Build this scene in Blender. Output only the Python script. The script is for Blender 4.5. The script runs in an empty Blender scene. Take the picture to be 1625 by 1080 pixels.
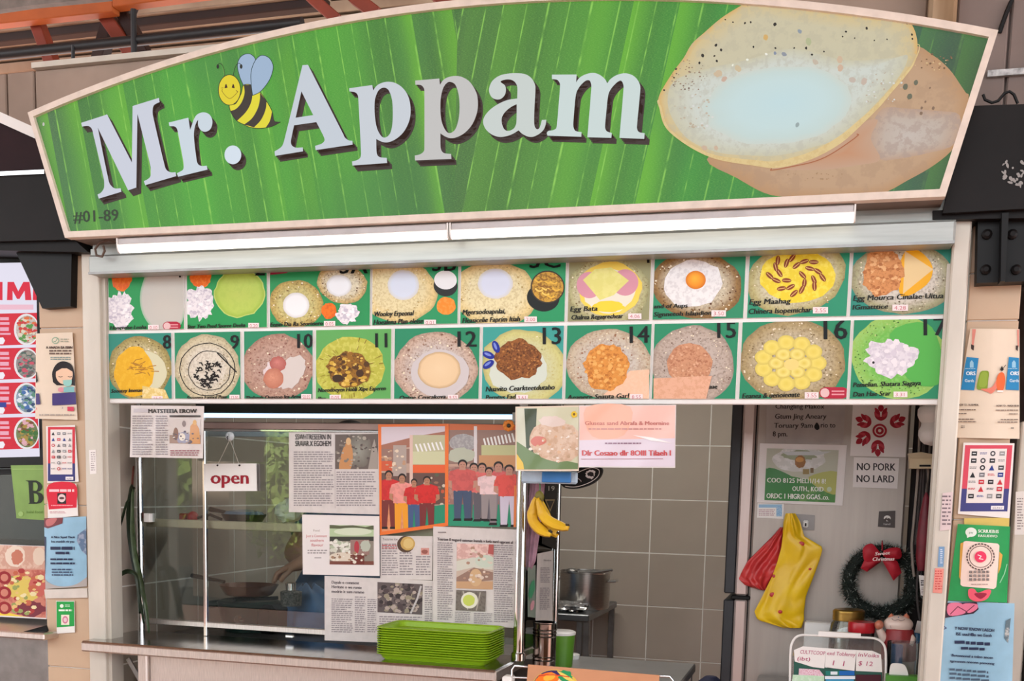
import bpy, bmesh, math, random
from mathutils import Vector as V, Matrix, geometry, noise
rnd = random.Random(11)
SC = bpy.context.scene
COL = SC.collection
# ---------------------------------------------------------------- camera (solved from the stall's own horizontals and verticals)
EYE = V((0, 0, 1.42)); F = 1734.0; CX, CY = 812.5, 973.0
_yw, _pt, _rl = .2790, -.1142, .0238
_f = V((-math.sin(_yw)*math.cos(_pt), math.cos(_yw)*math.cos(_pt), math.sin(_pt)))
_r = V((math.cos(_yw), math.sin(_yw), 0)); _u = _r.cross(_f)
RT = _r*math.cos(_rl)+_u*math.sin(_rl); UP = _u*math.cos(_rl)-_r*math.sin(_rl); FW = _f
cam_data = bpy.data.cameras.new('camera'); cam = bpy.data.objects.new('camera', cam_data); COL.objects.link(cam)
cam_data.sensor_width = 36; cam_data.lens = F/1625*36
cam_data.shift_x = 0; cam_data.shift_y = (CY-540)/1625
cam.matrix_world = Matrix(((RT.x, UP.x, -FW.x, EYE.x), (RT.y, UP.y, -FW.y, EYE.y), (RT.z, UP.z, -FW.z, EYE.z), (0, 0, 0, 1)))
SC.camera = cam
# ---------------------------------------------------------------- world, sun, exposure
W = bpy.data.worlds.new('world'); SC.world = W; W.use_nodes = True
bg = W.node_tree.nodes['Background']; bg.inputs[0].default_value = (.93, .96, 1, 1); bg.inputs[1].default_value = 3.3
sun_d = bpy.data.lights.new('sun', 'SUN'); sun_d.energy = 14.0; sun_d.angle = .02; sun_d.color = (1, .95, .86)
sun = bpy.data.objects.new('sun', sun_d); COL.objects.link(sun); sun.rotation_euler = (math.radians(-38), math.radians(14), 0)
SC.view_settings.view_transform = 'Standard'; SC.view_settings.look = 'None'
SC.view_settings.gamma = 1; SC.view_settings.use_curve_mapping = False; SC.view_settings.exposure = 0.0

# ---------------------------------------------------------------- helpers
def ray(px, py): return RT*((px-CX)/F) - UP*((py-CY)/F) + FW
def at(px, py, Y):            # the point of the plane y=Y seen there
    d = ray(px, py); return EYE + d*(Y/d.y)
def atz(px, py, z):
    d = ray(px, py); return EYE + d*((z-EYE.z)/d.z)
def atx(px, py, x):
    d = ray(px, py); return EYE + d*(x/d.x)
def lin(c):
    return tuple(((v/255)/12.92 if v/255 <= .04045 else ((v/255+.055)/1.055)**2.4) for v in c[:3])
BASE = {}
def tag(o, label=None, cat=None, group=None, kind=None):
    if label: o['label'] = label
    if cat: o['category'] = cat
    if group: o['group'] = group
    if kind: o['kind'] = kind
    return o
def thing(name, label, cat, loc, group=None):
    o = bpy.data.objects.new(name, None); COL.objects.link(o); o.location = loc; o.empty_display_size = .05
    BASE[o] = V(loc); return tag(o, label, cat, group)
def link(name, me, parent=None, base=None):
    o = bpy.data.objects.new(name, me); COL.objects.link(o)
    if parent is not None:
        o.parent = parent; BASE[o] = BASE[parent]
    else:
        BASE[o] = V(base) if base is not None else V((0, 0, 0)); o.location = BASE[o]
    return o
def copy_tree(o, off, parent=None):
    c = o.copy(); COL.objects.link(c)
    if parent is not None: c.parent = parent
    else: c.location = o.location + V(off)
    BASE[c] = BASE[o] + V(off)
    for ch in list(o.children): copy_tree(ch, off, c)
    return c
class MB:
    def __init__(s): s.v = []; s.f = []
    def add(s, vs, fs):
        n = len(s.v); s.v += [V(p) for p in vs]; s.f += [tuple(i+n for i in q) for q in fs]; return s
    def box(s, x0, x1, y0, y1, z0, z1, b=0.0):
        c = V(((x0+x1)/2, (y0+y1)/2, (z0+z1)/2)); return s.obox(c, (abs(x1-x0), abs(y1-y0), abs(z1-z0)), None, b)
    def obox(s, c, size, rot=None, b=0.0, seg=1):
        bm = bmesh.new(); bmesh.ops.create_cube(bm, size=1); bmesh.ops.scale(bm, vec=size, verts=bm.verts)
        if b > 0: bmesh.ops.bevel(bm, geom=bm.edges[:], offset=min(b, min(size)*.45), segments=seg, affect='EDGES', profile=.5)
        R = rot.to_3x3() if rot is not None else Matrix.Identity(3)
        bm.verts.index_update()
        s.add([R @ v.co + V(c) for v in bm.verts], [[v.index for v in f.verts] for f in bm.faces]); bm.free(); return s
    def bar(s, a, b, w, d, bev=0.0, upv=(0, 0, 1)):      # rectangular bar from a to b
        a, b = V(a), V(b); z = (b-a).normalized(); u = V(upv)
        if abs(z.dot(u)) > .95: u = V((0, 1, 0))
        x = u.cross(z).normalized(); y = z.cross(x)
        return s.obox((a+b)/2, (w, d, (b-a).length), Matrix((x, y, z)).transposed(), bev)
    def prism(s, pts, ext, holes=()):
        loops = [[V(p) for p in pts]]+[[V(p) for p in h] for h in holes]
        allp = [p for l in loops for p in l]; n = len(allp); e = V(ext)
        tr = geometry.tessellate_polygon(loops)
        fs = [tuple(t) for t in tr]+[tuple(i+n for i in reversed(t)) for t in tr]
        k = 0
        for l in loops:
            m = len(l)
            fs += [(k+i, k+(i+1) % m, k+(i+1) % m+n, k+i+n) for i in range(m)]; k += m
        return s.add(allp+[p+e for p in allp], fs)
    def tube(s, path, r, n=8, closed=False, cap=True):
        path = [V(p) for p in path]; m = len(path); rad = r if isinstance(r, (list, tuple)) else [r]*m
        vs = []; fs = []; px = None
        for i, p in enumerate(path):
            a = path[i-1] if (i or closed) else path[0]; b = path[(i+1) % m] if (i < m-1 or closed) else path[-1]
            t = (b-a).normalized()
            if px is None:
                u = V((0, 0, 1)) if abs(t.z) < .9 else V((1, 0, 0)); px = (u - t*u.dot(t)).normalized()
            else:
                px = (px - t*px.dot(t)).normalized()
            py = t.cross(px)
            vs += [p + (px*math.cos(2*math.pi*k/n) + py*math.sin(2*math.pi*k/n))*rad[i] for k in range(n)]
        for i in range(m if closed else m-1):
            j = (i+1) % m
            fs += [(i*n+k, i*n+(k+1) % n, j*n+(k+1) % n, j*n+k) for k in range(n)]
        if cap and not closed: fs += [tuple(reversed(range(n))), tuple((m-1)*n+k for k in range(n))]
        return s.add(vs, fs)
    def lathe(s, prof, c, n=32, axis=None, sx=1.0, sy=1.0):
        R = axis if axis is not None else Matrix.Identity(3); c = V(c); vs = []; fs = []; m = len(prof)
        for r, z in prof:
            vs += [c + R @ V((r*sx*math.cos(2*math.pi*k/n), r*sy*math.sin(2*math.pi*k/n), z)) for k in range(n)]
        for i in range(m-1): fs += [(i*n+k, i*n+(k+1) % n, (i+1)*n+(k+1) % n, (i+1)*n+k) for k in range(n)]
        if prof[0][0] > 1e-6: fs.append(tuple(reversed(range(n))))
        if prof[-1][0] > 1e-6: fs.append(tuple((m-1)*n+k for k in range(n)))
        return s.add(vs, fs)
    def ell(s, c, r, nu=20, nv=12, rot=None, dent=0.0):
        R = rot.to_3x3() if rot is not None else Matrix.Identity(3); vs = []; fs = []
        r = r if isinstance(r, (tuple, list)) else (r, r, r)
        for i in range(nv+1):
            a = math.pi*i/nv
            for k in range(nu):
                b = 2*math.pi*k/nu; p = V((math.sin(a)*math.cos(b), math.sin(a)*math.sin(b), math.cos(a)))
                q = 1+dent*noise.noise(p*2.3+V(c)*9)
                vs.append(V(c) + R @ V((p.x*r[0]*q, p.y*r[1]*q, p.z*r[2]*q)))
        for i in range(nv): fs += [(i*nu+k, (i+1)*nu+k, (i+1)*nu+(k+1) % nu, i*nu+(k+1) % nu) for k in range(nu)]
        return s.add(vs, fs)
    def grid(s, fn, nu, nv, wrap=False):
        vs = [fn(i/nu, j/nv) for j in range(nv+1) for i in range(nu+1)]
        fs = [(j*(nu+1)+i, j*(nu+1)+i+1, (j+1)*(nu+1)+i+1, (j+1)*(nu+1)+i) for j in range(nv) for i in range(nu)]
        return s.add(vs, fs)
    def build(s, name, m, parent=None, base=None, angle=35, label=None, kind=None, merge=False, fix=True):
        b = BASE[parent] if parent is not None else (V(base) if base is not None else V((0, 0, 0)))
        me = bpy.data.meshes.new(name); me.from_pydata([p-b for p in s.v], [], s.f)
        if fix or merge:
            bm = bmesh.new(); bm.from_mesh(me)
            if merge: bmesh.ops.remove_doubles(bm, verts=bm.verts, dist=1e-5)
            bmesh.ops.recalc_face_normals(bm, faces=bm.faces); bm.to_mesh(me); bm.free()
        me.shade_smooth(); me.set_sharp_from_angle(angle=math.radians(angle))
        me.materials.append(m); me.update()
        o = link(name, me, parent, base)
        if label: o['label'] = label
        if kind: o['kind'] = kind
        return o
# ---------------------------------------------------------------- materials
def nod(nt, t, **kw):
    n = nt.nodes.new(t)
    for k, v in kw.items(): setattr(n, k, v)
    return n
def mat(name, c, rough=.5, metal=0.0, var=.10, scale=14.0, bump=0.0, stretch=(1, 1, 1), coat=0.0, emit=0.0, spec=.5, c2=None, sheen=0.0):
    m = bpy.data.materials.new(name); m.use_nodes = True; nt = m.node_tree; B = nt.nodes['Principled BSDF']
    B.inputs['Roughness'].default_value = rough; B.inputs['Metallic'].default_value = metal
    B.inputs['Coat Weight'].default_value = coat; B.inputs['Specular IOR Level'].default_value = spec
    B.inputs['Sheen Weight'].default_value = sheen
    L = lin(c); tc = nod(nt, 'ShaderNodeTexCoord'); mp = nod(nt, 'ShaderNodeMapping'); mp.inputs['Scale'].default_value = stretch
    nz = nod(nt, 'ShaderNodeTexNoise'); nz.inputs['Scale'].default_value = scale; nz.inputs['Detail'].default_value = 4
    nt.links.new(tc.outputs['Object'], mp.inputs[0]); nt.links.new(mp.outputs[0], nz.inputs['Vector'])
    mr = nod(nt, 'ShaderNodeMapRange'); mr.inputs['From Min'].default_value = .3; mr.inputs['From Max'].default_value = .7
    nt.links.new(nz.outputs[0], mr.inputs[0])
    mx = nod(nt, 'ShaderNodeMix', data_type='RGBA')
    L2 = lin(c2) if c2 else tuple(v*(1-2*var) for v in L)
    mx.inputs[6].default_value = (*L, 1); mx.inputs[7].default_value = (*L2, 1)
    nt.links.new(mr.outputs[0], mx.inputs[0]); nt.links.new(mx.outputs[2], B.inputs['Base Color'])
    if bump:
        bp = nod(nt, 'ShaderNodeBump'); bp.inputs['Strength'].default_value = bump; bp.inputs['Distance'].default_value = .004
        nt.links.new(nz.outputs[0], bp.inputs['Height']); nt.links.new(bp.outputs[0], B.inputs['Normal'])
    if emit:
        B.inputs['Emission Color'].default_value = (*L, 1); B.inputs['Emission Strength'].default_value = emit
    return m
def glass_mat(name, tint, refl, rough=0.0, haze=0.0):
    m = bpy.data.materials.new(name); m.use_nodes = True; nt = m.node_tree; nt.nodes.remove(nt.nodes['Principled BSDF'])
    out = nt.nodes['Material Output']; tr = nod(nt, 'ShaderNodeBsdfTransparent'); tr.inputs[0].default_value = (*tint, 1)
    gl = nod(nt, 'ShaderNodeBsdfGlossy'); gl.inputs['Roughness'].default_value = rough
    lw = nod(nt, 'ShaderNodeFresnel'); lw.inputs['IOR'].default_value = 1.5
    mr = nod(nt, 'ShaderNodeMapRange'); mr.inputs['From Min'].default_value = .04; mr.inputs['From Max'].default_value = 1
    mr.inputs['To Min'].default_value = refl; mr.inputs['To Max'].default_value = 1
    mx = nod(nt, 'ShaderNodeMixShader'); nt.links.new(lw.outputs[0], mr.inputs[0]); nt.links.new(mr.outputs[0], mx.inputs[0])
    src = tr
    if haze:
        df = nod(nt, 'ShaderNodeBsdfDiffuse'); df.inputs[0].default_value = (.8, .8, .8, 1); m2 = nod(nt, 'ShaderNodeMixShader')
        m2.inputs[0].default_value = haze; nt.links.new(tr.outputs[0], m2.inputs[1]); nt.links.new(df.outputs[0], m2.inputs[2]); src = m2
    nt.links.new(src.outputs[0], mx.inputs[1]); nt.links.new(gl.outputs[0], mx.inputs[2]); nt.links.new(mx.outputs[0], out.inputs[0])
    return m
def print_mat(name, rough, emit=0.0, coat=0.0, spec=.3):
    m = bpy.data.materials.new(name); m.use_nodes = True; nt = m.node_tree; B = nt.nodes['Principled BSDF']
    B.inputs['Roughness'].default_value = rough; B.inputs['Coat Weight'].default_value = coat; B.inputs['Coat Roughness'].default_value = .06; B.inputs['Specular IOR Level'].default_value = spec
    a = nod(nt, 'ShaderNodeAttribute', attribute_name='Col'); b = nod(nt, 'ShaderNodeAttribute', attribute_name='Col2')
    t = nod(nt, 'ShaderNodeAttribute', attribute_name='Tex'); sp = nod(nt, 'ShaderNodeSeparateColor')
    nt.links.new(t.outputs['Color'], sp.inputs[0])
    ge = nod(nt, 'ShaderNodeNewGeometry'); ml = nod(nt, 'ShaderNodeMath', operation='MULTIPLY'); ml.inputs[1].default_value = 1000
    nt.links.new(sp.outputs[0], ml.inputs[0])
    nz = nod(nt, 'ShaderNodeTexNoise'); nz.inputs['Detail'].default_value = 3; nz.inputs['Roughness'].default_value = .65
    nt.links.new(ge.outputs['Position'], nz.inputs['Vector']); nt.links.new(ml.outputs[0], nz.inputs['Scale'])
    mr = nod(nt, 'ShaderNodeMapRange', interpolation_type='SMOOTHSTEP'); mr.inputs['From Min'].default_value = .46; mr.inputs['From Max'].default_value = .60
    nt.links.new(nz.outputs[0], mr.inputs[0])
    am = nod(nt, 'ShaderNodeMath', operation='MULTIPLY'); nt.links.new(mr.outputs[0], am.inputs[0]); nt.links.new(b.outputs['Alpha'], am.inputs[1])
    mx = nod(nt, 'ShaderNodeMix', data_type='RGBA'); nt.links.new(am.outputs[0], mx.inputs[0])
    nt.links.new(a.outputs['Color'], mx.inputs[6]); nt.links.new(b.outputs['Color'], mx.inputs[7])
    if emit:
        B.inputs['Base Color'].default_value = (.02, .02, .02, 1); B.inputs['Specular IOR Level'].default_value = .12
        nt.links.new(mx.outputs[2], B.inputs['Emission Color']); B.inputs['Emission Strength'].default_value = emit
    else:
        nt.links.new(mx.outputs[2], B.inputs['Base Color'])
    return m
# ---------------------------------------------------------------- flat print: coloured shapes lying on a sheet, drawn in the frame of the sheet
_gl = {}
def _tmesh(body):
    cu = bpy.data.curves.new('t', 'FONT'); cu.body = body; cu.resolution_u = 2; cu.size = 1
    ob = bpy.data.objects.new('t', cu); me = bpy.data.meshes.new_from_object(ob)
    vs = [(v.co.x, v.co.y) for v in me.vertices]; me.calc_loop_triangles(); ts = [tuple(t.vertices) for t in me.loop_triangles]
    bpy.data.objects.remove(ob); bpy.data.curves.remove(cu); bpy.data.meshes.remove(me); return vs, ts
def glyph(ch):
    if ch not in _gl:
        if ch == ' ': _gl[ch] = ([], [], .28)
        else:
            vs, ts = _tmesh(ch); a = max(x for x, y in _tmesh(ch+'|')[0]); b = max(x for x, y in _tmesh('|')[0]); _gl[ch] = (vs, ts, a-b)
    return _gl[ch]
def catmull(pts, closed=True, sub=4):
    n = len(pts); out = []
    for i in range(n if closed else n-1):
        p1 = pts[i]; p2 = pts[(i+1) % n]; out.append((p1[0], p1[1]))
        s1 = len(p1) > 2; s2 = len(p2) > 2
        if not (s1 or s2): continue
        p0 = pts[i-1]; p3 = pts[(i+2) % n]
        t1 = ((p2[0]-p0[0])/2, (p2[1]-p0[1])/2) if s1 else (p2[0]-p1[0], p2[1]-p1[1])
        t2 = ((p3[0]-p1[0])/2, (p3[1]-p1[1])/2) if s2 else (p2[0]-p1[0], p2[1]-p1[1])
        d = math.hypot(p2[0]-p1[0], p2[1]-p1[1])
        def cl(t):
            l = math.hypot(*t); k = min(1, 1.2*d/l) if l > 0 else 1; return (t[0]*k, t[1]*k)
        t1, t2 = cl(t1), cl(t2)
        for k in range(1, sub):
            t = k/sub; h1 = 2*t**3-3*t*t+1; h2 = t**3-2*t*t+t; h3 = -2*t**3+3*t*t; h4 = t**3-t*t
            out.append(tuple(h1*p1[a]+h2*t1[a]+h3*p2[a]+h4*t2[a] for a in (0, 1)))
    if not closed: out.append(pts[-1][:2])
    return out
class Print:
    def __init__(s, Y, fn=None, off=.0012, step=.00004):
        s.T = []; s.n = 0; s.clip = None; s.off = off; s.step = step; s.fn = fn or (lambda x, y, o: at(x, y, Y-o)); s.xf = None; s.sub = None
    def tri(s, pts, tex):
        if s.xf: pts = [(*s.xf(p[0], p[1]), p[2]) for p in pts]
        poly = pts
        if s.clip:
            q = s.clip; k = len(q)
            for i in range(k):
                a, b = q[i], q[(i+1) % k]; out = []
                sd = lambda p: (b[0]-a[0])*(p[1]-a[1])-(b[1]-a[1])*(p[0]-a[0])
                for j in range(len(poly)):
                    p, r = poly[j], poly[(j+1) % len(poly)]; d0, d1 = sd(p), sd(r)
                    if d0 >= 0: out.append(p)
                    if (d0 >= 0) != (d1 >= 0):
                        t = d0/(d0-d1); out.append((p[0]+(r[0]-p[0])*t, p[1]+(r[1]-p[1])*t, tuple(p[2][m]+(r[2][m]-p[2][m])*t for m in range(3))))
                poly = out
                if len(poly) < 3: return
        if s.sub:
            st = [(poly[0], poly[i], poly[i+1]) for i in range(1, len(poly)-1)]
            while st:
                t = st.pop(); e = [math.hypot(t[i][0]-t[(i+1) % 3][0], t[i][1]-t[(i+1) % 3][1]) for i in range(3)]; m = max(e)
                if m <= s.sub: s.T.append((t, tex, s.n)); continue
                i = e.index(m); a, b, c = t[i], t[(i+1) % 3], t[(i+2) % 3]
                h = ((a[0]+b[0])/2, (a[1]+b[1])/2, tuple((a[2][k]+b[2][k])/2 for k in range(3))); st += [(a, h, c), (h, b, c)]
            return
        s.T.append((poly, tex, s.n))
    def tex(s, c, kw): return (lin(kw['c2']) if kw.get('c2') else c, kw.get('amt', .0 if not kw.get('c2') else .8), kw.get('sc', 120))
    def poly(s, pts, c, holes=(), smooth=False, **kw):
        L = lin(c); tx = s.tex(L, kw); s.n += 1
        if smooth or any(len(p) > 2 for p in pts): pts = catmull([(*p[:2], 1) for p in pts] if smooth else pts)
        loops = [[V((p[0], p[1], 0)) for p in pts]]+[[V((p[0], p[1], 0)) for p in catmull(h)] for h in holes]
        fl = [p for l in loops for p in l]
        for t in geometry.tessellate_polygon(loops): s.tri([(fl[i].x, fl[i].y, L) for i in t], tx)
    def rect(s, x0, y0, x1, y1, c, **kw): s.poly([(x0, y0), (x1, y0), (x1, y1), (x0, y1)], c, **kw)
    def outline(s, cx, cy, rx, ry, rot=0, jag=0.0, n=36, sq=0):
        o = []; k = rnd.random()*99
        for i in range(n):
            a = 2*math.pi*i/n; q = 1+jag*noise.noise(V((math.cos(a)*3, math.sin(a)*3, k)))+jag*.6*noise.noise(V((math.cos(a)*9, math.sin(a)*9, k)))
            x, y = rx*q*math.cos(a), ry*q*math.sin(a)
            o.append((cx+x*math.cos(rot)-y*math.sin(rot), cy+x*math.sin(rot)+y*math.cos(rot)))
        return o
    def ell(s, cx, cy, rx, ry, c, rot=0, jag=0.0, n=28, **kw): s.rad(s.outline(cx, cy, rx, ry, rot, jag, n), (cx, cy), [(0, c), (1, c)], **kw)
    def rad(s, out, ctr, stops, **kw):                 # nested outlines with blended ink
        s.n += 1; n = len(out); L0 = lin(stops[0][1]); tx = s.tex(L0, kw)
        P = lambda i, t: (ctr[0]+(out[i][0]-ctr[0])*t, ctr[1]+(out[i][1]-ctr[1])*t)
        for (t0, c0), (t1, c1) in zip(stops, stops[1:]):
            a, b = lin(c0), lin(c1)
            for i in range(n):
                j = (i+1) % n
                if t0 > 0:
                    s.tri([(*P(i, t0), a), (*P(i, t1), b), (*P(j, t1), b)], tx); s.tri([(*P(i, t0), a), (*P(j, t1), b), (*P(j, t0), a)], tx)
                else: s.tri([(*ctr, a), (*P(i, t1), b), (*P(j, t1), b)], tx)
    def grad(s, q, cs, **kw):                           # four corners, four inks
        s.n += 1; L = [lin(c) for c in cs]; tx = s.tex(L[0], kw)
        s.tri([(*q[i], L[i]) for i in (0, 1, 2)], tx); s.tri([(*q[i], L[i]) for i in (0, 2, 3)], tx)
    def line(s, pts, w, c, closed=False, smooth=False):
        if smooth: pts = catmull([(*p, 1) for p in pts], closed)
        L = lin(c); tx = s.tex(L, {}); s.n += 1; m = len(pts)
        for i in range(m if closed else m-1):
            a, b = pts[i], pts[(i+1) % m]; d = math.hypot(b[0]-a[0], b[1]-a[1]) or 1e-6
            nx, ny = -(b[1]-a[1])/d*w/2, (b[0]-a[0])/d*w/2; ex, ey = (b[0]-a[0])/d*w*.3, (b[1]-a[1])/d*w*.3
            q = [(a[0]+nx-ex, a[1]+ny-ey), (b[0]+nx+ex, b[1]+ny+ey), (b[0]-nx+ex, b[1]-ny+ey), (a[0]-nx-ex, a[1]-ny-ey)]
            s.tri([(*q[k], L) for k in (0, 1, 2)], tx); s.tri([(*q[k], L) for k in (0, 2, 3)], tx); s.n += .1
    def text(s, t, x, y, h, c, w=None, rot=0, shear=0, bold=0, anchor='l', squash=1.0):
        L = lin(c); tx = s.tex(L, {}); s.n += 1; k = h/.70; wid = sum(glyph(ch)[2] for ch in t)*k*squash
        sx = k*squash*(w/wid if w else 1); tot = w or wid
        ca, sa = math.cos(rot), math.sin(rot); pen = {'l': 0, 'c': -tot/2, 'r': -tot}[anchor]
        for ch in t:
            vs, ts, adv = glyph(ch)
            for d in ([0] if not bold else [-bold, bold]):
                for q in ts:
                    pts = []
                    for i in q:
                        X = pen+vs[i][0]*sx+vs[i][1]*k*shear+d; Yv = -vs[i][1]*k
                        pts.append((x+X*ca-Yv*sa, y+X*sa+Yv*ca, L))
                    s.tri(pts, tx)
                s.n += .1
            pen += adv*sx
    def words(s, x0, y0, x1, y1, rows, c, fill=.55, last=.7, slope=0.0):
        L = lin(c); tx = s.tex(L, {}); s.n += 1; ph = (y1-y0)/rows
        for r in range(rows):
            x = x0; y = y0+r*ph; end = x1-(x1-x0)*(rnd.random()*.1 if r % 6 < 5 else 1-last)
            while x < end:
                w = min(rnd.uniform(.8, 4.2)*ph*fill+.8, end-x); o = (x-x0)*slope
                q = [(x, y+o), (x+w, y+o), (x+w, y+ph*fill+o), (x, y+ph*fill+o)]
                s.tri([(*q[k], L) for k in (0, 1, 2)], tx); s.tri([(*q[k], L) for k in (0, 2, 3)], tx); x += w+ph*.3
    def scatter(s, cx, cy, rx, ry, n, r, cols, inner=0.0, lo=.5):
        s.n += 1
        for i in range(n):
            a = rnd.random()*6.283; q = math.sqrt(rnd.uniform(inner**2, 1)); c = lin(rnd.choice(cols)); tx = s.tex(c, {})
            x, y = cx+rx*q*math.cos(a), cy+ry*q*math.sin(a); rr = r*rnd.uniform(lo, 1.3); k = rnd.random()*3; e = rnd.uniform(.5, 1)
            o = [(x+rr*math.cos(k+m*1.0472), y+rr*e*math.sin(k+m*1.0472)) for m in range(6)]
            for m in range(1, 5): s.tri([(*o[0], c), (*o[m], c), (*o[m+1], c)], tx)
            s.n += .2
    def build(s, name, m, parent, label=None):
        b = BASE[parent]; vs = []; fs = []; c1 = []; c2 = []; c3 = []
        for poly, (k2, amt, sc), n in s.T:
            i0 = len(vs); o = s.off+n*s.step
            for p in poly:
                vs.append(s.fn(p[0], p[1], o)-b); c1 += [*p[2], 1]; c2 += [*k2, amt]; c3 += [sc/1000, 0, 0, 1]
            fs.append(tuple(range(i0, i0+len(poly))))
        me = bpy.data.meshes.new(name); me.from_pydata(vs, [], fs)
        for nm, dat in (('Col', c1), ('Col2', c2), ('Tex', c3)):
            at_ = me.attributes.new(nm, 'FLOAT_COLOR', 'CORNER'); at_.data.foreach_set('color', dat)
        me.materials.append(m); me.update(); o = link(name, me, parent)
        if label: o['label'] = label
        return o
# ---------------------------------------------------------------- materials in use
STEEL = mat('brushed_steel', (196, 192, 188), .28, 1, .10, 30, .05, (1, 1, 14))
STEELH = mat('brushed_steel_flat', (226, 218, 212), .36, 1, .10, 30, .05, (14, 1, 1))
DKSTEEL = mat('dull_steel', (150, 148, 146), .38, .9, .14, 18, .05)
FRIDGE = mat('fridge_steel', (172, 163, 155), .42, .55, .05, 6, .03, (8, 8, .6))
STEELT = mat('counter_steel', (168, 164, 160), .17, 1, .12, 10, .04, (6, 1, 1))
CHROME = mat('chrome', (225, 225, 225), .10, 1, .03)
ALU = mat('painted_aluminium', (214, 207, 194), .45, .15, .10, 9, .06, (1, 1, .3))
HEADER = mat('header_aluminium', (176, 180, 176), .38, .35, .10, 12, .05, (.4, 1, 6))
CREAMF = mat('cream_sign_frame', (230, 216, 202), .5, 0, .08, 30)
BLACKP = mat('black_fascia_paint', (25, 22, 22), .5, 0, .25, 6, .05, spec=.2)
BLACK = mat('black_plastic', (15, 15, 16), .45, 0, .1, spec=.25)
BTILE = mat('beige_pillar_tile', (205, 176, 146), .45, 0, .07, 5)
GTILE = mat('grey_wall_tile', (182, 171, 159), .16, 0, .05, 3, coat=.3)
GROUT = mat('pale_grout', (244, 242, 236), .8)
WALLP = mat('wall_plaster_beige', (176, 154, 138), .8, 0, .18, 3, .1)
WALLG = mat('wall_plaster_grey', (136, 122, 116), .85, 0, .12, 4, .1)
ROOF = mat('roof_sheet', (182, 162, 140), .7, 0, .16, 4, c2=(140, 116, 98))
ORANGE = mat('orange_primer', (196, 98, 38), .55, 0, .12, 8)
REDOX = mat('red_oxide_paint', (150, 62, 40), .55, 0, .18, 8)
DKBROWN = mat('dark_brown_paint', (52, 30, 26), .6, 0, .2, 8)
PIPE = mat('black_pipe', (30, 30, 34), .45, 0, .15)
FLOOR = mat('terracotta_floor', (186, 140, 122), .5, 0, .12, 3)
CEIL = mat('stall_ceiling', (190, 186, 178), .8)
PAPER = mat('paper', (236, 232, 228), .55, 0, .02, 30)
PAPERG = mat('newsprint', (214, 206, 202), .35, 0, .05, 40, coat=.25)
CREAMP = mat('cream_paper', (230, 214, 192), .55, 0, .02, 30)
LAMI = mat('laminated_paper', (232, 226, 224), .2, 0, .03, 10, .25, coat=.4)
WHITEP = mat('white_plastic', (236, 234, 230), .3, 0, .03)
GREENP = mat('green_tray_plastic', (140, 180, 24), .32, 0, .04, 20)
PR = print_mat('print_matt', .5); PG = print_mat('print_gloss', .3, coat=.35)
PM = print_mat('print_menu', .35, coat=.08, spec=.15); PL = print_mat('print_backlit', .4, emit=.95); PLS = print_mat('print_sign_backlit', .35, emit=.86)
GLASS = glass_mat('clear_glass', (.90, .95, .94), .06)
CLEAR = glass_mat('clear_plastic', (.90, .92, .92), .06, .05, .03)
JARG = glass_mat('jar_glass', (.88, .90, .86), .10, .02, .05)
LAMP = mat('lamp_diffuser', (255, 250, 240), .4, emit=3.2)
LAMPIN = mat('inner_lamp_diffuser', (176, 214, 245), .4, emit=2.2)
# ---------------------------------------------------------------- the setting
def struct(mb, name, m, **kw): o = mb.build(name, m, **kw); o['kind'] = 'structure'; return o
XL, XR, YB = -2.272, .52, 5.2
struct(MB().box(-14, 9, -16, 9, -.05, 0), 'floor', FLOOR)
struct(MB().box(XL-.1, XR+.06, 3.04, YB+.1, 2.22, 2.36), 'ceiling_stall', CEIL)
def tilewall(name, ax, c, u0, nu, z0, nz, p, ph, m, thick, u_end=None, z_end=None, proto={}):
    """a wall of separate tiles standing proud of pale grout"""
    g = .0026
    o = MB()
    if ax == 'y': o.box(u0-.02, u0+nu*p+.02, c+.0012, c+.08, z0, z0+nz*ph)
    else: o.box(c-.08, c-.0012, u0-.02, u0+nu*p+.02, z0, z0+nz*ph)
    w = struct(o, name, GROUT)
    b = MB()
    if ax == 'y': b.box(g, p-g, 0, thick, g, ph-g, .0008)
    else: b.box(-thick, 0, g, p-g, g, ph-g, .0008)
    first = b.build('tile', m, w); me = first.data
    for i in range(nu):
        for j in range(nz):
            q = first if i == j == 0 else link('tile', me, w)
            jit = rnd.uniform(-.0004, .0004)
            q.location = (u0+i*p, c+jit, z0+j*ph) if ax == 'y' else (c+jit, u0+i*p, z0+j*ph)
    return w
tilewall('wall_back', 'y', YB, -.55-.264*7, 11, .617-.255*2, 8, .264, .255, GTILE, .008)
tilewall('wall_left', 'x', XL, 3.09, 8, 1.06-.265*4, 9, .265, .265, GTILE, .008)
struct(MB().box(XR, XR+.06, 3.06, YB+.1, 0, 2.36), 'wall_right', WALLG)
# left and right pillars, faced with beige tiles
def pillar(name, x0, x1, y0, y1, joints):
    w = struct(MB().box(x0+.002, x1-.002, y0+.006, y1, 0, 2.30), name, GROUT)
    for a, b in zip(joints, joints[1:]): MB().box(x0, x1, y0, y0+.03, a+.0015, b-.0015, .002).build('tile', BTILE, w)
    return w
lx0 = at(72, 900, 3.0).x; lx1 = at(136, 600, 3.0).x
pillar('wall_pillar_left', lx0, lx1, 3.0, 3.26, [at(100, y, 3).z for y in (1300, 1058, 801, 520, 380)]+[2.3])
rx0 = at(1538, 480, 3.0).x; rx1 = at(1621, 480, 3.0).x
pillar('wall_pillar_right', rx0, rx1, 3.02, 3.3, [at(1580, y, 3).z for y in (1330, 1080, 826, 610, 506, 430)]+[2.3])
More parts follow.
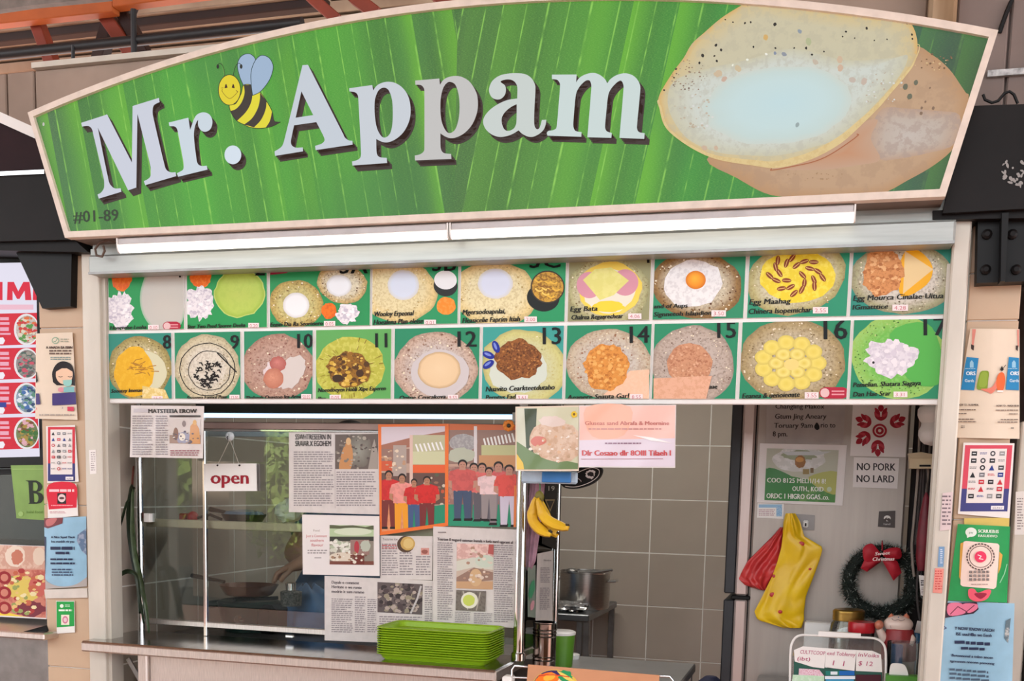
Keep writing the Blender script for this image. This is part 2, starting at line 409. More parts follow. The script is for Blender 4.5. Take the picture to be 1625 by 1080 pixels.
# side posts and the roller-shutter header of the opening
px0, px1 = at(134, 600, 2.98).x, at(161, 600, 2.98).x
struct(MB().box(px0, px1, 2.975, 3.04, 0, 2.12, .003).box(px1, px1+.012, 2.99, 3.05, 0, 2.10), 'trim_post_left', ALU)
qx0, qx1 = at(1509, 420, 2.98).x, at(1537, 420, 2.98).x
struct(MB().box(qx0, qx1, 2.965, 3.05, 0, at(1520, 334, 2.965).z, .004).box(qx0-.008, qx0, 2.99, 3.05, 0, 2.0), 'trim_post_right', ALU)
hz0, hz1 = at(840, 410, 2.93).z, at(1400, 352, 2.93).z
h = struct(MB().box(px1-.004, qx0+.002, 2.93, 3.06, hz0, hz1, .006).box(px1-.004, qx0+.002, 2.945, 3.05, hz1, hz1+.02)
           .box(px1-.004, qx0, 2.955, 3.05, hz1+.02, hz1+.09), 'trim_header', HEADER)
MB().box(px1, qx0, 2.926, 2.932, hz0-.001, hz0+.006).build('edge_strip', DKSTEEL, h)
# facade behind the sign, with its panel joints
zt = at(60, 115, 3.34).z
fw = struct(MB().box(-4.2, at(1470, 60, 3.34).x, 3.34, 3.40, 2.22, zt-.004), 'wall_facade_left', WALLP)
for a, b in ((-4.2, at(14, 180, 3.33).x), (at(14, 180, 3.33).x, at(58, 170, 3.33).x), (at(58, 170, 3.33).x, -1.6), (-1.6, -.8), (-.8, at(1470, 60, 3.33).x)):
    MB().box(a+.003, b-.003, 3.322, 3.34, 2.22, zt, .004).build('panel', WALLP, fw)
MB().box(at(60, 112, 3.32).x-.01, -.6, 3.30, 3.35, zt, zt+.018).build('coping', ALU, fw)
fr = struct(MB().box(at(1512, 60, 3.34).x, 2.6, 3.34, 3.4, 2.0, 3.6), 'wall_facade_right', WALLG)
xs = [at(1512, 100, 3.33).x, at(1600, 60, 3.33).x, 2.6]
for a, b in zip(xs, xs[1:]): MB().box(a+.004, b-.002, 3.325, 3.34, 2.0, 3.6, .004).build('panel', WALLG, fr)
struct(MB().box(at(1470, 60, 3.3).x, at(1517, 20, 3.3).x, 3.26, 3.34, 2.2, 3.5, .01), 'trim_stained_strip', mat('stained_render', (196, 170, 140), .8, 0, .2, 9, .2, (1, 1, .15), c2=(120, 88, 52)))
# roof: ribbed sheets running along the stalls
rf = struct(MB().box(-7, 4, 2.2, 5.6, 4.66, 4.70), 'ceiling_roof_deck', ROOF)
MB().box(-7, 4, 4.60, 4.66, 2.9, 4.66).build('gap_shade_backing', DKBROWN, rf)  # dark sheet put behind the gaps to act as the shade between sheets
zr0 = at(100, 122, 4.3).z
for k in range(22):
    z_ = zr0+k*.0445; y_ = 4.48-k*.03
    MB().prism([(-7, y_, z_), (-7, y_-.006, z_+.004), (-7, y_-.022, z_+.034), (-7, y_-.014, z_+.036), (-7, y_+.05, z_+.03), (-7, y_+.03, z_)], (11, 0, 0)).build('roof_sheet', ROOF, rf)
def barpx(mb, p, q, w, d, up=(0, 1, 0)): return mb.bar(at(*p[:2], p[2]), at(*q[:2], q[2]), w, d, .003, up)
# trusses above the facade (each member a part of the roof frame)
tr = thing('roof_truss', 'orange and red oxide steel roof truss above the pale facade panels', 'truss', (-2.6, 3.9, 3.0))
Yt = 3.75
for (p, q, w, m, nm) in (((-60, 36), (184, 9), .06, ORANGE, 'top_chord'), ((184, 2), (470, -36), .06, ORANGE, 'top_chord'),
                         ((56, 28), (90, 118), .046, REDOX, 'strut'), ((163, 18), (229, 112), .052, REDOX, 'strut'),
                         ((176, 30), (154, 112), .05, DKBROWN, 'strut'), ((192, 14), (242, 108), .045, DKBROWN, 'strut'),
                         ((494, -4), (538, 34), .04, REDOX, 'strut'), ((560, -6), (600, 24), .045, REDOX, 'strut'), ((690, -12), (716, 8), .05, REDOX, 'strut'),
                         ((168, -6), (212, 18), .05, DKBROWN, 'gusset')):
    Yt += .004 if nm == 'strut' else 0
    y_ = Yt if nm == 'top_chord' else Yt+.055
    MB().bar(at(*p, y_), at(*q, y_), w, .05, .003, (0, 1, 0)).build(nm, m, tr)
pl = thing('roof_purlin', 'dark brown roof purlin beneath the corrugated sheets', 'purlin', tuple(at(0, 62, 4.1)))
MB().bar(at(-60, 70, 4.1), at(520, 5, 4.1), .038, .05, .004, (0, 1, 0)).build('web', DKBROWN, pl)
MB().bar(at(-60, 61, 4.09), at(520, -4, 4.09), .007, .07, .002, (0, 1, 0)).build('flange', ROOF, pl)
pi = thing('sprinkler_pipe', 'black horizontal pipe above the facade, hung on thin rods', 'pipe', tuple(at(0, 86, 3.6)))
MB().tube([at(-80, 95, 3.6), at(200, 66, 3.6), at(480, 36, 3.6)], .0185, 14).build('pipe', PIPE, pi)
for p, q in (((116, 72), (116, 113)), ((212, 15), (213, 110))): MB().tube([at(*p, 3.585), at(*q, 3.585)], .0065 if p[0] < 150 else .011, 8).build('hanger_rod', PIPE, pi)
tw = MB().prism([at(-20, -14, 3.5), at(170, -24, 3.5), at(170, -4, 3.5), at(50, 8, 3.5), at(-20, 18, 3.5)], (0, .03, 0)).build('gutter_edge', mat('gutter_zinc', (140, 130, 122), .6, .2, .2, 18), base=tuple(at(0, 5, 3.5)))
tag(tw, 'grey gutter edge crossing above the orange truss beam', 'gutter')
# black fascia beams on both sides
def beam(label, face, Y0, Y1, under, gus, ribs, base, strip=None):
    t = thing('fascia_beam', label, 'beam', base)
    MB().prism([at(*p, Y0) for p in face], (0, Y1-Y0, 0)).build('face', BLACKP, t)
    MB().prism([at(*p, Y0+.02) for p in under], (0, Y1-Y0-.03, 0)).build('soffit', BLACKP, t)
    MB().prism([at(*p, Y0+.05) for p in gus], (0, .08, 0)).build('gusset', BLACK, t)
    for r in ribs: MB().prism([at(*p, Y0+.01) for p in r], (0, .05, 0)).build('rib', BLACK, t)
    if strip: MB().bar(at(*strip[0], Y0-.004), at(*strip[1], Y0-.004), .012, .012).build('edge_strip', CHROME, t)
    return t
beam('black steel fascia beam left of the green sign above the red lightbox', [(-60, 279), (74, 272), (112, 380), (-60, 384)], 2.92, 3.2,
     [(-60, 378), (112, 375), (140, 400), (-60, 396)], [(18, 384), (114, 384), (112, 486), (67, 489)], [], tuple(at(30, 378, 2.92)), ((-60, 279), (72, 273)))
b2 = beam('black steel fascia beam right of the green sign above the folded cream poster', [(1536, 168), (1680, 163), (1680, 328), (1496, 338)], 2.92, 3.2,
     [(1480, 334), (1680, 322), (1680, 345), (1480, 348)], [(1552, 340), (1680, 330), (1680, 444), (1550, 449)], [[(1590, 338), (1601, 337), (1595, 446), (1588, 446)]], tuple(at(1580, 338, 2.92)))
for k, (x, y) in enumerate(((1564, 428), (1606, 372), (1566, 372), (1612, 428))): MB().lathe([(.012, 0), (.012, .008), (.006, .012), (0, .012)], at(x, y, 2.97), 10, Matrix.Rotation(math.radians(90), 3, 'X')).build('bolt', BLACKP, b2)
tp = Print(2.92); 
for k in range(26): tp.ell(rnd.uniform(1592, 1626), rnd.uniform(255, 296), rnd.uniform(1, 5), rnd.uniform(1, 3), (150, 148, 145), rnd.random()*3, .5, 8)
tp.build('tape_residue', PR, b2)
# ---------------------------------------------------------------- the big arched sign
YS = 2.85
SX0, SX1 = at(105, 378, YS).x, at(1500, 312, YS).x
TX0, TX1 = at(46, 182, YS).x, at(1584, 46, YS).x
SZ0 = (at(105, 378, YS).z+at(1500, 312, YS).z)/2; SZ1 = (at(46, 182, YS).z+at(1584, 46, YS).z)/2
ZT = at(420, 53, YS).z; xm = (TX0+TX1)/2; hw = (TX1-TX0)/2
sag = (ZT-SZ1)/(1-((at(420, 53, YS).x-xm)/hw)**2)
def arc_pts(inset, n=40):
    """outline of the sign, drawn in by inset"""
    o = []
    sl0 = (TX0-SX0)/(SZ1-SZ0); sl1 = (TX1-SX1)/(SZ1-SZ0)
    z0 = SZ0+inset
    o.append((SX0+sl0*inset+inset*1.04, z0)); o.append((SX1+sl1*inset-inset*1.04, z0))
    for i in range(n+1):
        x = TX1-(TX1-TX0)*i/n
        x = min(max(x, TX0+inset*1.0), TX1-inset*1.0)
        z = SZ1+sag*(1-((x-xm)/hw)**2)-inset
        o.append((x-(inset*.12 if x > xm else -inset*.12)*(abs(x-xm)/hw)**8, z))
    return o
sign = thing('shop_sign', 'big arched green shop sign with white serif lettering, a bee and two pancakes', 'sign', (xm, YS+.06, SZ0))
fo, fi = arc_pts(0), arc_pts(.0175)
MB().prism([(x, YS-.006, z) for x, z in fo], (0, .03, 0), holes=[[(x, YS-.006, z) for x, z in fi]]).build('frame', CREAMF, sign)
MB().prism([(x, YS+.02, z) for x, z in arc_pts(.002)], (0, .16, 0)).build('case', mat('sign_case', (120, 108, 98), .6), sign)
lm = bpy.data.materials.new('leaf_print_painted_backlight'); lm.use_nodes = True; nt = lm.node_tree; B = nt.nodes['Principled BSDF']
def mth(op, a, b=None, c=None):
    n = nod(nt, 'ShaderNodeMath', operation=op)
    for i, v in enumerate((a, b, c)):
        if v is None: continue
        if isinstance(v, (int, float)): n.inputs[i].default_value = v
        else: nt.links.new(v, n.inputs[i])
    return n.outputs[0]
def sstep(v, a, b, lo=0.0, hi=1.0):
    n = nod(nt, 'ShaderNodeMapRange', interpolation_type='SMOOTHSTEP'); nt.links.new(v, n.inputs[0])
    n.inputs[1].default_value = a; n.inputs[2].default_value = b; n.inputs[3].default_value = lo; n.inputs[4].default_value = hi; return n.outputs[0]
def mixc(f, a, b, mode='MIX'):
    n = nod(nt, 'ShaderNodeMix', data_type='RGBA', blend_type=mode)
    for i, v in ((0, f), (6, a), (7, b)):
        if isinstance(v, (int, float)): n.inputs[i].default_value = v
        elif isinstance(v, tuple): n.inputs[i].default_value = (*lin(v), 1)
        else: nt.links.new(v, n.inputs[i])
    return n.outputs[2]
ge = nod(nt, 'ShaderNodeNewGeometry'); sx = nod(nt, 'ShaderNodeSeparateXYZ'); nt.links.new(ge.outputs['Position'], sx.inputs[0])
X, Z = sx.outputs[0], sx.outputs[2]
xc = at(722, 200, YS).x
ab = mth('ABSOLUTE', mth('SUBTRACT', X, xc))
side = mth('SIGN', mth('SUBTRACT', X, xc))
s = mth('SUBTRACT', ab, mth('MULTIPLY', mth('SUBTRACT', Z, SZ0), .20))
def noise1(v, scale, det=2, w=None):
    c = nod(nt, 'ShaderNodeCombineXYZ'); nt.links.new(v, c.inputs[0]); nt.links.new(side, c.inputs[1])
    if w is not None: nt.links.new(w, c.inputs[2])
    n = nod(nt, 'ShaderNodeTexNoise'); n.inputs['Scale'].default_value = scale; n.inputs['Detail'].default_value = det; nt.links.new(c.outputs[0], n.inputs['Vector']); return n.outputs[0]
rp = nod(nt, 'ShaderNodeValToRGB'); cr = rp.color_ramp
stops = [(-2.34, (80, 100, 84)), (-2.22, (76, 122, 74)), (-2.05, (78, 156, 62)), (-1.75, (80, 172, 58)), (-1.4, (84, 170, 56)), (-1.12, (76, 130, 60)), (-1.0, (74, 112, 62)), (-.85, (84, 138, 58)), (-.6, (82, 154, 56)), (-.35, (62, 152, 58)), (-.12, (50, 158, 66)), (.0, (58, 110, 80)), (.12, (62, 96, 80)), (.28, (66, 74, 70))]  # uneven backlight put into the colour: dull ends, brighter between
while len(cr.elements) < len(stops): cr.elements.new(.5)
for e, (x, c) in zip(cr.elements, stops): e.position = (x+2.4)/2.8; e.color = (*lin(c), 1)
xr = mth('MULTIPLY', mth('ADD', X, 2.4), 1/2.8); nt.links.new(xr, rp.inputs[0])
col = rp.outputs[0]
right = sstep(X, -.08, .10, 1, .25)  # veins weakened to match the dimmed right end
col = mixc(sstep(noise1(s, 6), .40, .62, 0, .5), col, (58, 104, 50))              # broad darker ribs
saw = mth('FRACT', mth('ADD', mth('MULTIPLY', s, 8.6), mth('MULTIPLY', noise1(s, 4), 1.6)))
lite = mth('MULTIPLY', sstep(saw, 0.0, .75, .55, 0), sstep(noise1(s, 3.3, 1), .42, .60, 0, 1))
col = mixc(mth('MULTIPLY', lite, right), col, (126, 206, 48))                     # brighter green fading on one side of the stronger veins
zz = mth('MULTIPLY', Z, 5)
col = mixc(mth('MULTIPLY', sstep(noise1(s, 190, 2, zz), .44, .74, 0, .34), right), col, (146, 214, 92))   # fine fibres
fr_ = mth('FRACT', mth('ADD', mth('MULTIPLY', s, 17.2), mth('MULTIPLY', noise1(s, 5), 2.2)))
ln = sstep(mth('ABSOLUTE', mth('SUBTRACT', fr_, .5)), .0, .055, 1, 0)
col = mixc(mth('MULTIPLY', mth('MULTIPLY', ln, right), sstep(noise1(s, 26, 1, Z), .36, .62, .1, .8)), col, (160, 226, 96))         # veins
# soft patches of duller green at random
nz = nod(nt, 'ShaderNodeTexNoise'); nz.inputs['Scale'].default_value = 2.2; nz.inputs['Detail'].default_value = 2; nt.links.new(ge.outputs['Position'], nz.inputs['Vector'])
col = mixc(sstep(nz.outputs[0], .45, .72, 0, .4), col, (70, 128, 74))
B.inputs['Base Color'].default_value = (.02, .03, .02, 1); B.inputs['Roughness'].default_value = .35; B.inputs['Specular IOR Level'].default_value = .12
nt.links.new(col, B.inputs['Emission Color']); B.inputs['Emission Strength'].default_value = .86
face = MB().prism([(x, YS+.006, z) for x, z in arc_pts(.012)], (0, .012, 0)).build('sign_face', lm, sign, label='banana leaf print with uneven backlight painted into its greens')
face.data.polygons[0]  # keep
YF = YS+.006
def LT(ox, oy, s_, pts): return [(ox+p[0]/s_, oy+p[1]/s_, *p[2:]) for p in pts]
GL = [
 ('letter', 120, 140, 5.4, [(48,296),(270,224),(482,636),(488,152),(714,82),(720,118),(690,132,1),(668,150,1),(660,190,1),(664,240,1),(765,670,1),(785,705,1),(820,720,1),(856,718),(862,752),(596,830),(585,795),(615,780,1),(640,755,1),(643,710,1),(640,660,1),(530,220),(520,850),(450,874),(190,338),(285,800,1),(310,840,1),(340,858,1),(386,856),(392,886),(198,945),(188,910),(215,895,1),(238,865,1),(245,830,1),(240,770,1),(150,390,1),(140,350,1),(115,325,1),(80,324,1),(55,328)], []),
 ('letter', 260, 160, 7.714, [(60,265),(300,205),(322,355),(345,290,1),(370,220,1),(410,165,1),(480,140,1),(550,160,1),(590,220,1),(592,290,1),(565,350,1),(510,378,1),(455,360,1),(420,300,1),(420,230),(395,270,1),(375,340,1),(368,430,1),(385,600,1),(405,740,1),(425,780,1),(465,797,1),(525,793),(535,840),(175,928),(160,885),(205,862,1),(235,840,1),(243,800,1),(235,720,1),(175,400,1),(160,340,1),(130,312,1),(90,310,1),(68,308)], []),
 ('letter', 260, 160, 7.714, [(845+103*math.cos(a*math.pi/14), 660+115*math.sin(a*math.pi/14)) for a in range(28)], []),
 ('letter', 430, 90, 6, [(300,80),(352,76),(690,740,1),(705,770,1),(740,795,1),(775,800),(778,836),(425,888),(420,848),(460,836,1),(490,822,1),(510,795,1),(500,755,1),(432,622),(220,652),(195,770,1),(190,820,1),(205,850,1),(240,865,1),(303,862),(305,900),(38,943),(34,900),(70,880,1),(105,850,1),(125,800,1)], [[(290,330),(402,555),(235,580)]]),
 ('letter', 550, 120, 6.75, [(28,135),(275,100),(285,158),(320,110,1),(370,80,1),(440,65,1),(520,78,1),(600,130,1),(660,220,1),(685,340,1),(675,470,1),(620,590,1),(540,670,1),(450,712,1),(380,708,1),(318,678),(320,800,1),(328,845,1),(355,872,1),(430,880),(435,935),(62,962),(58,918),(110,905,1),(145,880,1),(155,830,1),(125,240,1),(118,205,1),(95,180,1),(60,172,1),(30,168)], [[(300,300,1),(310,230,1),(345,155,1),(400,128,1),(450,155,1),(485,250,1),(495,380,1),(490,520,1),(465,620,1),(415,662,1),(370,645,1),(325,560,1),(303,430,1)]]),
 ('letter', 650, 110, 6.75, [(60,120),(318,98),(325,165),(360,115,1),(410,85,1),(490,70,1),(570,85,1),(650,140,1),(715,250,1),(732,360,1),(720,470,1),(670,590,1),(590,680,1),(500,728,1),(430,735,1),(375,715,1),(330,685),(332,830,1),(345,875,1),(375,898,1),(445,905),(448,958),(58,975),(55,922),(110,910,1),(150,880,1),(158,840,1),(158,240,1),(152,200,1),(125,170,1),(95,165,1),(62,165)], [[(330,400,1),(335,300,1),(360,200,1),(400,145,1),(440,135,1),(490,165,1),(525,270,1),(535,400,1),(525,530,1),(490,640,1),(435,682,1),(390,660,1),(350,580,1),(333,490,1)]]),
 ('letter', 760, 105, 8.308, [(285,205,1),(340,250,1),(357,310,1),(340,380,1),(290,430,1),(230,438,1),(170,410,1),(135,340,1),(140,270,1),(180,190,1),(270,125,1),(380,98,1),(500,92,1),(610,105,1),(690,155,1),(735,230,1),(745,300,1),(735,500,1),(728,700,1),(735,790,1),(765,830,1),(800,810,1),(830,708),(888,705),(880,770,1),(850,840,1),(790,895,1),(710,930,1),(640,925,1),(570,890,1),(523,845),(450,890,1),(370,920,1),(270,932,1),(170,900,1),(90,830,1),(55,740,1),(75,660,1),(150,570,1),(260,495,1),(380,445,1),(505,425),(508,290,1),(495,240,1),(465,200,1),(410,175,1),(340,178,1)], [[(498,500),(420,540,1),(340,610,1),(300,690,1),(310,780,1),(345,840,1),(400,850,1),(460,820,1),(490,760,1),(497,650,1)]]),
 ('letter', 860, 100, 7.714, [(122,142),(425,140),(418,235),(460,180,1),(530,140,1),(620,120,1),(700,140,1),(770,195,1),(800,248),(840,195,1),(920,145,1),(1020,125,1),(1110,150,1),(1170,205,1),(1203,280,1),(1200,380,1),(1165,750,1),(1165,805,1),(1190,845,1),(1258,858),(1252,928),(948,915),(1000,300,1),(990,245,1),(965,215,1),(920,235,1),(850,310,1),(810,400,1),(775,740,1),(775,800,1),(800,838,1),(855,855),(850,915),(556,908),(605,300,1),(598,240,1),(575,210,1),(530,220,1),(460,290,1),(415,390,1),(385,720,1),(388,790,1),(415,832,1),(485,845),(482,902),(68,888),(58,855),(80,830,1),(140,820,1),(175,795,1),(185,740,1),(222,280,1),(215,240,1),(185,205,1),(122,195)], []),
]
sh = Print(YF)
for nm, ox, oy, s_, pts, holes in GL:
    for k in (1, 2, 3, 4):
        sh.poly(LT(ox+2.0*k, oy+2.4*k, s_, pts), (60, 44, 40), holes=[LT(ox+2.0*k, oy+2.4*k, s_, h) for h in holes]); sh.n -= 1
sh.build('drop_shadow', PLS, sign, 'dark brown printed drop shadow of the white letters')
shade = [(214, 218, 232), (214, 226, 236), (224, 236, 248), (208, 216, 226), (212, 218, 226), (206, 204, 202), (212, 220, 216), (214, 228, 226)]
for (nm, ox, oy, s_, pts, holes), c in zip(GL, shade):
    p = Print(YF, off=.002); p.poly(LT(ox, oy, s_, pts), c, holes=[LT(ox, oy, s_, h) for h in holes]); p.build('letter', PLS, sign)
p = Print(YF); p.text('#01-89', 117, 353, 18.5, (44, 62, 40), w=72, rot=-.045, bold=.6); p.build('unit_number', PLS, sign, 'dark green unit number')
# bee
b = Print(YF, off=.002); K = lambda pts: LT(335, 75, 7.717, pts); INK = (36, 40, 30); YEL = (238, 226, 48); DK = (58, 50, 42); WNG = (166, 190, 218)
def blob(pts, c, w=1.0, closed=True):
    q = catmull(K(pts)); b.poly(q, c); b.line(q, w, (24, 60, 56) if c == WNG else INK, closed=closed)
blob([(395,465),(350,360,1),(322,230,1),(345,140,1),(400,90,1),(470,80,1),(520,110,1),(545,150),(500,300,1),(490,465)], WNG)
body = K([(395,465,1),(490,460,1),(560,520,1),(610,560,1),(680,660,1),(745,780,1),(775,905,1),(850,915),(740,970,1),(600,992,1),(480,980,1),(400,945,1),(310,895,1),(245,800,1),(225,700,1),(300,690,1),(370,560,1)])
b.poly(body, YEL)
for st in ([(400,460),(490,460),(505,590,1),(480,700,1),(420,800,1),(318,900),(270,845,1),(240,780),(310,750,1),(375,670,1),(410,560,1)],
           [(598,555),(680,660),(665,770,1),(610,890,1),(525,980),(405,945),(500,870,1),(570,750,1),(597,640,1)],
           [(745,790),(775,905),(850,915),(740,970,1),(670,982),(720,900,1)]): b.poly(K(st), DK)
b.line(catmull(body), 1.0, INK, True)
blob([(508,590),(490,440,1),(490,300,1),(530,180,1),(590,110,1),(650,100,1),(720,140,1),(760,230,1),(740,340,1),(690,440,1),(600,545,1)], WNG)
hd = K([(225+136*math.cos(a*math.pi/16), 522+186*math.sin(a*math.pi/16)) for a in range(32)]); b.poly(hd, (238, 218, 40)); b.line(hd, 1.0, INK, True)
for pa in ([(160,350),(158,280),(135,215),(100,197),(82,235)], [(280,345),(287,270),(315,210),(345,195),(368,235)]):
    b.line(K(pa), .9, INK, smooth=True); b.ell(*K([pa[-1]])[0], 2.1, 3.6, INK)
for ex, fl in ((182, 1), (272, -1)): b.poly(K([(ex-18*fl, 500), (ex-8*fl, 460), (ex+4*fl, 446), (ex+20*fl, 492), (ex, 500)]), (62, 20, 12))
b.line(K([(140,515),(160,575),(225,627),(285,590),(315,535)]), .7, (120, 84, 20), smooth=True)
b.line(K([(125,500),(150,497)]), .8, (120, 84, 20)); b.line(K([(305,525),(330,548)]), .8, (120, 84, 20))
b.build('bee', PLS, sign, 'printed yellow and black striped bee with blue wings')
# printed pancakes
a = Print(YF, off=.001); Q = lambda pts: LT(1030, 0, 2.7277, pts)
out2 = catmull([(*p, 1) for p in Q([(1140,205),(1230,240),(1300,300),(1350,370),(1372,402),(1384,410),(1372,500),(1325,630),(1240,710),(1120,780),(1000,838),(800,858),(600,852),(500,835),(380,770),(250,690),(400,600),(800,500)])])
a.rad(out2, Q([(1000, 600)])[0], [(0, (206, 172, 138)), (.8, (202, 164, 130)), (1, (196, 150, 108))], c2=(186, 150, 120), amt=.5, sc=26)
a.rad(catmull([(*p, 1) for p in Q([(960,560),(1010,470),(1120,470),(1250,480),(1345,500),(1325,620),(1210,662),(1060,690),(1000,690),(960,640)])]), Q([(1120, 590)])[0], [(0, (208, 194, 184)), (.6, (202, 184, 170)), (1, (198, 164, 140))], c2=(182, 158, 146), amt=.6, sc=60)
a.rad(catmull([(*p, 1) for p in Q([(530,728),(700,690),(830,620),(930,530),(990,520),(960,600),(1000,690),(900,715),(740,735)])]), Q([(850, 660)])[0], [(0, (208, 150, 112)), (1, (206, 166, 138))])
out1 = catmull([(*p, 1) for p in Q([(40,430),(55,390),(105,310),(150,250),(185,190),(240,140),(310,80),(380,35),(430,10),(500,8),(700,36),(900,66),(1110,88),(1145,120),(1162,190),(1150,270),(1110,330),(1050,400),(1000,460),(930,530),(830,620),(700,690),(560,725),(450,715),(300,690),(200,650),(110,590),(65,540),(45,470)])])
ctr = Q([(600, 380)])[0]
a.rad(out1, ctr, [(0, (210, 204, 176)), (.80, (214, 204, 172)), (.95, (222, 200, 150)), (1, (228, 184, 112))], c2=(198, 190, 164), amt=.45, sc=40)
a.rad(catmull([(*p, 1) for p in Q([(80,440),(110,350),(240,300),(420,260),(620,210),(850,260),(1060,250),(1120,240),(1090,320),(980,450),(830,590),(700,640),(560,672),(430,672),(300,660),(180,610),(110,530)])]), Q([(560, 440)])[0], [(0, (212, 222, 214)), (.75, (218, 222, 212)), (1, (212, 206, 178))], c2=(198, 194, 178), amt=.5, sc=55)
a.rad(a.outline(*Q([(560, 455)])[0], 118, 61, -.10, .06, 40), Q([(580, 440)])[0], [(0, (204, 230, 234)), (.6, (208, 230, 230)), (.85, (208, 226, 222)), (1, (214, 222, 212))])
for (x, y, r) in ((425,20,2.4),(498,14,1.6),(728,36,2),(545,105,3.2),(415,100,2),(440,96,1.8),(363,96,1.5),(232,240,3),(290,195,2.6),(312,216,2.4),(218,272,2.2),(293,264,2.2),(283,242,1.8),(117,298,2),(452,203,1.8),(547,208,1.8),(680,208,2.4),(705,236,2),(757,223,1.6),(628,208,1.6),(942,122,2.4),(852,137,1.9),(838,158,1.5),(1118,100,2.2),(1138,150,2),(1140,168,1.8),(1075,84,2),(774,44,1.8),(824,48,2),(108,336,1.6),(65,390,1.8),(330,85,1.4),(1030,170,1.4),(975,175,1.4),(890,165,1.3)):
    a.ell(*Q([(x, y)])[0], r, r*.8, (42, 40, 34), rnd.random()*3, .2, 10)
for (x, y, r, c) in ((505,162,5,(222,180,110)),(652,136,4,(150,160,170)),(690,180,6,(188,192,150)),(545,230,3,(140,150,170)),(585,235,4.2,(150,156,166)),(642,540,4,(160,176,176)),(826,258,6,(218,190,160)),(828,294,6,(218,186,160)),(720,268,5,(206,190,170)),(325,342,5,(212,180,160)),(385,296,6,(216,196,160)),(300,318,7,(216,192,160)),(425,258,2.4,(250,250,235)),(507,234,2.4,(250,248,235)),(362,282,2,(250,248,230)),(240,640,5,(214,186,160)),(290,640,4,(214,186,160)),(880,345,6,(206,190,176)),(930,352,6,(208,188,172))):
    a.ell(*Q([(x, y)])[0], r, r*.75, c, rnd.random()*3, .25, 12)
a.scatter(*Q([(170, 330)])[0], 30, 26, 60, 1.3, [(150, 120, 100), (176, 150, 120), (120, 96, 84)])
a.scatter(*Q([(1000, 380)])[0], 40, 28, 40, 1.6, [(198, 180, 160), (226, 226, 220)])
a.scatter(*Q([(200, 480)])[0], 34, 34, 36, 2.0, [(198, 180, 156), (226, 226, 220), (206, 190, 170)])
a.scatter(*Q([(1240, 270)])[0], 34, 14, 26, 1.7, [(120, 92, 66), (150, 112, 80), (224, 190, 140)])
a.scatter(*Q([(700, 760)])[0], 60, 8, 20, 1.3, [(176, 140, 104)])
for (x, y, r) in ((1110,375,5),(1155,357,4.4),(1128,418,5),(1178,490,3),(1196,440,2),(1216,380,1.8),(1180,467,2.4),(1230,468,3)): a.ell(*Q([(x, y)])[0], r*.8, r, (112, 112, 92) if r > 4 else (140, 112, 90), .4, .2, 12)
def taper(pts, ws, c):
    q = catmull([(*p, 1) for p in pts], False, 6); n = len(q); L = []; Rr = []
    for i, (x, y) in enumerate(q):
        p0 = q[max(0, i-1)]; p1 = q[min(n-1, i+1)]; d = math.hypot(p1[0]-p0[0], p1[1]-p0[1]); nx, ny = -(p1[1]-p0[1])/d, (p1[0]-p0[0])/d
        t = i/(n-1)*(len(ws)-1); k = min(int(t), len(ws)-2); w = ws[k]+(ws[k+1]-ws[k])*(t-k); L.append((x, y)); Rr.append((x+nx*w, y+ny*w))
    lc = lin(c); a.n += 1
    for i in range(n-1): a.tri([(*L[i], lc), (*L[i+1], lc), (*Rr[i+1], lc)], (lin((222, 190, 130)), .6, 90)); a.tri([(*L[i], lc), (*Rr[i+1], lc), (*Rr[i], lc)], (lin((222, 190, 130)), .6, 90))
taper(Q([(1160,190),(1150,270),(1110,330),(1050,400),(1000,460),(930,530),(830,620),(700,690),(560,726),(450,716),(300,691),(200,650),(110,590),(65,540),(45,470),(42,430)]), [1, 3, 5, 7, 11, 12, 9, 5, 4, 4, 3], (234, 206, 146))
a.line(Q([(530,729),(640,716),(740,690),(830,640),(900,580)]), 1.6, (176, 104, 66), smooth=True)
a.build('pancake_picture', PLS, sign, 'printed picture of two lacy bowl-shaped pancakes')
sc_ = Print(YF); sc_.ell(69, 197, 1.6, 3, (190, 196, 190)); sc_.build('screw_head', PR, sign)
# tube lamps under the sign
LY = 2.862
def batten(px_a, px_b, label, ya, yb):
    xa, xb = at(px_a, ya, LY).x, at(px_b, yb, LY).x; z = SZ0-.004
    t = thing('tube_lamp', label, 'lamp', ((xa+xb)/2, LY, z-.05), 'tube lamps under the green sign')
    MB().box(xa+.004, xb-.004, LY, LY+.026, z-.020, z, .003).build('housing', mat('lamp_housing', (196, 192, 192), .4), t)
    n = 14; prof = [(LY+.013+.0125*math.cos(math.pi*(i/n)+math.pi), z-.020-.020*math.sin(math.pi*i/n)) for i in range(n+1)]
    MB().prism([(xa+.003, y, zz_) for y, zz_ in prof], (xb-xa-.006, 0, 0)).build('tube', LAMP, t)
    for x in (xa, xb-.004): MB().prism([(x, y, zz_) for y, zz_ in [(LY-.002, z-.0)]+[(LY+.013+.014*math.cos(math.pi*(i/8)+math.pi), z-.020-.0215*math.sin(math.pi*i/8)) for i in range(9)]+[(LY+.028, z)]], (.004, 0, 0)).build('end_cap', WHITEP, t)
    return t
batten(185, 711, 'lit white tube lamp under the sign, the left one of two', 388, 370)
l2 = batten(713, 1358, 'lit white tube lamp under the sign, the right one of two', 370, 338)
wr = MB().tube(catmull3 := [at(*p, 2.9) for p in ((186, 383), (172, 380), (158, 385), (151, 395), (153, 405), (162, 407), (166, 398), (164, 390))], .004, 6).build('lamp_wire', mat('brown_cable', (96, 76, 64), .6), base=tuple(at(150, 395, 2.9)))
tag(wr, 'brown lamp cable looping at the left end of the tube lamp', 'cable')
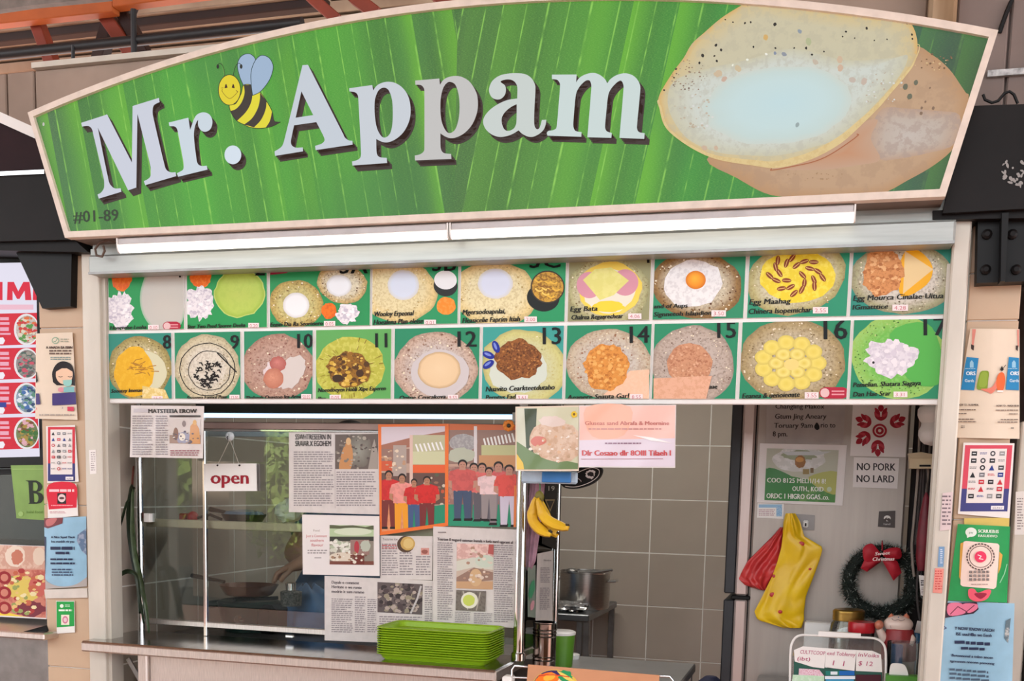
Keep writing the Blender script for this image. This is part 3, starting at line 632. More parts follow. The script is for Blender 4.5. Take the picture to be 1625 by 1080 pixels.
tag(MB().tube([at(*p, 2.93) for p in ((1560, 150), (1563, 158), (1574, 163), (1584, 160), (1594, 148), (1602, 145), (1609, 150), (1615, 164))], .0035, 6).build('loose_wire', BLACK, base=tuple(at(1590, 155, 2.93))), 'thin black wire curling above the right black beam', 'cable')
tag(MB().tube([at(*p, 3.315) for p in ((1606, 0), (1598, 18), (1590, 40), (1586, 52))], .006, 6).build('drain_cable', BLACK, base=tuple(at(1600, 20, 3.3))), 'black cable running down the grey wall at top right', 'cable')
tg = MB().box(at(1567, 114, 3.315).x, at(1660, 114, 3.315).x, 3.31, 3.325, at(1600, 119, 3.31).z, at(1600, 109, 3.31).z).build('silver_tape', mat('silver_tape', (190, 186, 184), .3, .6, .3, 60), base=tuple(at(1600, 114, 3.31)))
tag(tg, 'strip of silver tape across the grey wall right of the sign', 'tape')
# ---------------------------------------------------------------- picture menu: two rows of printed panels in a white frame
YM = 3.0
G = (42, 150, 96); G2 = (40, 140, 100); TEAL = (46, 140, 122)
MX0, MX1 = at(166, 600, YM).x, at(1507, 560, YM).x-.004
MZ0 = at(800, 640.5, YM).z; MZ1 = hz0+.03
zr1 = (at(172, 524, YM).z+at(1504, 499, YM).z)/2; zr2 = (at(172, 531, YM).z+at(1504, 503.5, YM).z)/2; zb = (at(172, 635, YM).z+at(1500, 630, YM).z)/2
menu = thing('menu_board', 'long picture menu of eighteen numbered dishes hanging under the lamp', 'menu board', ((MX0+MX1)/2, YM, MZ0))
MB().box(MX0, MX1, YM+.004, YM+.018, MZ0, MZ1, .002).build('backing_panel', WHITEP, menu)
def inv(x, z, Y=YM):
    d = V((x, Y, z))-EYE; w = d.dot(FW); return CX+F*d.dot(RT)/w, CY-F*d.dot(UP)/w
cells = []
def cell(xa, xb, row, bgc, draw, cap=None, num=None, label=None):
    """one printed panel, its picture, its number and its caption"""
    za, zb_ = (MZ1, zr1) if row == 1 else (zr2, zb); ym = 478 if row == 1 else 575
    x0, x1 = at(xa, ym, YM).x, at(xb, ym, YM).x
    pn = MB().box(x0, x1, YM-.0015, YM+.0045, zb_, za, .0008).build('menu_panel', WHITEP, menu, label=label)
    q = [inv(x0+.001, za), inv(x1-.001, za), inv(x1-.001, zb_+.001), inv(x0+.001, zb_+.001)]
    p = Print(YM-.0015, off=.0004, step=.000025); p.clip = q
    p.poly(q, bgc); draw(p); p.build('dish_picture', PM, pn)
    t = Print(YM-.0015, off=.0022, step=.00002); t.clip = q
    if num: t.text(num[0], num[1], num[2], num[3], (8, 9, 9), w=num[4], rot=-.01, bold=.7)
    for c in cap or []:
        if c[0] == '$':
            x, y, w, h, s = c[1:]; t.rect(x, y, x+w, y+h, (240, 226, 226)); t.text(s, x+w*.12, y+h*.82, h*.62, (196, 110, 120), w=w*.76)
        elif c[0] == 'o':
            x, y, w, h = c[1:]; r = h/2
            t.poly([(x+r, y), (x+w-r, y), (x+w-r*.3, y+r*.3), (x+w, y+r), (x+w-r*.3, y+h-r*.3), (x+w-r, y+h), (x+r, y+h), (x+r*.3, y+h-r*.3), (x, y+r), (x+r*.3, y+r*.3)], (178, 32, 60))
            t.ell(x+r, y+r, r*.8, r*.8, (226, 190, 190)); t.rect(x+w*.42, y+h*.3, x+w*.85, y+h*.42, (226, 150, 160)); t.rect(x+w*.42, y+h*.58, x+w*.85, y+h*.7, (226, 150, 160))
        else:
            s, x, y, h, w = c; t.text(s, x, y, h, (26, 28, 20), w=w, rot=-.03, shear=.22, bold=.45)
    if t.T: t.build('lettering', PM, pn)
def lace(p, cx, cy, rx, ry, edge, mid, spk=(110, 80, 50), rot=0, n=90, r=1.3, ring=.62, jag=.05):
    p.rad(p.outline(cx, cy, rx, ry, rot, jag), (cx, cy), [(0, mid), (ring, mid), (.9, edge), (1, tuple(int(v*.86) for v in edge))], c2=spk, amt=.35, sc=150)
    p.scatter(cx, cy, rx*.96, ry*.96, n, r, [spk, tuple(int(v*.8) for v in edge), (236, 226, 200), tuple(int((a+b)/2) for a, b in zip(spk, edge))], ring)
def pool(p, cx, cy, rx, ry, c=(228, 234, 242), e=(216, 216, 214)): p.rad(p.outline(cx, cy, rx, ry, 0, .03), (cx, cy), [(0, c), (.75, c), (1, e)])
def curd(p, cx, cy, rx, ry, c=(236, 232, 236), d=(196, 190, 204)):
    p.ell(cx, cy, rx, ry, c, 0, .35, 40, c2=d, amt=.7, sc=130); p.scatter(cx, cy, rx*.9, ry*.9, 26, 3.2, [c, (246, 244, 246), d], 0)
def heap(p, cx, cy, rx, ry, cols, n=140, r=2.4, jag=.16):
    p.ell(cx, cy, rx, ry, cols[0], 0, jag, 40, c2=cols[1], amt=.7, sc=160); p.scatter(cx, cy, rx*.92, ry*.92, n, r, cols, 0)
def d1(p):
    p.ell(193, 440, 16, 22, (226, 98, 18), 0, .12, c2=(240, 130, 40), amt=.6); curd(p, 191, 494, 20, 32)
    p.rad(catmull([(x, y, 1) for x, y in ((240,428),(226,450),(222,478),(230,505),(250,525),(280,522),(292,500),(293,430))]), (262, 478), [(0, (200, 196, 186)), (.9, (196, 194, 186)), (1, (150, 190, 160))])
def d2(p):
    p.ell(318, 440, 17, 16, (232, 104, 20), 0, .12, c2=(244, 140, 50), amt=.6); curd(p, 316, 480, 21, 27)
    p.rad(p.outline(380, 465, 40, 38, .1, .06), (380, 465), [(0, (188, 206, 96)), (.8, (180, 204, 90)), (.94, (160, 190, 70)), (1, (206, 220, 130))], c2=(170, 196, 84), amt=.4, sc=60)
def d3(p):
    lace(p, 470, 482, 43, 38, (196, 172, 96), (206, 196, 130), (112, 88, 44), .1); pool(p, 470, 484, 21, 20, (238, 240, 242))
    lace(p, 543, 450, 40, 31, (206, 180, 120), (222, 214, 186), (104, 78, 50), .2); pool(p, 538, 453, 20, 17, (236, 240, 244))
    p.ell(522, 493, 12, 13, (240, 116, 16), 0, .12, c2=(200, 80, 10), amt=.6); curd(p, 551, 497, 17, 15)
    p.poly([(429, 424), (456, 424), (456, 433), (429, 436)], (150, 36, 62))
def d3b(p):
    lace(p, 632, 462, 62, 50, (226, 202, 140), (228, 216, 170), (176, 150, 90), .1, 70); pool(p, 640, 452, 25, 24, (214, 224, 240))
    p.ell(707, 453, 19, 17, (40, 40, 40), .1); p.ell(707, 444, 18, 15, (232, 234, 236), .1); p.ell(708, 485, 15, 14, (246, 140, 40), 0, .1, c2=(250, 166, 80), amt=.5)
def d3c(p):
    lace(p, 785, 466, 68, 52, (226, 204, 142), (230, 220, 176), (176, 150, 90), .08, 70); pool(p, 786, 450, 28, 24, (214, 222, 240))
    p.ell(862, 472, 26, 22, (24, 28, 26), .1); p.ell(869, 455, 27, 26, (60, 52, 40), .1); p.ell(869, 455, 25, 24, (206, 160, 60), .1, c2=(120, 80, 30), amt=.8, sc=150)
    for k in range(13): a = k*2.4; r_ = 18*math.sqrt(k/13); x, y = 869+r_*math.cos(a), 455+r_*math.sin(a); p.line([(x-5, y-3), (x, y+1), (x+5, y-1)], 2.6, rnd.choice([(232, 186, 70), (244, 206, 100), (150, 104, 40)]), smooth=True)
def d4(p):
    lace(p, 965, 462, 66, 54, (180, 178, 130), (214, 206, 176), (120, 100, 60), 0, 110); p.ell(968, 458, 50, 43, (238, 212, 90), 0, .06); p.ell(966, 462, 40, 36, (232, 228, 210), 0, .08)
    p.ell(935, 452, 20, 21, (214, 150, 166)); p.ell(992, 448, 21, 21, (214, 150, 166)); p.ell(965, 486, 26, 9, (240, 212, 60), 0, .15)
    p.poly([(925, 444), (944, 427), (970, 424), (998, 445), (974, 468), (952, 476)], (226, 222, 130), c2=(236, 232, 150), amt=.5, sc=40)
def d5(p):
    lace(p, 1106, 452, 72, 54, (150, 116, 66), (206, 196, 170), (92, 58, 36), .1, 130, 1.6); p.ell(1100, 450, 46, 38, (236, 236, 236), 0, .1, c2=(206, 204, 206), amt=.6, sc=90)
    p.rad(p.outline(1104, 444, 16, 14.5), (1102, 441), [(0, (248, 186, 60)), (.7, (238, 150, 30)), (1, (214, 116, 20))])
def d6(p):
    lace(p, 1264, 440, 80, 58, (186, 178, 122), (214, 210, 186), (140, 116, 70), -.25, 80); p.ell(1266, 438, 60, 42, (234, 210, 52), -.05, .06, c2=(246, 230, 96), amt=.6, sc=60)
    for k in range(22):
        a = k*2.4; q = (.25+.72*math.sqrt(k/22)); x, y = 1262+46*q*math.cos(a), 436+32*q*math.sin(a); t = a+.8
        p.ell(x, y, 7.5, 3.6, (138, 62, 30), t); p.line([(x-6*math.cos(t), y-6*math.sin(t)), (x+6*math.cos(t), y+6*math.sin(t))], 1.0, (232, 196, 120))
def d7(p):
    lace(p, 1432, 442, 82, 56, (170, 168, 130), (214, 208, 196), (110, 96, 74), 0, 150); p.poly([(1440, 396), (1462, 400), (1480, 424), (1470, 452), (1430, 470), (1428, 420)], (240, 176, 30), smooth=True)
    p.poly([(1436, 398), (1481, 427), (1433, 466)], (232, 204, 150)); heap(p, 1401, 432, 32, 38, [(214, 148, 90), (180, 112, 62), (232, 180, 124)], 130, 3)
def d8(p):
    lace(p, 222, 584, 50, 51, (176, 160, 96), (206, 196, 150), (104, 88, 50), 0, 120); p.ell(226, 590, 39, 34, (216, 214, 180), 0, .04); p.ell(213, 590, 31, 40, (230, 176, 24), 0, .06, c2=(240, 196, 50), amt=.5, sc=50)
    for k in range(22): a = rnd.random()*6.28; x, y = 222+rnd.gauss(0, 9), 582+rnd.gauss(0, 6); p.line([(x, y), (x+12*math.cos(a), y+5*math.sin(a))], 1.3, (176, 120, 30))
    p.poly([(226, 612), (262, 618), (268, 632), (226, 636)], (226, 200, 120), c2=(244, 230, 180), amt=.7, sc=90)
def d9(p):
    lace(p, 329, 584, 52, 54, (206, 196, 160), (222, 216, 200), (150, 136, 110), 0, 120, 1.2, .5); B_ = (30, 26, 26)
    p.line(p.outline(329, 586, 44, 42, 0, .03, 30), 1.3, B_, True); p.line(p.outline(332, 588, 33, 31, 0, .05, 30), 1.1, B_, True); p.line([(345, 560), (375, 590)], 2, B_)
    for k in range(44):
        a = rnd.random()*6.28; q = 24*math.sqrt(rnd.random()); x, y = 332+q*math.cos(a), 590+q*math.sin(a)*.95; s = rnd.choice([-1, 1])
        p.line([(x-3, y+rnd.uniform(-2, 2)), (x, y), (x+2*s, y+4), (x+4, y+3)][:rnd.choice([3, 4])], 1.9, B_)
def d10(p):
    lace(p, 441, 582, 58, 52, (186, 150, 130), (196, 172, 160), (128, 76, 66), 0, 200, 1.5, .0); p.ell(442, 592, 26, 22, (222, 206, 206), .2, .2, c2=(236, 226, 226), amt=.6)
    p.ell(462, 590, 18, 30, (214, 206, 200), .6, .2); p.rad(p.outline(441, 577, 13, 12, 0, .08), (440, 574), [(0, (210, 134, 124)), (1, (170, 92, 84))], c2=(190, 110, 100), amt=.6, sc=140)
    p.rad(p.outline(434, 600, 16, 16, 0, .06), (432, 597), [(0, (222, 158, 130)), (1, (186, 116, 92))], c2=(200, 130, 104), amt=.6, sc=140)
def d11(p):
    p.ell(556, 584, 56, 50, (186, 186, 70), 0, .1, c2=(206, 206, 96), amt=.8, sc=70)
    for k in range(60): a = rnd.random()*6.28; q = rnd.uniform(.5, .95); x, y = 556+54*q*math.cos(a), 584+48*q*math.sin(a); p.line([(x, y), (x+6*math.cos(a), y+6*math.sin(a))], 1.2, rnd.choice([(160, 150, 50), (214, 210, 110), (140, 120, 44)]))
    heap(p, 554, 586, 33, 28, [(150, 104, 30), (86, 54, 16), (206, 166, 60), (226, 190, 90)], 90, 4)
    p.ell(536, 600, 9, 6, (60, 38, 16)); p.ell(571, 592, 6, 6, (70, 42, 16))
def d12(p):
    lace(p, 692, 584, 66, 58, (202, 176, 156), (206, 200, 196), (128, 92, 74), 0, 200, 1.6, .45); p.ell(698, 592, 46, 38, (206, 200, 200), 0, .05)
    p.rad(p.outline(697, 587, 34, 29, 0, .04), (697, 585), [(0, (236, 210, 170)), (.85, (230, 202, 160)), (1, (196, 166, 124))])
def d13(p):
    lace(p, 832, 582, 68, 58, (206, 204, 132), (206, 208, 160), (190, 180, 110), .3, 60); p.ell(822, 586, 48, 38, (210, 220, 206), 0, .1)
    heap(p, 823, 571, 36, 31, [(150, 92, 40), (96, 54, 22), (186, 126, 64), (128, 74, 34)], 260, 1.8)
    for x, y, t in ((787, 550, 1.2), (775, 563, .4), (775, 578, -.6)): p.ell(x, y, 10, 5.5, (30, 44, 150), t); p.ell(x-1, y-1, 6, 2, (120, 140, 220), t)
def d14(p):
    lace(p, 966, 578, 68, 56, (200, 186, 160), (206, 204, 200), (150, 104, 76), 0, 170, 1.5, .35); p.poly([(1000, 588), (1030, 586), (1030, 636), (958, 626)], (240, 196, 164), c2=(244, 206, 180), amt=.5)
    heap(p, 962, 582, 36, 36, [(222, 150, 66), (190, 116, 44), (236, 178, 96), (230, 170, 90)], 120, 3.4)
def d15(p):
    lace(p, 1100, 578, 66, 62, (186, 170, 156), (200, 190, 182), (120, 98, 84), 0, 240, 1.3, .2); heap(p, 1094, 578, 36, 33, [(206, 152, 116), (180, 120, 88), (222, 176, 142)], 170, 1.8, .06)
    p.poly([(1037, 600), (1130, 596), (1120, 634), (1037, 634)], (228, 178, 148), c2=(212, 156, 122), amt=.6)
def d16(p):
    lace(p, 1258, 572, 84, 66, (176, 156, 110), (206, 198, 176), (122, 102, 66), .05, 260, 1.5, .4)
    for k in range(11): a = k*.571; p.rad(p.outline(1254+44*math.cos(a), 576+33*math.sin(a), 14, 12, 0, .05, 16), (1254+44*math.cos(a), 576+33*math.sin(a)), [(0, (226, 206, 90)), (.6, (232, 216, 110)), (1, (214, 196, 96))])
    for k in range(6): a = k*1.047; p.rad(p.outline(1254+22*math.cos(a), 576+16*math.sin(a), 13, 10, 0, .05, 16), (1254+22*math.cos(a), 576+16*math.sin(a)), [(0, (222, 200, 84)), (.6, (236, 222, 130)), (1, (210, 190, 90))])
    p.ell(1256, 578, 12, 9, (236, 214, 130))
def d17(p):
    p.rad(p.outline(1426, 566, 76, 66, .1, .03), (1426, 566), [(0, (120, 196, 90)), (.6, (112, 190, 80)), (1, (156, 196, 96))], c2=(150, 206, 116), amt=.5, sc=130)
    p.scatter(1426, 566, 73, 63, 170, 1.3, [(80, 130, 50), (60, 100, 46), (176, 206, 120)], .72); p.poly([(1412, 530), (1470, 512), (1494, 560), (1488, 610), (1440, 600)], (86, 180, 78), smooth=True)
    p.ell(1414, 568, 40, 30, (226, 222, 230), 0, .28, 44, c2=(196, 190, 204), amt=.7, sc=90); p.scatter(1414, 568, 36, 27, 40, 4.5, [(236, 232, 238), (214, 208, 220)], 0); p.ell(1386, 575, 2, 2, (40, 36, 40))
cell(172, 292, 1, (40, 152, 84), d1, [('Honevelse Leoha', 174, 523, 6, 58), ('$', 235, 515, 17, 9, '0.10'), ('o', 258, 510, 29, 14)], ('1', 281, 440, 26, 9), 'panel with white curd and a pale pancake')
cell(296.5, 424, 1, (40, 152, 84), d2, [('Ster Two Peed Sporee Deeha', 297, 521, 6, 92), ('$', 394, 512, 17, 9, '0.20')], ('2', 404, 437, 26, 17), 'panel with a pale green pancake')
cell(428, 587.5, 1, (40, 146, 84), d3, [('Eegan Dia Ra Seortisero', 428, 518, 6.5, 84), ('$', 514, 509, 18, 9, '0.05')], ('3A', 537, 434, 26, 46), 'panel with two white centred pancakes')
cell(590.5, 727, 1, G, d3b, [('Wooloy Erpeonal', 593, 502, 8, 63), ('Hoealena Plan eleise', 592, 515, 8, 79), ('$', 673, 507, 19, 9, '0.01')], ('3B', 684, 430, 26, 40), 'panel with a pancake, white cup and orange relish')
cell(730.5, 897, 1, G, d3c, [('Mgersodoapnlai,', 733, 499, 8, 69), ('Fleasicelie Faprim Itiah', 733, 512, 8, 92), ('$', 832, 502, 20, 9, '2.00')], ('3C', 838, 425, 26, 53), 'panel with a pancake and a bowl of yellow curry')
cell(901, 1031.5, 1, (150, 150, 110), d4, [('Egg Bata', 904, 494, 8, 44), ('Chalrea Reganrechear', 906, 507, 7.5, 82), ('$', 997, 497, 21, 9, '4.06')], ('4', 1019, 417, 26, 14), 'panel with cheese over pink ham')
cell(1036, 1181, 1, (46, 140, 100), d5, [('and of Aups', 1037, 489, 6.5, 54), ('Signnetoh Islandion', 1037, 502, 7, 92), ('$', 1129, 492, 23, 10, '3.50')], None, 'panel with a fried egg')
cell(1186, 1345, 1, (44, 146, 110), d6, [('Egg Maahag', 1188, 483, 8.5, 66), ('Chinera Isopemichar', 1187, 498, 8.5, 100), ('$', 1290, 487, 24, 10, '2.55')], None, 'panel with a yellow egg pancake dotted brown')
cell(1349.5, 1507, 1, TEAL, d7, [('Egg Mourca Cinalae Uitua', 1353, 477, 8.5, 144), ('IGmatttice', 1352, 491, 7.5, 57), ('$', 1416, 483, 25, 10, '4.28')], None, 'panel with shredded meat and a cheese triangle')
cell(172.5, 272.5, 2, TEAL, d8, [('Sooutey Imenan', 176, 623, 6, 50), ('$', 241, 628, 17, 7, '15.0')], ('8', 258, 553, 22, 14), 'panel numbered 8 with a yellow filling')
cell(277, 382, 2, G2, d9, [('Sooonna Eantiol Puye', 296, 634, 6, 64), ('$', 364, 626, 16, 9, '12.00')], ('9', 365, 553, 22, 15), 'panel numbered 9 with black chocolate scribbles')
cell(387, 496.5, 2, G2, d10, [('Thalanah Ouastoo lea Area', 389, 634, 6, 88), ('$', 478, 625, 16, 9, '50.05')], ('10', 466, 552, 23, 31), 'panel numbered 10 with two pink scoops')
cell(501, 621, 2, (96, 170, 90), d11, [('Noeodoeyen Hobli Xipe Eaperen', 504, 622, 6.5, 108), ('Pre', 504, 635, 6, 13), ('$', 523, 626, 18, 9, '0.05')], ('11', 590, 551, 23, 30), 'panel numbered 11 with a brown fried filling')
cell(625.5, 761, 2, G2, d12, [('Ontoe Ceucakoya', 633, 634, 6.5, 74), ('$', 711, 626, 16, 9, '9.53')], ('12', 719, 550, 25, 38), 'panel numbered 12 with a cream round')
cell(765, 894, 2, (60, 160, 150), d13, [('Nuavito Cearkteetdutabo', 770, 621, 8, 110), ('Perptus Ead', 770, 634, 7.5, 48), ('$', 819, 626, 19, 9, '3.61')], ('13', 854, 546, 27, 39), 'panel numbered 13 with brown granules and blue petals')
cell(898, 1032.5, 2, G2, d14, [('Aeanere Snauta Garl', 900, 634, 7.5, 98), ('$', 1000, 625, 20, 9, '8.55')], ('14', 992, 544, 27, 39), 'panel numbered 14 with an orange crumble')
cell(1036, 1170, 2, G2, d15, [('Sannennoo Jimoll Agvaae', 1042, 619, 7, 96), ('Fond', 1040, 634, 7, 20), ('$', 1062, 624, 20, 10, '3.61')], ('15', 1131, 536, 26, 39), 'panel numbered 15 with a peach crumble')
cell(1175, 1347, 2, G2, d16, [('Eeanea & uenoieoate', 1177, 632, 8, 92), ('$', 1277, 622, 22, 10, '3.55'), ('o', 1300, 614, 47, 18)], ('16', 1298, 538, 32, 48), 'panel numbered 16 with yellow banana slices')
cell(1351, 1500, 2, G2, d17, [('Pemelian. Shatara Siagaya', 1353, 614, 7.5, 108), ('Dan Hae Srar', 1353, 629, 7.5, 60), ('$', 1418, 621, 22, 9, '3.31')], ('17', 1457, 532, 28, 46), 'panel numbered 17 with white curd on a green pancake')
# ---------------------------------------------------------------- stainless counter
ZC = .908
cx0, cx1 = atz(135, 1017, ZC).x-.02, -.878
YC0, YC1 = 2.915, 3.21
ct = thing('service_counter', 'stainless steel service counter below the glass case', 'counter', ((cx0+cx1)/2, 3.1, 0))
MB().box(cx0, cx1, YC0, YC1, ZC-.012, ZC, .005).build('counter_top', STEELT, ct)
MB().box(cx0, cx1, YC0-.001, YC0+.02, ZC-.034, ZC-.003, .005).build('front_lip', STEELH, ct)
MB().box(cx1-.012, cx1+.001, YC0, YC1, ZC-.034, ZC-.003, .003).build('side_lip', STEELH, ct)
bx0 = at(243, 1060, 3.02).x
MB().box(bx0, cx1-.02, 3.0, 3.02, .10, ZC-.034, .004).build('front_panel', STEELH, ct)
MB().box(bx0-.035, bx0, 2.985, 3.03, 0, ZC-.034, .004).build('leg', STEELH, ct)
MB().box(cx1-.06, cx1-.02, 2.99, 3.03, 0, ZC-.034, .004).build('leg', STEELH, ct)
MB().bar(at(203, 1044, 3.03), at(232, 1095, 3.03), .016, .006, .001, (0, 1, 0)).build('brace', DKSTEEL, ct)
# ---------------------------------------------------------------- glass display case
YG, GX0, GX1 = 3.18, at(223, 900, 3.18).x, at(829, 900, 3.13).x
GR0, GR1 = 3.125, 3.50          # right-hand return of the case runs back into the stall
case = thing('glass_display_case', 'steel framed glass case with a shelf, standing on the steel counter', 'display case', ((GX0+GX1)/2, 3.3, ZC))
zt_ = at(500, 672, YG).z
R_ = .0105
MB().tube([V((GX0, YG, ZC)), V((GX0, YG, 1.75))], .012, 14).build('post', CHROME, case)
PX = at(826, 900, GR0).x
MB().tube([V((PX, GR0, ZC)), V((PX, GR0, 1.75))], .0165, 16).lathe([(.022, 0), (.022, .02), (.018, .024)], (PX, GR0, ZC), 16).build('post', CHROME, case)
PX2 = at(884, 870, GR1).x
MB().tube([V((PX2, GR1, ZC+.001)), V((PX2, GR1, 1.75))], .009, 12).build('post', CHROME, case)
mxx = at(326, 850, YG).x
MB().box(mxx-.006, mxx+.006, YG-.008, YG+.008, ZC, zt_, .002).build('mullion', CHROME, case)
ztop = at(430, 672, YG).z
MB().box(GX0, PX, YG-.012, YG+.012, ztop-.02, ztop+.004, .003).build('top_rail', mat('rail_bronze', (150, 126, 118), .4, .5), case)
zl = at(480, 1000, YG).z
MB().box(GX0+.02, at(516, 1000, YG).x+.5, YG-.006, YG+.01, at(250, 988, YG).z-.004, at(250, 984, YG).z+.006, .002).build('bottom_rail', STEELH, case)
xs_ = at(470, 850, YG).x
for a, b, lbl in ((GX0+.012, mxx-.006, None), (mxx+.006, PX-.017, None)):
    MB().box(a, b, YG-.002, YG+.003, at(250, 986, YG).z, ztop-.02).build('glass_pane', GLASS, case)
MB().bar(V((PX, GR0, ZC+.014)), V((PX2, GR1, ZC+.014)), .014, .02, .002).build('side_rail', STEELH, case)
MB().bar(V((PX, GR0+.02, 1.31)), V((PX2, GR1-.01, 1.31)), .004, .78).build('side_pane', GLASS, case)
sz = at(240, 823, 3.2).z
MB().box(GX0+.01, PX-.02, YG+.02, YG+.30, sz-.022, sz-.012, .002).box(GX0+.01, PX-.02, YG+.018, YG+.03, sz-.026, sz+.002, .002).build('shelf', mat('shelf_edge', (196, 176, 150), .4, .4), case)
MB().box(at(231, 830, 3.17).x, at(240, 830, 3.17).x, 3.16, 3.19, at(235, 828, 3.17).z, at(235, 814, 3.17).z, .001).build('shelf_clip', WHITEP, case)
for k in range(3): MB().obox(at(460+k*.1, 1009, 3.17), (.03, .012, .012), None, .003).build('foot', CHROME, case) if k == 0 else None
# tube light along the head of the case
tl = thing('case_tube_lamp', 'bluish tube lamp glowing inside the top of the glass case', 'lamp', (at(560, 655, 3.3).x, 3.3, at(560, 655, 3.3).z))
xa, xb = at(322, 655, 3.3).x, at(815, 658, 3.3).x; zz0 = at(560, 660, 3.3).z
MB().tube([V((xa, 3.3, zz0)), V((xb, 3.3, zz0))], .0072, 14).build('tube', LAMPIN, tl)
MB().box(xa-.02, xb+.02, 3.285, 3.315, zz0+.008, zz0+.05, .003).build('housing', mat('dark_green_housing', (40, 48, 44), .5), tl)
for x in (xa-.015, xb): MB().box(x, x+.015, 3.284, 3.316, zz0-.016, zz0+.014, .002).build('holder', WHITEP, tl)
MB().box(mxx, PX-.02, YG-.014, YG-.002, ztop-.026, ztop-.019, .001).build('lit_edge_strip', CHROME, case)  # chrome strip added to stand in for lamplight on the glass edge
hd = MB().box(XL+.03, PX, 3.42, 3.43, at(560, 685, 3.42).z-.02, at(560, 672, 3.42).z, .002).build('light_baffle', mat('baffle', (206, 214, 220), .35, .2), case)
# suction hook and the open sign hanging from it
hk = thing('suction_hook', 'round clear suction hook stuck on the glass above the open sign', 'hook', tuple(at(365, 692, 3.17)))
hp = at(365, 692, 3.174)
RX = Matrix.Rotation(math.radians(90), 3, 'X')
MB().lathe([(.0155, 0), (.014, .004), (.006, .008), (.005, .013), (0, .013)], hp, 18, RX).build('cup', mat('cup_plastic', (214, 222, 224), .2), hk)
MB().tube([hp+V((0, -.012, 0)), hp+V((0, -.018, -.004)), hp+V((.002, -.016, -.012))], .0016, 6).build('hook', BLACK, hk)
op = thing('open_sign', 'white sign reading open in red, hung on strings from the suction hook', 'sign', tuple(at(365, 757, 3.155)))
OY = 3.150
MB().prism([at(*p, OY) for p in ((323, 735.5), (406.3, 735), (407.4, 778.6), (323.6, 779))], (0, .004, 0)).build('board', WHITEP, op)
MB().prism([at(*p, OY+.012) for p in ((330, 736), (412, 735.5), (413, 778.6), (330, 779))], (0, .003, 0)).build('rear_board', mat('grey_card', (120, 116, 112), .6), op)
p = Print(OY); p.text('open', 364.8, 767.0, 20.5, (150, 14, 36), w=62, bold=.9, anchor='c'); p.build('lettering', PR, op, 'dark red lettering')
p = Print(OY); p.ell(345, 738, 1.6, 1.6, (60, 50, 50), n=12); p.ell(380, 738, 1.8, 1.6, (60, 50, 50), n=12); p.build('eyelet', PR, op)
for q in ((345, 738), (380, 738)): MB().tube([at(365, 697, 3.158), at(*q, OY+.003)], .0011, 5).build('string', mat('grey_string', (190, 184, 172), .7), op)
# ---------------------------------------------------------------- papers
def paper(name, label, cat, quad, Y, m=None, thick=.0008, group=None, curl=0.0, n=26, fn=None):
    ctr = (sum(q[0] for q in quad)/4, sum(q[1] for q in quad)/4)
    base = at(*ctr, Y)
    def pos(x, y, o): return at(x, y, Y-o)
    if curl:
        x0 = min(q[0] for q in quad); x1 = max(q[0] for q in quad); y0 = min(q[1] for q in quad); y1 = max(q[1] for q in quad)
        def pos(x, y, o):
            u = (x-x0)/(x1-x0); v = (y-y0)/(y1-y0)
            d = curl*(.55*math.sin(u*5.1+.6)*v+.45*(v**2))+curl*.12*math.sin(u*11+v*7)
            return at(x, y, Y-d-o)
    pos = fn or pos
    def bil(u, v, o):
        a = [quad[0][k]*(1-u)+quad[1][k]*u for k in (0, 1)]; b = [quad[3][k]*(1-u)+quad[2][k]*u for k in (0, 1)]
        return pos(a[0]*(1-v)+b[0]*v, a[1]*(1-v)+b[1]*v, o)
    if curl or fn:
        mb = MB(); mb.grid(lambda u, v: bil(u, v, 0), n, n); k = len(mb.v); mb.grid(lambda u, v: bil(u, v, -thick), n, n)
        w = n+1; e = [i for i in range(w)]+[i*w+n for i in range(1, w)]+[n*w+i for i in range(n-1, -1, -1)]+[i*w for i in range(n-1, 0, -1)]
        mb.f += [(a, b, b+k, a+k) for a, b in zip(e, e[1:]+e[:1])]
    else:
        mb = MB().prism([at(*q, Y) for q in quad], (0, thick, 0))
    o = mb.build(name, m or PAPER, base=tuple(base)); tag(o, label, cat, group)
    def mk(off=(.0012 if curl else .0004), step=.00002):
        pr = Print(Y, fn=pos, off=off, step=.00012 if (curl or fn) else step); pr.sub = 5 if (curl or fn) else None; return pr
    return o, mk
NEWS = (148, 140, 143)
GRP = 'newspaper cuttings taped to the glass'
# cutting under the menu, left
o, P_ = paper('newspaper_cutting', 'newspaper cutting hanging below panels 8 and 9 at left', 'paper', [(208, 643), (324, 644), (322, 727), (206, 725)], 2.99, PAPERG, curl=.006)
p = P_(); p.rect(212, 648, 238, 654, (190, 184, 188)); p.text('MATSTEEIA EROW', 235, 655, 6.4, (36, 30, 32), w=77, bold=.5); p.words(210, 659, 243, 723, 17, NEWS, .5); p.words(247, 659, 267, 723, 17, NEWS, .5)
p.words(270, 714, 318, 724, 3, (150, 96, 104), .5); p.rect(269, 658.5, 318, 661.5, (60, 52, 54)); p.build('lettering', PG, o)
p = P_(); p.clip = [(269, 664), (318, 665), (318, 704), (269, 703)]; p.rect(268, 662, 320, 706, (206, 198, 194)); p.rect(268, 690, 320, 706, (160, 136, 124)); p.ell(291, 694, 12, 9, (150, 150, 170), 0, .2); p.ell(289, 693, 5, 6, (226, 220, 206)); p.ell(279, 688, 4, 10, (140, 110, 100)); p.poly([(300, 704), (302, 676), (309, 668), (316, 680), (318, 704)], (204, 150, 100)); p.ell(309, 670, 3, 4, (214, 170, 110)); p.ell(292, 672, 3, 5, (140, 130, 130)); p.scatter(294, 692, 22, 12, 26, 1.8, [(120, 100, 96), (226, 216, 206), (96, 90, 110)]); p.build('photo', PG, o)
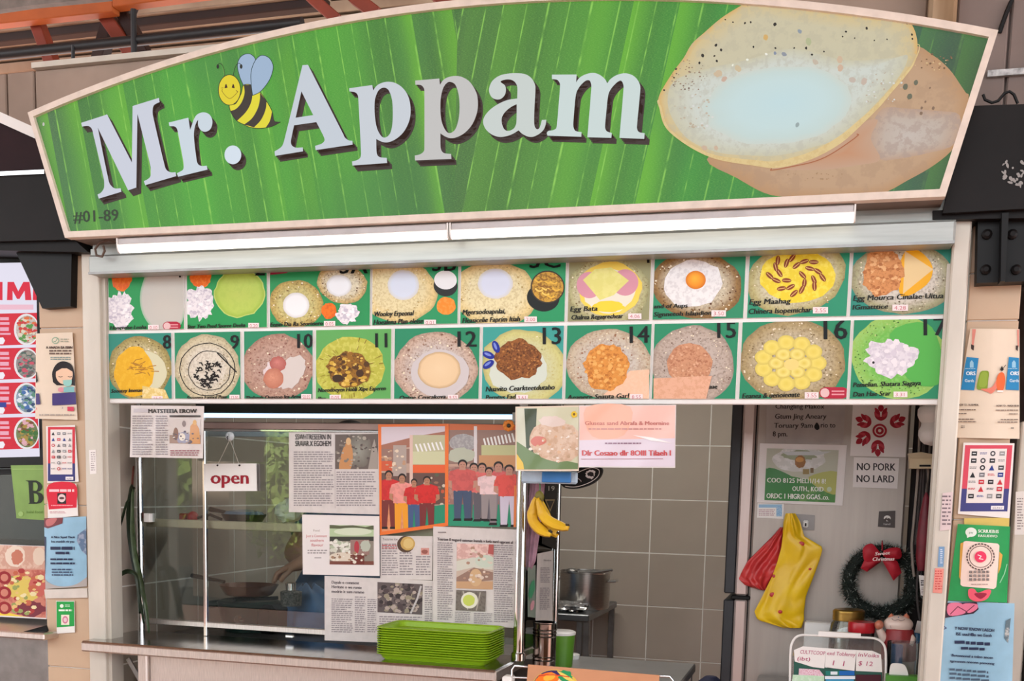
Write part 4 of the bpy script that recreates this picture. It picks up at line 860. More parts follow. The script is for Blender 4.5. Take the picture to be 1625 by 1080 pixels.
# long cutting right of the open sign
o, P_ = paper('newspaper_cutting', 'two-column newspaper cutting left of the orange framed group photo', 'paper', [(458.5, 685.5), (602, 684.5), (602, 816), (458.5, 812)], 3.168, PAPERG, group=GRP)
p = P_(); p.text('SSWHTRESEERN IN', 468.5, 697, 8.5, (56, 50, 52), w=57, bold=.55); p.text('SRAIAR.X EGOHEM', 468.5, 707.5, 8.5, (56, 50, 52), w=57, bold=.55); p.words(466, 716, 530, 804, 24, NEWS, .5); p.words(534, 748, 598, 804, 15, NEWS, .5); p.line([(531.5, 688), (532, 806)], .6, (170, 160, 160)); p.build('lettering', PG, o)
p = P_(); p.clip = [(532, 689), (600, 688), (600, 744), (532, 744)]; p.rect(530, 686, 602, 746, (104, 92, 86)); p.rad(p.outline(570, 715, 20, 26, 0, .15), (570, 715), [(0, (150, 150, 138)), (1, (112, 104, 96))]); p.poly([(538, 744), (545, 710), (555, 700), (560, 720), (556, 744)], (196, 140, 90), smooth=True); p.ell(553, 700, 4, 6, (214, 176, 130)); p.poly([(584, 744), (590, 710), (594, 696), (600, 720), (600, 744)], (160, 150, 140)); p.scatter(565, 716, 34, 28, 50, 2.6, [(130, 120, 110), (90, 80, 76), (170, 160, 146)]); p.build('photo', PG, o)
# the two group photos
def person_fig(p, x, top, h, shirt, trou, hair=(40, 32, 30), skin=(178, 128, 100), arms=True, w=1.0):
    k = h/100*w; H = h/100
    p.poly([(x-13*k, top+44*H), (x+13*k, top+44*H), (x+12*k, top+96*H), (x+3*k, top+96*H), (x, top+56*H), (x-3*k, top+96*H), (x-12*k, top+96*H)], trou)
    p.poly([(x-12*k, top+96*H), (x-2*k, top+96*H), (x-2*k, top+100*H), (x-14*k, top+100*H)], (36, 32, 34)); p.poly([(x+2*k, top+96*H), (x+12*k, top+96*H), (x+14*k, top+100*H), (x+2*k, top+100*H)], (36, 32, 34))
    if arms:
        for s in (-1, 1): p.poly([(x+s*14*k, top+20*H), (x+s*21*k, top+24*H), (x+s*22*k, top+42*H), (x+s*8*k, top+52*H), (x+s*6*k, top+48*H), (x+s*16*k, top+40*H)], skin)
    p.poly([(x-18*k, top+18*H), (x-6*k, top+14*H), (x+6*k, top+14*H), (x+18*k, top+18*H), (x+22*k, top+33*H), (x+15*k, top+34*H), (x+15*k, top+50*H), (x-15*k, top+50*H), (x-15*k, top+34*H), (x-22*k, top+33*H)], shirt, c2=tuple(int(v*.86) for v in shirt), amt=.5, sc=50)
    p.poly([(x-4*k, top+11*H), (x+4*k, top+11*H), (x+5*k, top+16*H), (x-5*k, top+16*H)], skin)
    p.ell(x, top+5.5*H, 6.6*k, 7*H, hair); p.ell(x, top+8*H, 5.2*k, 6*H, skin); p.line([(x-3*k, top+7*H), (x-1*k, top+7*H)], .5, hair); p.line([(x+1*k, top+7*H), (x+3*k, top+7*H)], .5, hair); p.line([(x-1.6*k, top+11*H), (x+1.6*k, top+11*H)], .5, (140, 80, 70))
o, P_ = paper('group_photo', 'orange framed poster of four people in red and pink shirts', 'poster', [(600, 673), (712, 672), (711, 834), (603, 849)], 3.164, PAPER, group=None)
p = P_(); p.poly([(600, 673), (712, 672), (711, 834), (603, 849)], (232, 118, 54)); q = [(605, 677), (706, 676), (706, 829), (606, 843)]; p.clip = q; p.poly(q, (190, 160, 142))
p.poly([(604, 676), (707, 676), (707, 700), (604, 706)], (214, 200, 206)); p.poly([(604, 706), (660, 692), (707, 684), (707, 700), (604, 716)], (166, 112, 92)); p.rect(604, 712, 652, 735, (150, 116, 104)); p.rect(655, 690, 707, 740, (190, 186, 150)); 
for k in range(7): p.line([(660+k*6.4, 705-k*.6), (664+k*6.4, 716-k*.6)], 2.6, (240, 238, 236))
p.rect(655, 716, 707, 736, (206, 206, 166)); p.rect(604, 731, 622, 747, (206, 92, 60)); p.rect(652, 737, 707, 750, (228, 100, 54)); p.rect(604, 750, 707, 800, (104, 78, 70)); p.rect(624, 706, 645, 755, (176, 160, 150)); p.scatter(690, 785, 18, 34, 40, 3, [(206, 190, 170), (150, 110, 90), (90, 96, 76), (196, 90, 60)]); p.scatter(626, 730, 20, 16, 24, 2.6, [(226, 206, 180), (190, 150, 120)])
p.rect(650, 690, 655, 770, (222, 190, 176)); p.poly([(604, 812), (707, 800), (707, 832), (604, 846)], (44, 140, 106)); p.poly([(604, 790), (640, 784), (640, 840), (604, 846)], (214, 140, 100), c2=(230, 160, 110), amt=.6)
person_fig(p, 617, 747, 92, (206, 48, 48), (120, 52, 48)); person_fig(p, 638, 752, 92, (232, 150, 140), (232, 156, 44)); person_fig(p, 657, 760, 80, (204, 46, 46), (70, 90, 130), w=.95); person_fig(p, 677.5, 756, 84, (208, 46, 44), (120, 50, 50), w=1.1)
p.build('photo', PG, o, 'group of four in front of a stall')
o, P_ = paper('group_photo', 'poster of a row of people in red shirts on a green floor', 'poster', [(712, 672), (819, 674), (821, 836), (711, 834)], 3.166, PAPER)
p = P_(); q = [(712, 672), (819, 674), (820, 836), (711, 834)]; p.clip = q; p.poly(q, (196, 160, 142)); p.rect(710, 672, 822, 682, (206, 110, 66)); p.rect(710, 682, 822, 736, (150, 120, 108)); p.ell(735, 702, 22, 14, (160, 156, 156), 0, .1, c2=(190, 186, 184), amt=.6)
for k in range(9): p.line([(768+k*5.6, 696-k), (771+k*5.6, 708-k)], 2.8, (238, 236, 232))
p.rect(764, 706, 822, 722, (196, 196, 146)); p.rect(760, 722, 822, 740, (206, 154, 110)); p.rect(752, 676, 757, 760, (222, 214, 214)); p.ell(732, 722, 22, 12, (186, 190, 170), 0, .2); p.rect(710, 740, 822, 800, (150, 112, 104), c2=(190, 150, 134), amt=.6, sc=60); p.rect(708, 800, 822, 840, (46, 144, 110))
for x, t, h, s, tr in ((752, 735, 90, (214, 110, 106), (110, 100, 104)), (765, 735, 92, (220, 112, 108), (96, 92, 100)), (791, 733, 100, (218, 104, 104), (130, 122, 126)), (776, 742, 84, (236, 206, 206), (150, 140, 140)), (808, 738, 98, (224, 88, 80), (206, 196, 212)), (734, 730, 96, (206, 96, 92), (70, 84, 110))): person_fig(p, x, t, h, s, tr, skin=(190, 140, 120), w=1.15)
p.poly([(816, 770), (822, 770), (822, 836), (815, 836)], (224, 130, 70)); p.build('photo', PG, o, 'row of people in red')
# white sheet with a stall photo, overlapping
o, P_ = paper('printed_sheet', 'white sheet with a small photo of the stall and red writing', 'paper', [(479.4, 816), (602, 818.5), (602.5, 913.5), (480.6, 911)], 3.160, LAMI)
p = P_(); p.text('Food', 497, 843, 3.5, (150, 130, 120)); p.text('Just a Comment', 486, 852, 4.2, (196, 100, 100), w=33); p.text('southern', 492, 859, 4.6, (196, 92, 96), w=22); p.text('flavour', 494, 866.5, 4.6, (196, 92, 96), w=19); p.words(488, 872, 520, 880, 2, (150, 144, 144), .45); p.rect(499, 884, 510, 885.4, (150, 144, 144)); p.build('lettering', PG, o)
p = P_(); q = [(523, 832.5), (593, 833.5), (593, 896), (523, 895)]; p.clip = q; p.poly(q, (140, 132, 120)); p.rect(523, 832, 593, 851, (176, 196, 156)); p.poly([(523, 832), (540, 834), (560, 833), (580, 836), (593, 833), (593, 840), (523, 838)], (90, 96, 70)); p.ell(560, 843, 30, 6, (206, 216, 190)); p.rect(523, 851, 593, 858, (60, 60, 54))
for k in range(40): p.ell(rnd.uniform(525, 560), rnd.uniform(858, 876), rnd.uniform(2, 5), rnd.uniform(2, 4), rnd.choice([(206, 206, 190), (176, 186, 160), (226, 224, 214)]), 0, .2, 10)
p.rect(556, 856, 586, 880, (150, 120, 112)); p.ell(566, 868, 4, 10, (176, 60, 70)); p.ell(580, 866, 8, 9, (180, 186, 170), 0, .2); p.ell(542, 884, 20, 8, (216, 204, 186)); p.rect(523, 890, 593, 897, (120, 72, 62)); p.rect(556, 880, 578, 896, (110, 50, 44)); p.scatter(555, 884, 30, 8, 24, 2.4, [(226, 220, 206), (120, 90, 76), (160, 130, 104)]); p.build('photo', PG, o)
# narrow cutting with a bowl
o, P_ = paper('newspaper_cutting', 'small newspaper cutting with a picture of a pot, left of the tall cutting', 'paper', [(603.5, 849.5), (687, 850.5), (686, 920), (603.5, 918)], 3.1665, PAPERG, group=None)
p = P_(); p.words(606, 862, 632, 914, 14, NEWS, .5); p.words(634, 876, 656, 914, 9, NEWS, .5); p.words(660, 882, 684, 914, 8, NEWS, .5); p.text('Tesisrne loe', 607, 857, 4, (90, 80, 84), w=24); p.words(606, 864, 630, 872, 2, (190, 110, 110), .5); p.build('lettering', PG, o)
p = P_(); p.ell(644, 863, 14, 13, (84, 62, 48), 0, .05); p.ell(647, 862, 11.5, 11, (196, 160, 90), 0, .04); p.ell(648, 862, 8, 8, (214, 186, 120), 0, .06); p.rect(668, 869, 681, 880, (206, 150, 140)); p.ell(674, 875, 5, 3.4, (150, 90, 80), 0, .2); p.build('photo', PG, o)
# wide cutting at the foot
o, P_ = paper('newspaper_cutting', 'newspaper cutting behind the green trays with a dark food photo', 'paper', [(515, 913), (687.5, 921), (687, 1022), (515, 1015.5)], 3.1675, PAPERG, group=None)
p = P_()
for k, s in enumerate(('Dayale o comment', 'Heritate o we ronte', 'modrin it sum remme')): p.text(s, 526, 925.5+k*7.2, 4.8, (96, 88, 92), w=44+k*4, rot=.03, bold=.25)
p.words(526, 949, 560, 1004, 17, NEWS, .5, slope=.03); p.words(563, 946, 580, 1004, 17, NEWS, .5, slope=.03); p.words(583, 950, 598, 1004, 17, NEWS, .5, slope=.03); p.words(674, 930, 686, 1008, 22, NEWS, .5); p.words(602, 977, 670, 1010, 9, NEWS, .5, slope=.02); p.build('lettering', PG, o)
p = P_(); q = [(599, 923), (671, 926.5), (670, 975), (599, 971)]; p.clip = q; p.poly(q, (96, 86, 86)); p.scatter(635, 948, 38, 24, 150, 4, [(130, 116, 112), (80, 68, 70), (176, 160, 150), (60, 52, 54), (150, 140, 120)]); p.line([(652, 972), (662, 950), (668, 930)], 3, (190, 184, 184)); p.build('photo', PG, o)
# tall cutting
o, P_ = paper('newspaper_cutting', 'tall newspaper cutting above the right end of the green trays', 'paper', [(687.4, 834.8), (819, 839.7), (815, 996), (687, 988)], 3.162, PAPERG, group=None, curl=.004)
p = P_(); p.text('Texrten 0 nugurd oatenae lvanala v luvla nard ugprant al', 694, 857, 4.6, (84, 76, 78), w=120, rot=.045, bold=.3); p.rect(695, 843.5, 708, 845, (130, 120, 120)); p.words(694, 860, 719, 984, 36, NEWS, .45, slope=.03); p.words(784, 864, 815, 988, 36, NEWS, .45, slope=.03); p.words(722, 970, 748, 988, 6, NEWS, .45, slope=.03); p.words(752, 972, 781, 990, 6, NEWS, .45, slope=.03); p.build('lettering', PG, o)
p = P_(); q = [(725, 861.5), (783.5, 863.5), (782, 935), (724, 933)]; p.clip = q; p.poly(q, (196, 176, 160)); p.rect(724, 860, 784, 886, (206, 164, 156), c2=(236, 206, 196), amt=.7, sc=60); p.poly([(724, 890), (750, 884), (784, 886), (784, 904), (750, 900), (724, 906)], (206, 204, 190)); p.poly([(724, 916), (752, 900), (784, 908), (784, 920), (724, 926)], (150, 120, 106)); p.rect(724, 922, 784, 936, (196, 156, 120)); p.ell(770, 890, 16, 10, (196, 206, 190)); p.ell(755, 916, 10, 14, (206, 170, 130)); p.poly([(776, 862), (784, 863), (784, 880), (774, 878)], (176, 90, 86)); p.scatter(754, 898, 26, 30, 30, 3, [(226, 206, 190), (176, 140, 120), (214, 196, 180)])
p.clip = q = [(724, 935.5), (771, 937.5), (770, 970), (723, 968)]; p.poly(q, (120, 112, 104), c2=(90, 80, 76), amt=.6); p.line([(735, 938), (742, 966)], 2, (176, 170, 160)); p.line([(762, 940), (756, 968)], 2, (170, 160, 150)); p.ell(745, 952, 13.5, 13, (226, 222, 206)); p.ell(744, 952, 9.5, 9, (196, 206, 96), 0, .05); p.build('photo', PG, o)
# posters hanging below the menu, centre
o, P_ = paper('plastic_sleeve_poster', 'plastic sleeved food picture hanging below panel 13 beside the pink notice', 'poster', [(818, 645), (920, 643), (918.5, 747), (818, 747)], 2.985, CREAMP, curl=.008)
p = P_(); q = [(819.5, 647), (918.5, 645.5), (917, 744), (820, 744.5)]; p.clip = q; p.poly(q, (206, 206, 176)); p.poly([(819, 646), (848, 646), (846, 700), (832, 735), (819, 720)], (206, 210, 190)); p.poly([(832, 648), (852, 648), (850, 690), (846, 725), (836, 730)], (66, 78, 56)); p.poly([(820, 700), (850, 720), (918, 735), (918, 746), (820, 746)], (110, 136, 90)); p.ell(884, 700, 44, 32, (216, 190, 166), .2, .1, c2=(196, 160, 130), amt=.7, sc=50); p.poly([(842, 700), (850, 692), (864, 694), (866, 702), (850, 708)], (206, 120, 106), smooth=True); p.ell(876, 668, 20, 9, (222, 206, 196), 0, .2); p.poly([(819, 718), (830, 734), (832, 746), (819, 746)], (226, 190, 70)); p.scatter(880, 704, 40, 30, 40, 2.6, [(236, 226, 214), (190, 160, 130), (214, 176, 140)]); p.ell(911, 657, 5, 5, (226, 190, 40), 0, .25, 16); p.ell(911, 657, 2, 2, (120, 90, 20)); p.build('picture', PG, o)
o, P_ = paper('plastic_sleeve_notice', 'pink and white notice in a clear sleeve below panels 14 and 15', 'notice', [(919, 643), (1073, 642), (1071.5, 742), (918.5, 741)], 2.984, LAMI, curl=.006)
p = P_(); q = [(920, 644), (1072, 643), (1071, 695), (919.5, 698)]; p.poly(q, (240, 196, 184)); p.poly([(919.5, 698), (1071, 695), (1071, 740), (919.5, 739)], (222, 212, 224)); p.poly([(930, 646), (1000, 645), (990, 690), (940, 692)], (242, 184, 160), smooth=True)
p.text('Gluseas sand Abrafa & Meernine', 928, 674, 6.2, (196, 120, 112), w=134, bold=.35); p.words(934, 679, 1056, 684, 1, (206, 150, 144), .5); p.words(960, 702, 1020, 705.5, 1, (150, 120, 140), .6); p.text('Dlr Cosaao dlr 8OIII Tilaeh l', 923, 722.5, 8.5, (200, 76, 80), w=142, bold=.6); p.line([(922, 728), (1052, 727.5)], .8, (170, 120, 130)); p.poly([(1004, 690), (1036, 694), (1068, 703), (1034, 699)], (246, 240, 240)); p.build('lettering', PG, o)
# ---------------------------------------------------------------- ceiling lamp inside the stall
kl = thing('ceiling_lamp', 'tube lamp on the stall ceiling, hidden behind the picture menu', 'lamp', (-.8, 4.3, 2.2))
MB().box(-1.5, -.1, 4.26, 4.34, 2.18, 2.22, .004).build('housing', WHITEP, kl)
MB().tube([V((-1.48, 4.3, 2.165)), V((-.12, 4.3, 2.165))], .014, 12).build('tube', mat('kitchen_lamp_diffuser', (255, 247, 232), .4, emit=9.0), kl)
al = bpy.data.lights.new('ceiling_lamp_light', 'AREA'); al.shape = 'RECTANGLE'; al.size = 1.4; al.size_y = .06; al.energy = 11; al.color = (1, .96, .89)
ao = bpy.data.objects.new('ceiling_lamp_light', al); COL.objects.link(ao); ao.location = (-.8, 4.3, 2.145)
# ---------------------------------------------------------------- neighbouring stall at left
YN = 3.06
lb = thing('lightbox_menu', 'lit white menu lightbox with big red letters, at the left edge beyond the pillar', 'lightbox', tuple(at(20, 725, YN)))
bxp = [(-60, 414), (50, 412), (64, 440), (72, 738), (-60, 738)]
MB().prism([at(*p, YN) for p in [(-60, 408), (66, 411), (72, 740), (-60, 742)]], (0, .10, 0)).build('case', BLACK, lb)
p = Print(YN); q = [(-60, 418), (57, 416), (63, 724), (-60, 727)]; p.clip = q; p.poly(q, (230, 226, 242))
RD = (222, 26, 58)
for x0, x1, y0, y1 in ((-18, 4, 447, 476), ): p.rect(x0, y0, x1, y1, RD)
p.poly([(11, 476), (12, 447), (22, 447), (29, 462), (37, 447), (47, 447), (50, 476), (40, 476), (39, 461), (31, 474), (27, 474), (20, 461), (20, 476)], RD); p.poly([(52, 476), (53, 447), (60, 447), (64, 476)], RD)
p.rect(-10, 483, 53, 491, (240, 190, 206)); 
for k, (y0, y1) in enumerate(((497, 548), (552, 602), (607, 657), (662, 713))):
    p.poly([(-30, y0+1), (60, y0-1), (62, y1-2), (-30, y1+1)], (218, 26, 52), c2=(206, 20, 44), amt=.5, sc=20)
    for yy, w, h in ((y0+6, 14, 5), (y0+14, 15, 4), (y0+22, 14, 6), (y0+31, 17, 3)): p.rect(0, yy, w, yy+h, (240, 170, 190))
    p.poly([(-4, y0+39), (5, y0+38), (8, y0+43), (5, y0+49), (-4, y0+49)], (244, 240, 246))
    cx, cy, rx, ry = 42, (y0+y1)/2, 20, 25
    p.ell(cx, cy, rx, ry, (236, 230, 232)); p.ell(cx+1, cy, rx-2.5, ry-3, ((206, 190, 180), (150, 140, 140), (150, 170, 190), (120, 130, 80))[k], c2=(90, 100, 70), amt=.5, sc=60)
    pal = ([(90, 150, 70), (226, 110, 60), (206, 60, 60), (226, 214, 190)], [(110, 90, 90), (160, 150, 140), (206, 80, 100), (70, 100, 90)], [(70, 110, 170), (226, 230, 236), (90, 140, 120), (50, 70, 110)], [(60, 110, 50), (170, 140, 60), (226, 170, 180), (120, 70, 40)])[k]
    p.scatter(cx+1, cy, rx-4, ry-5, 70, 3.4, pal, 0)
    if k == 2: p.rect(-4, 638, 10, 646, (40, 60, 150))
p.build('printed_face', PL, lb, 'red and white printed face with round dish pictures')
# showcase below the lightbox
nb = thing('glass_showcase', 'glass showcase of the neighbouring stall under the red lightbox', 'showcase', tuple(at(20, 1000, 3.1)))
MB().prism([at(*p, 3.13) for p in ((-60, 753), (78, 751), (80, 976), (-60, 978))], (0, .005, 0)).build('glass_pane', GLASS, nb)
MB().prism([at(*p, 3.10) for p in ((-60, 745), (78, 743), (78, 751), (-60, 753))], (0, .06, 0)).build('frame', BLACK, nb)
MB().box(-3.4, at(78, 900, 3.3).x-.04, 3.62, 3.64, 1.03, 1.75).build('back_panel', mat('showcase_back', (70, 78, 78), .5), nb)
MB().box(-3.4, at(74, 900, 3.2).x, 3.16, 3.6, at(40, 868, 3.2).z-.01, at(40, 868, 3.2).z, .002).build('shelf', DKSTEEL, nb)
tag(struct(MB().box(-4.6, -2.46, 3.7, 3.78, 0, 2.22), 'wall_neighbour', mat('neighbour_wall', (120, 112, 106), .7)), None)
struct(MB().box(-4.6, -2.33, 3.0, 3.8, 2.22, 2.3), 'ceiling_neighbour', CEIL)
nc = thing('steel_counter', 'steel counter of the neighbouring stall at the lower left edge', 'counter', tuple(at(20, 1000, 2.95)))
zc2 = at(20, 1000, 2.95).z
MB().box(-3.4, at(76, 1000, 2.95).x, 2.93, 3.6, zc2-.022, zc2, .004).build('counter_top', STEELH, nc)
MB().box(-3.4, at(76, 1040, 3.0).x, 3.0, 3.02, .1, zc2-.022, .003).build('front_panel', DKSTEEL, nc)
MB().bar(at(33, 1008, 2.94), at(76, 996, 2.98), .012, .02, .002).build('edge_bar', BLACK, nc)
# green letter panel and the food poster
gp = MB().prism([at(*p, 3.035) for p in ((17, 738), (82, 737), (84, 826), (26, 822))], (0, .004, 0)).build('letter_sign', mat('green_panel_card', (128, 168, 76), .4), base=tuple(at(50, 780, 3.035)))
tag(gp, 'green card with a large letter B, below the lightbox', 'sign')
p = Print(3.035); BK = (30, 40, 26)
p.poly([(40, 762), (58, 762), (64, 766, 1), (67, 772, 1), (64, 778, 1), (59, 780), (66, 783, 1), (69, 790, 1), (65, 797, 1), (58, 799), (45, 799), (47, 797), (45, 764)], BK, holes=[[(52, 765), (58, 766, 1), (60, 772, 1), (58, 778, 1), (52, 778)], [(53, 782), (59, 784, 1), (61, 790, 1), (59, 796, 1), (54, 796)]])
p.line([(20, 744), (72, 744)], .7, (170, 206, 120)); p.text('halal food', 42, 814, 4.5, (90, 130, 50), w=26); p.ell(33, 815, 4, 4, (150, 186, 110), n=12); p.build('lettering', PR, gp)
o, P_ = paper('food_poster', 'red and yellow food poster behind the showcase glass at lower left', 'poster', [(-40, 862), (72, 866), (74, 982), (-40, 976)], 3.115, LAMI)
p = P_(); q = [(-40, 863), (71, 867), (73, 980), (-40, 974)]; p.clip = q; p.poly(q, (206, 150, 132)); p.rect(-40, 862, 80, 902, (206, 160, 140), c2=(226, 196, 176), amt=.7, sc=40); p.ell(24, 882, 16, 17, (232, 214, 196), 0, .1); p.ell(27, 884, 9, 12, (196, 120, 96), 0, .2); p.ell(62, 882, 10, 14, (226, 206, 186), 0, .1)
p.poly([(-40, 902), (80, 904), (80, 984), (-40, 976)], (206, 130, 110), c2=(170, 60, 60), amt=.6, sc=30); p.ell(38, 934, 26, 22, (220, 196, 96), 0, .25); p.ell(60, 930, 14, 16, (200, 100, 90), 0, .25); p.ell(48, 966, 24, 12, (120, 40, 56), 0, .3); p.poly([(-10, 966), (30, 976), (73, 984), (-10, 982)], (236, 206, 60))
p.scatter(40, 940, 34, 36, 60, 4.6, [(170, 50, 50), (226, 190, 120), (196, 100, 70), (236, 220, 170), (150, 160, 90)]); 
for y in (916, 940, 964): p.ell(7, y, 11, 10, (150, 26, 36), .3); p.ell(7, y, 6, 6, (206, 130, 110), .3)
p.build('picture', PG, o)
# neighbour's sign end, dark maroon
ns = thing('neighbour_sign', 'dark maroon sign end with a white edge at the upper left', 'sign', tuple(at(20, 275, 2.98)))
MB().prism([at(*p, 2.98) for p in ((-60, 170), (0, 190), (58, 216), (70, 274), (-60, 276))], (0, .12, 0)).build('face', mat('maroon_face', (40, 14, 20), .5, spec=.15), ns)
MB().bar(at(-60, 163, 2.97), at(0, 186, 2.97), .014, .03).bar(at(0, 186, 2.97), at(60, 213, 2.97), .014, .03).build('edge_strip', WHITEP, ns)
# ---------------------------------------------------------------- papers on the left pillar
YP = 2.996
def wavy(amp):
    return lambda x, y, o: at(x, y, YP-.004-amp*(.5+.5*math.sin(x*.09+1))-o)
o, P_ = paper('mask_poster', 'cream poster with a masked girl on the left pillar', 'poster', [(57, 529), (115, 527), (123, 666), (56, 664)], YP, CREAMP, fn=wavy(.008))
p = P_(.0012); BL = (40, 36, 66); q = [(57, 530), (115, 528), (122, 664), (57, 663)]; p.clip = q
p.ell(88, 540, 6, 5.4, (150, 176, 150)); p.ell(88, 540, 4.4, 3.8, (226, 212, 190)); p.line([(85, 541), (88, 542), (91, 537)], 1, (120, 160, 130)); p.words(96, 537, 110, 544, 2, (170, 170, 150), .5)
p.text('A ANADA BA ISBIN', 73, 553, 4, (60, 40, 36), w=42, bold=.3); p.words(78, 555, 115, 564, 2, (110, 90, 80), .55); p.words(80, 566, 114, 572, 2, (120, 150, 150), .5)
p.poly([(84, 606), (83, 590, 1), (90, 577, 1), (101, 573, 1), (113, 578, 1), (118, 592, 1), (119, 612), (112, 610), (90, 611)], (30, 22, 26)); p.ell(102, 594, 13.5, 15.5, (236, 200, 170)); p.poly([(88, 590), (92, 580), (104, 576), (114, 582), (116, 590), (106, 584), (98, 584)], (30, 22, 26)); p.line([(93, 597), (96, 598), (99, 597)], .9, (60, 40, 36), smooth=True); p.line([(108, 597), (111, 598), (114, 597)], .9, (60, 40, 36), smooth=True); p.poly([(100, 603), (114, 602), (113, 610, 1), (107, 613, 1), (101, 610, 1)], (150, 206, 196)); p.ell(97, 618, 5, 4, (222, 150, 160)); p.ell(115, 617, 4, 4, (222, 150, 160)); p.poly([(101, 614), (118, 613), (118, 622), (101, 622)], (130, 190, 190))
p.poly([(83, 624), (121, 622), (122, 641), (83, 643)], (66, 54, 120)); p.poly([(56, 624), (62, 624), (64, 641), (56, 642)], (66, 54, 120)); p.poly([(54, 586), (58, 590), (60, 604), (55, 610)], (30, 22, 26)); p.text('z', 98, 648, 3.6, (60, 60, 130)); p.rect(107, 645, 117, 652, (206, 60, 90)); p.words(62, 657, 118, 661, 1, (170, 160, 150), .5); p.ell(53, 648, 5, 4, (220, 120, 120)); p.build('artwork', PR, o)
def logos(P, x0, y0, x1, y1, nc, nr, frm1, frm2, split, slope=0):
    p = P; w, h = x1-x0, y1-y0
    p.poly([(x0+2, y0+2), (x1-2, y0+2), (x1-2, split), (x0+2, split)], frm1); p.poly([(x0+2, split), (x1-2, split), (x1-2, y1-2), (x0+2, y1-2)], frm2)
    p.poly([(x0+w*.13, y0+h*.07), (x1-w*.13, y0+h*.07), (x1-w*.13, y1-h*.14), (x0+w*.13, y1-h*.14)], (232, 226, 222))
    cols = [(40, 60, 140), (200, 50, 60), (70, 70, 74), (120, 120, 124), (150, 150, 150), (40, 40, 44)]
    for r in range(nr):
        for c in range(nc):
            x = x0+w*(.22+.56*c/(nc-1)); y = y0+h*(.14+.62*r/(nr-1)); k = rnd.random(); s_ = w*.055; cc = rnd.choice(cols)
            if k < .4: p.rect(x-s_, y-s_*.8, x+s_, y+s_*.8, cc); p.rect(x-s_*.6, y-s_*.2, x+s_*.6, y+s_*.15, (220, 220, 224))
            elif k < .65: p.ell(x, y, s_, s_, cc, n=10); p.ell(x, y, s_*.5, s_*.5, (226, 222, 220), n=8)
            elif k < .85: p.words(x-s_*1.3, y-s_*.4, x+s_*1.3, y+s_*.5, 2, cc, .5)
            else: p.poly([(x-s_, y+s_), (x, y-s_), (x+s_, y+s_)], cc)
    p.rect(x1-w*.36, y1-h*.10, x1-w*.1, y1-h*.045, (236, 232, 236)); p.text('SG.PAY', x1-w*.33, y1-h*.055, h*.024, (60, 50, 80), w=w*.2)
o, P_ = paper('logo_sheet', 'sheet of small payment logos in a red and navy frame, on the left pillar', 'notice', [(73, 676), (119, 674), (125, 764), (75, 766)], YP-.002, PAPER, fn=lambda x, y, o: at(x+(y-675)*.03, y, YP-.003-o) if False else at(x, y, YP-.003-o))
logos(P_(), 74, 675, 121, 764, 4, 7, (206, 50, 66), (52, 54, 120), 735) if False else None
p = P_(); logos(p, 74, 675, 121, 765, 4, 7, (206, 50, 66), (52, 54, 120), 735); p.build('artwork', PR, o)
o, P_ = paper('red_card', 'red notice card with a round black seal, below the logo sheet on the left pillar', 'notice', [(75, 769), (121, 767), (124, 818), (76, 823)], YP-.006, PAPER)
p = P_(); p.poly([(76.5, 769, 1), (119, 767.5, 1), (121.5, 805), (77.5, 808)], (214, 28, 56)); p.words(78, 776, 118, 781, 1, (240, 200, 206), .8); p.rect(91, 782, 105, 799, (30, 26, 28)); p.ell(98, 790, 6, 6.4, (226, 200, 200)); p.ell(98, 790, 4, 2, (90, 60, 60)); p.words(81, 801, 118, 803, 1, (240, 170, 180), .6); p.words(79, 811, 105, 815, 2, (200, 150, 156), .5); p.build('artwork', PR, o)
o, P_ = paper('blue_notice', 'pale blue notice with rounded foot on the left pillar', 'notice', [(70, 822), (137, 819), (138, 930), (72, 934)], YP-.004, mat('pale_blue_paper', (150, 196, 222), .45), fn=lambda x, y, o: at(x, y, YP-.006-.006*math.sin((x-70)*.06)-o))
p = P_(.0012); q = [(70, 822), (137, 819), (138, 930), (72, 934)]; p.clip = q
p.poly([(70, 915), (76, 923, 1), (90, 929, 1), (105, 930, 1), (122, 926, 1), (138, 915), (138, 940), (70, 940)], (176, 170, 166)); p.poly([(70, 821), (100, 820), (99, 830), (76, 838), (70, 836)], (120, 60, 66)); p.poly([(74, 824), (90, 822), (84, 832), (74, 834)], (190, 110, 110), smooth=True); p.poly([(137, 838), (123, 848), (122, 858), (130, 874), (137, 880)], (96, 120, 150), c2=(160, 170, 190), amt=.8, sc=60); p.poly([(70, 850), (73, 852), (72, 910), (70, 912)], (52, 60, 90))
DB = (34, 44, 76)
p.text('A Nice Squid Tlooh', 81, 853.5, 3.6, DB, w=38, bold=.3); p.text('Iou mankih rit yuu', 81, 860.5, 3.6, DB, w=37, bold=.3); p.words(80, 867, 119, 873, 1, DB, .8); p.words(88, 875, 112, 880, 1, DB, .8); p.words(80, 885.5, 119, 889, 1, DB, .8); p.words(80, 892, 119, 895.5, 1, DB, .8); p.words(82, 902, 117, 915, 3, (60, 80, 110), .5); p.build('artwork', PR, o)
tag(MB().prism([at(*p_, YP-.006) for p_ in ((70, 935), (138, 933), (139, 948), (72, 949))], (0, .006, 0)).build('white_strip', mat('strip_plastic', (222, 214, 204), .4), base=tuple(at(104, 941, YP))), 'white plastic strip under the pale blue notice on the left pillar', 'strip')
o, P_ = paper('green_card', 'small green payment card low on the left pillar', 'notice', [(89, 953), (118, 953), (119, 1003), (90, 1005)], YP-.002, PAPER)
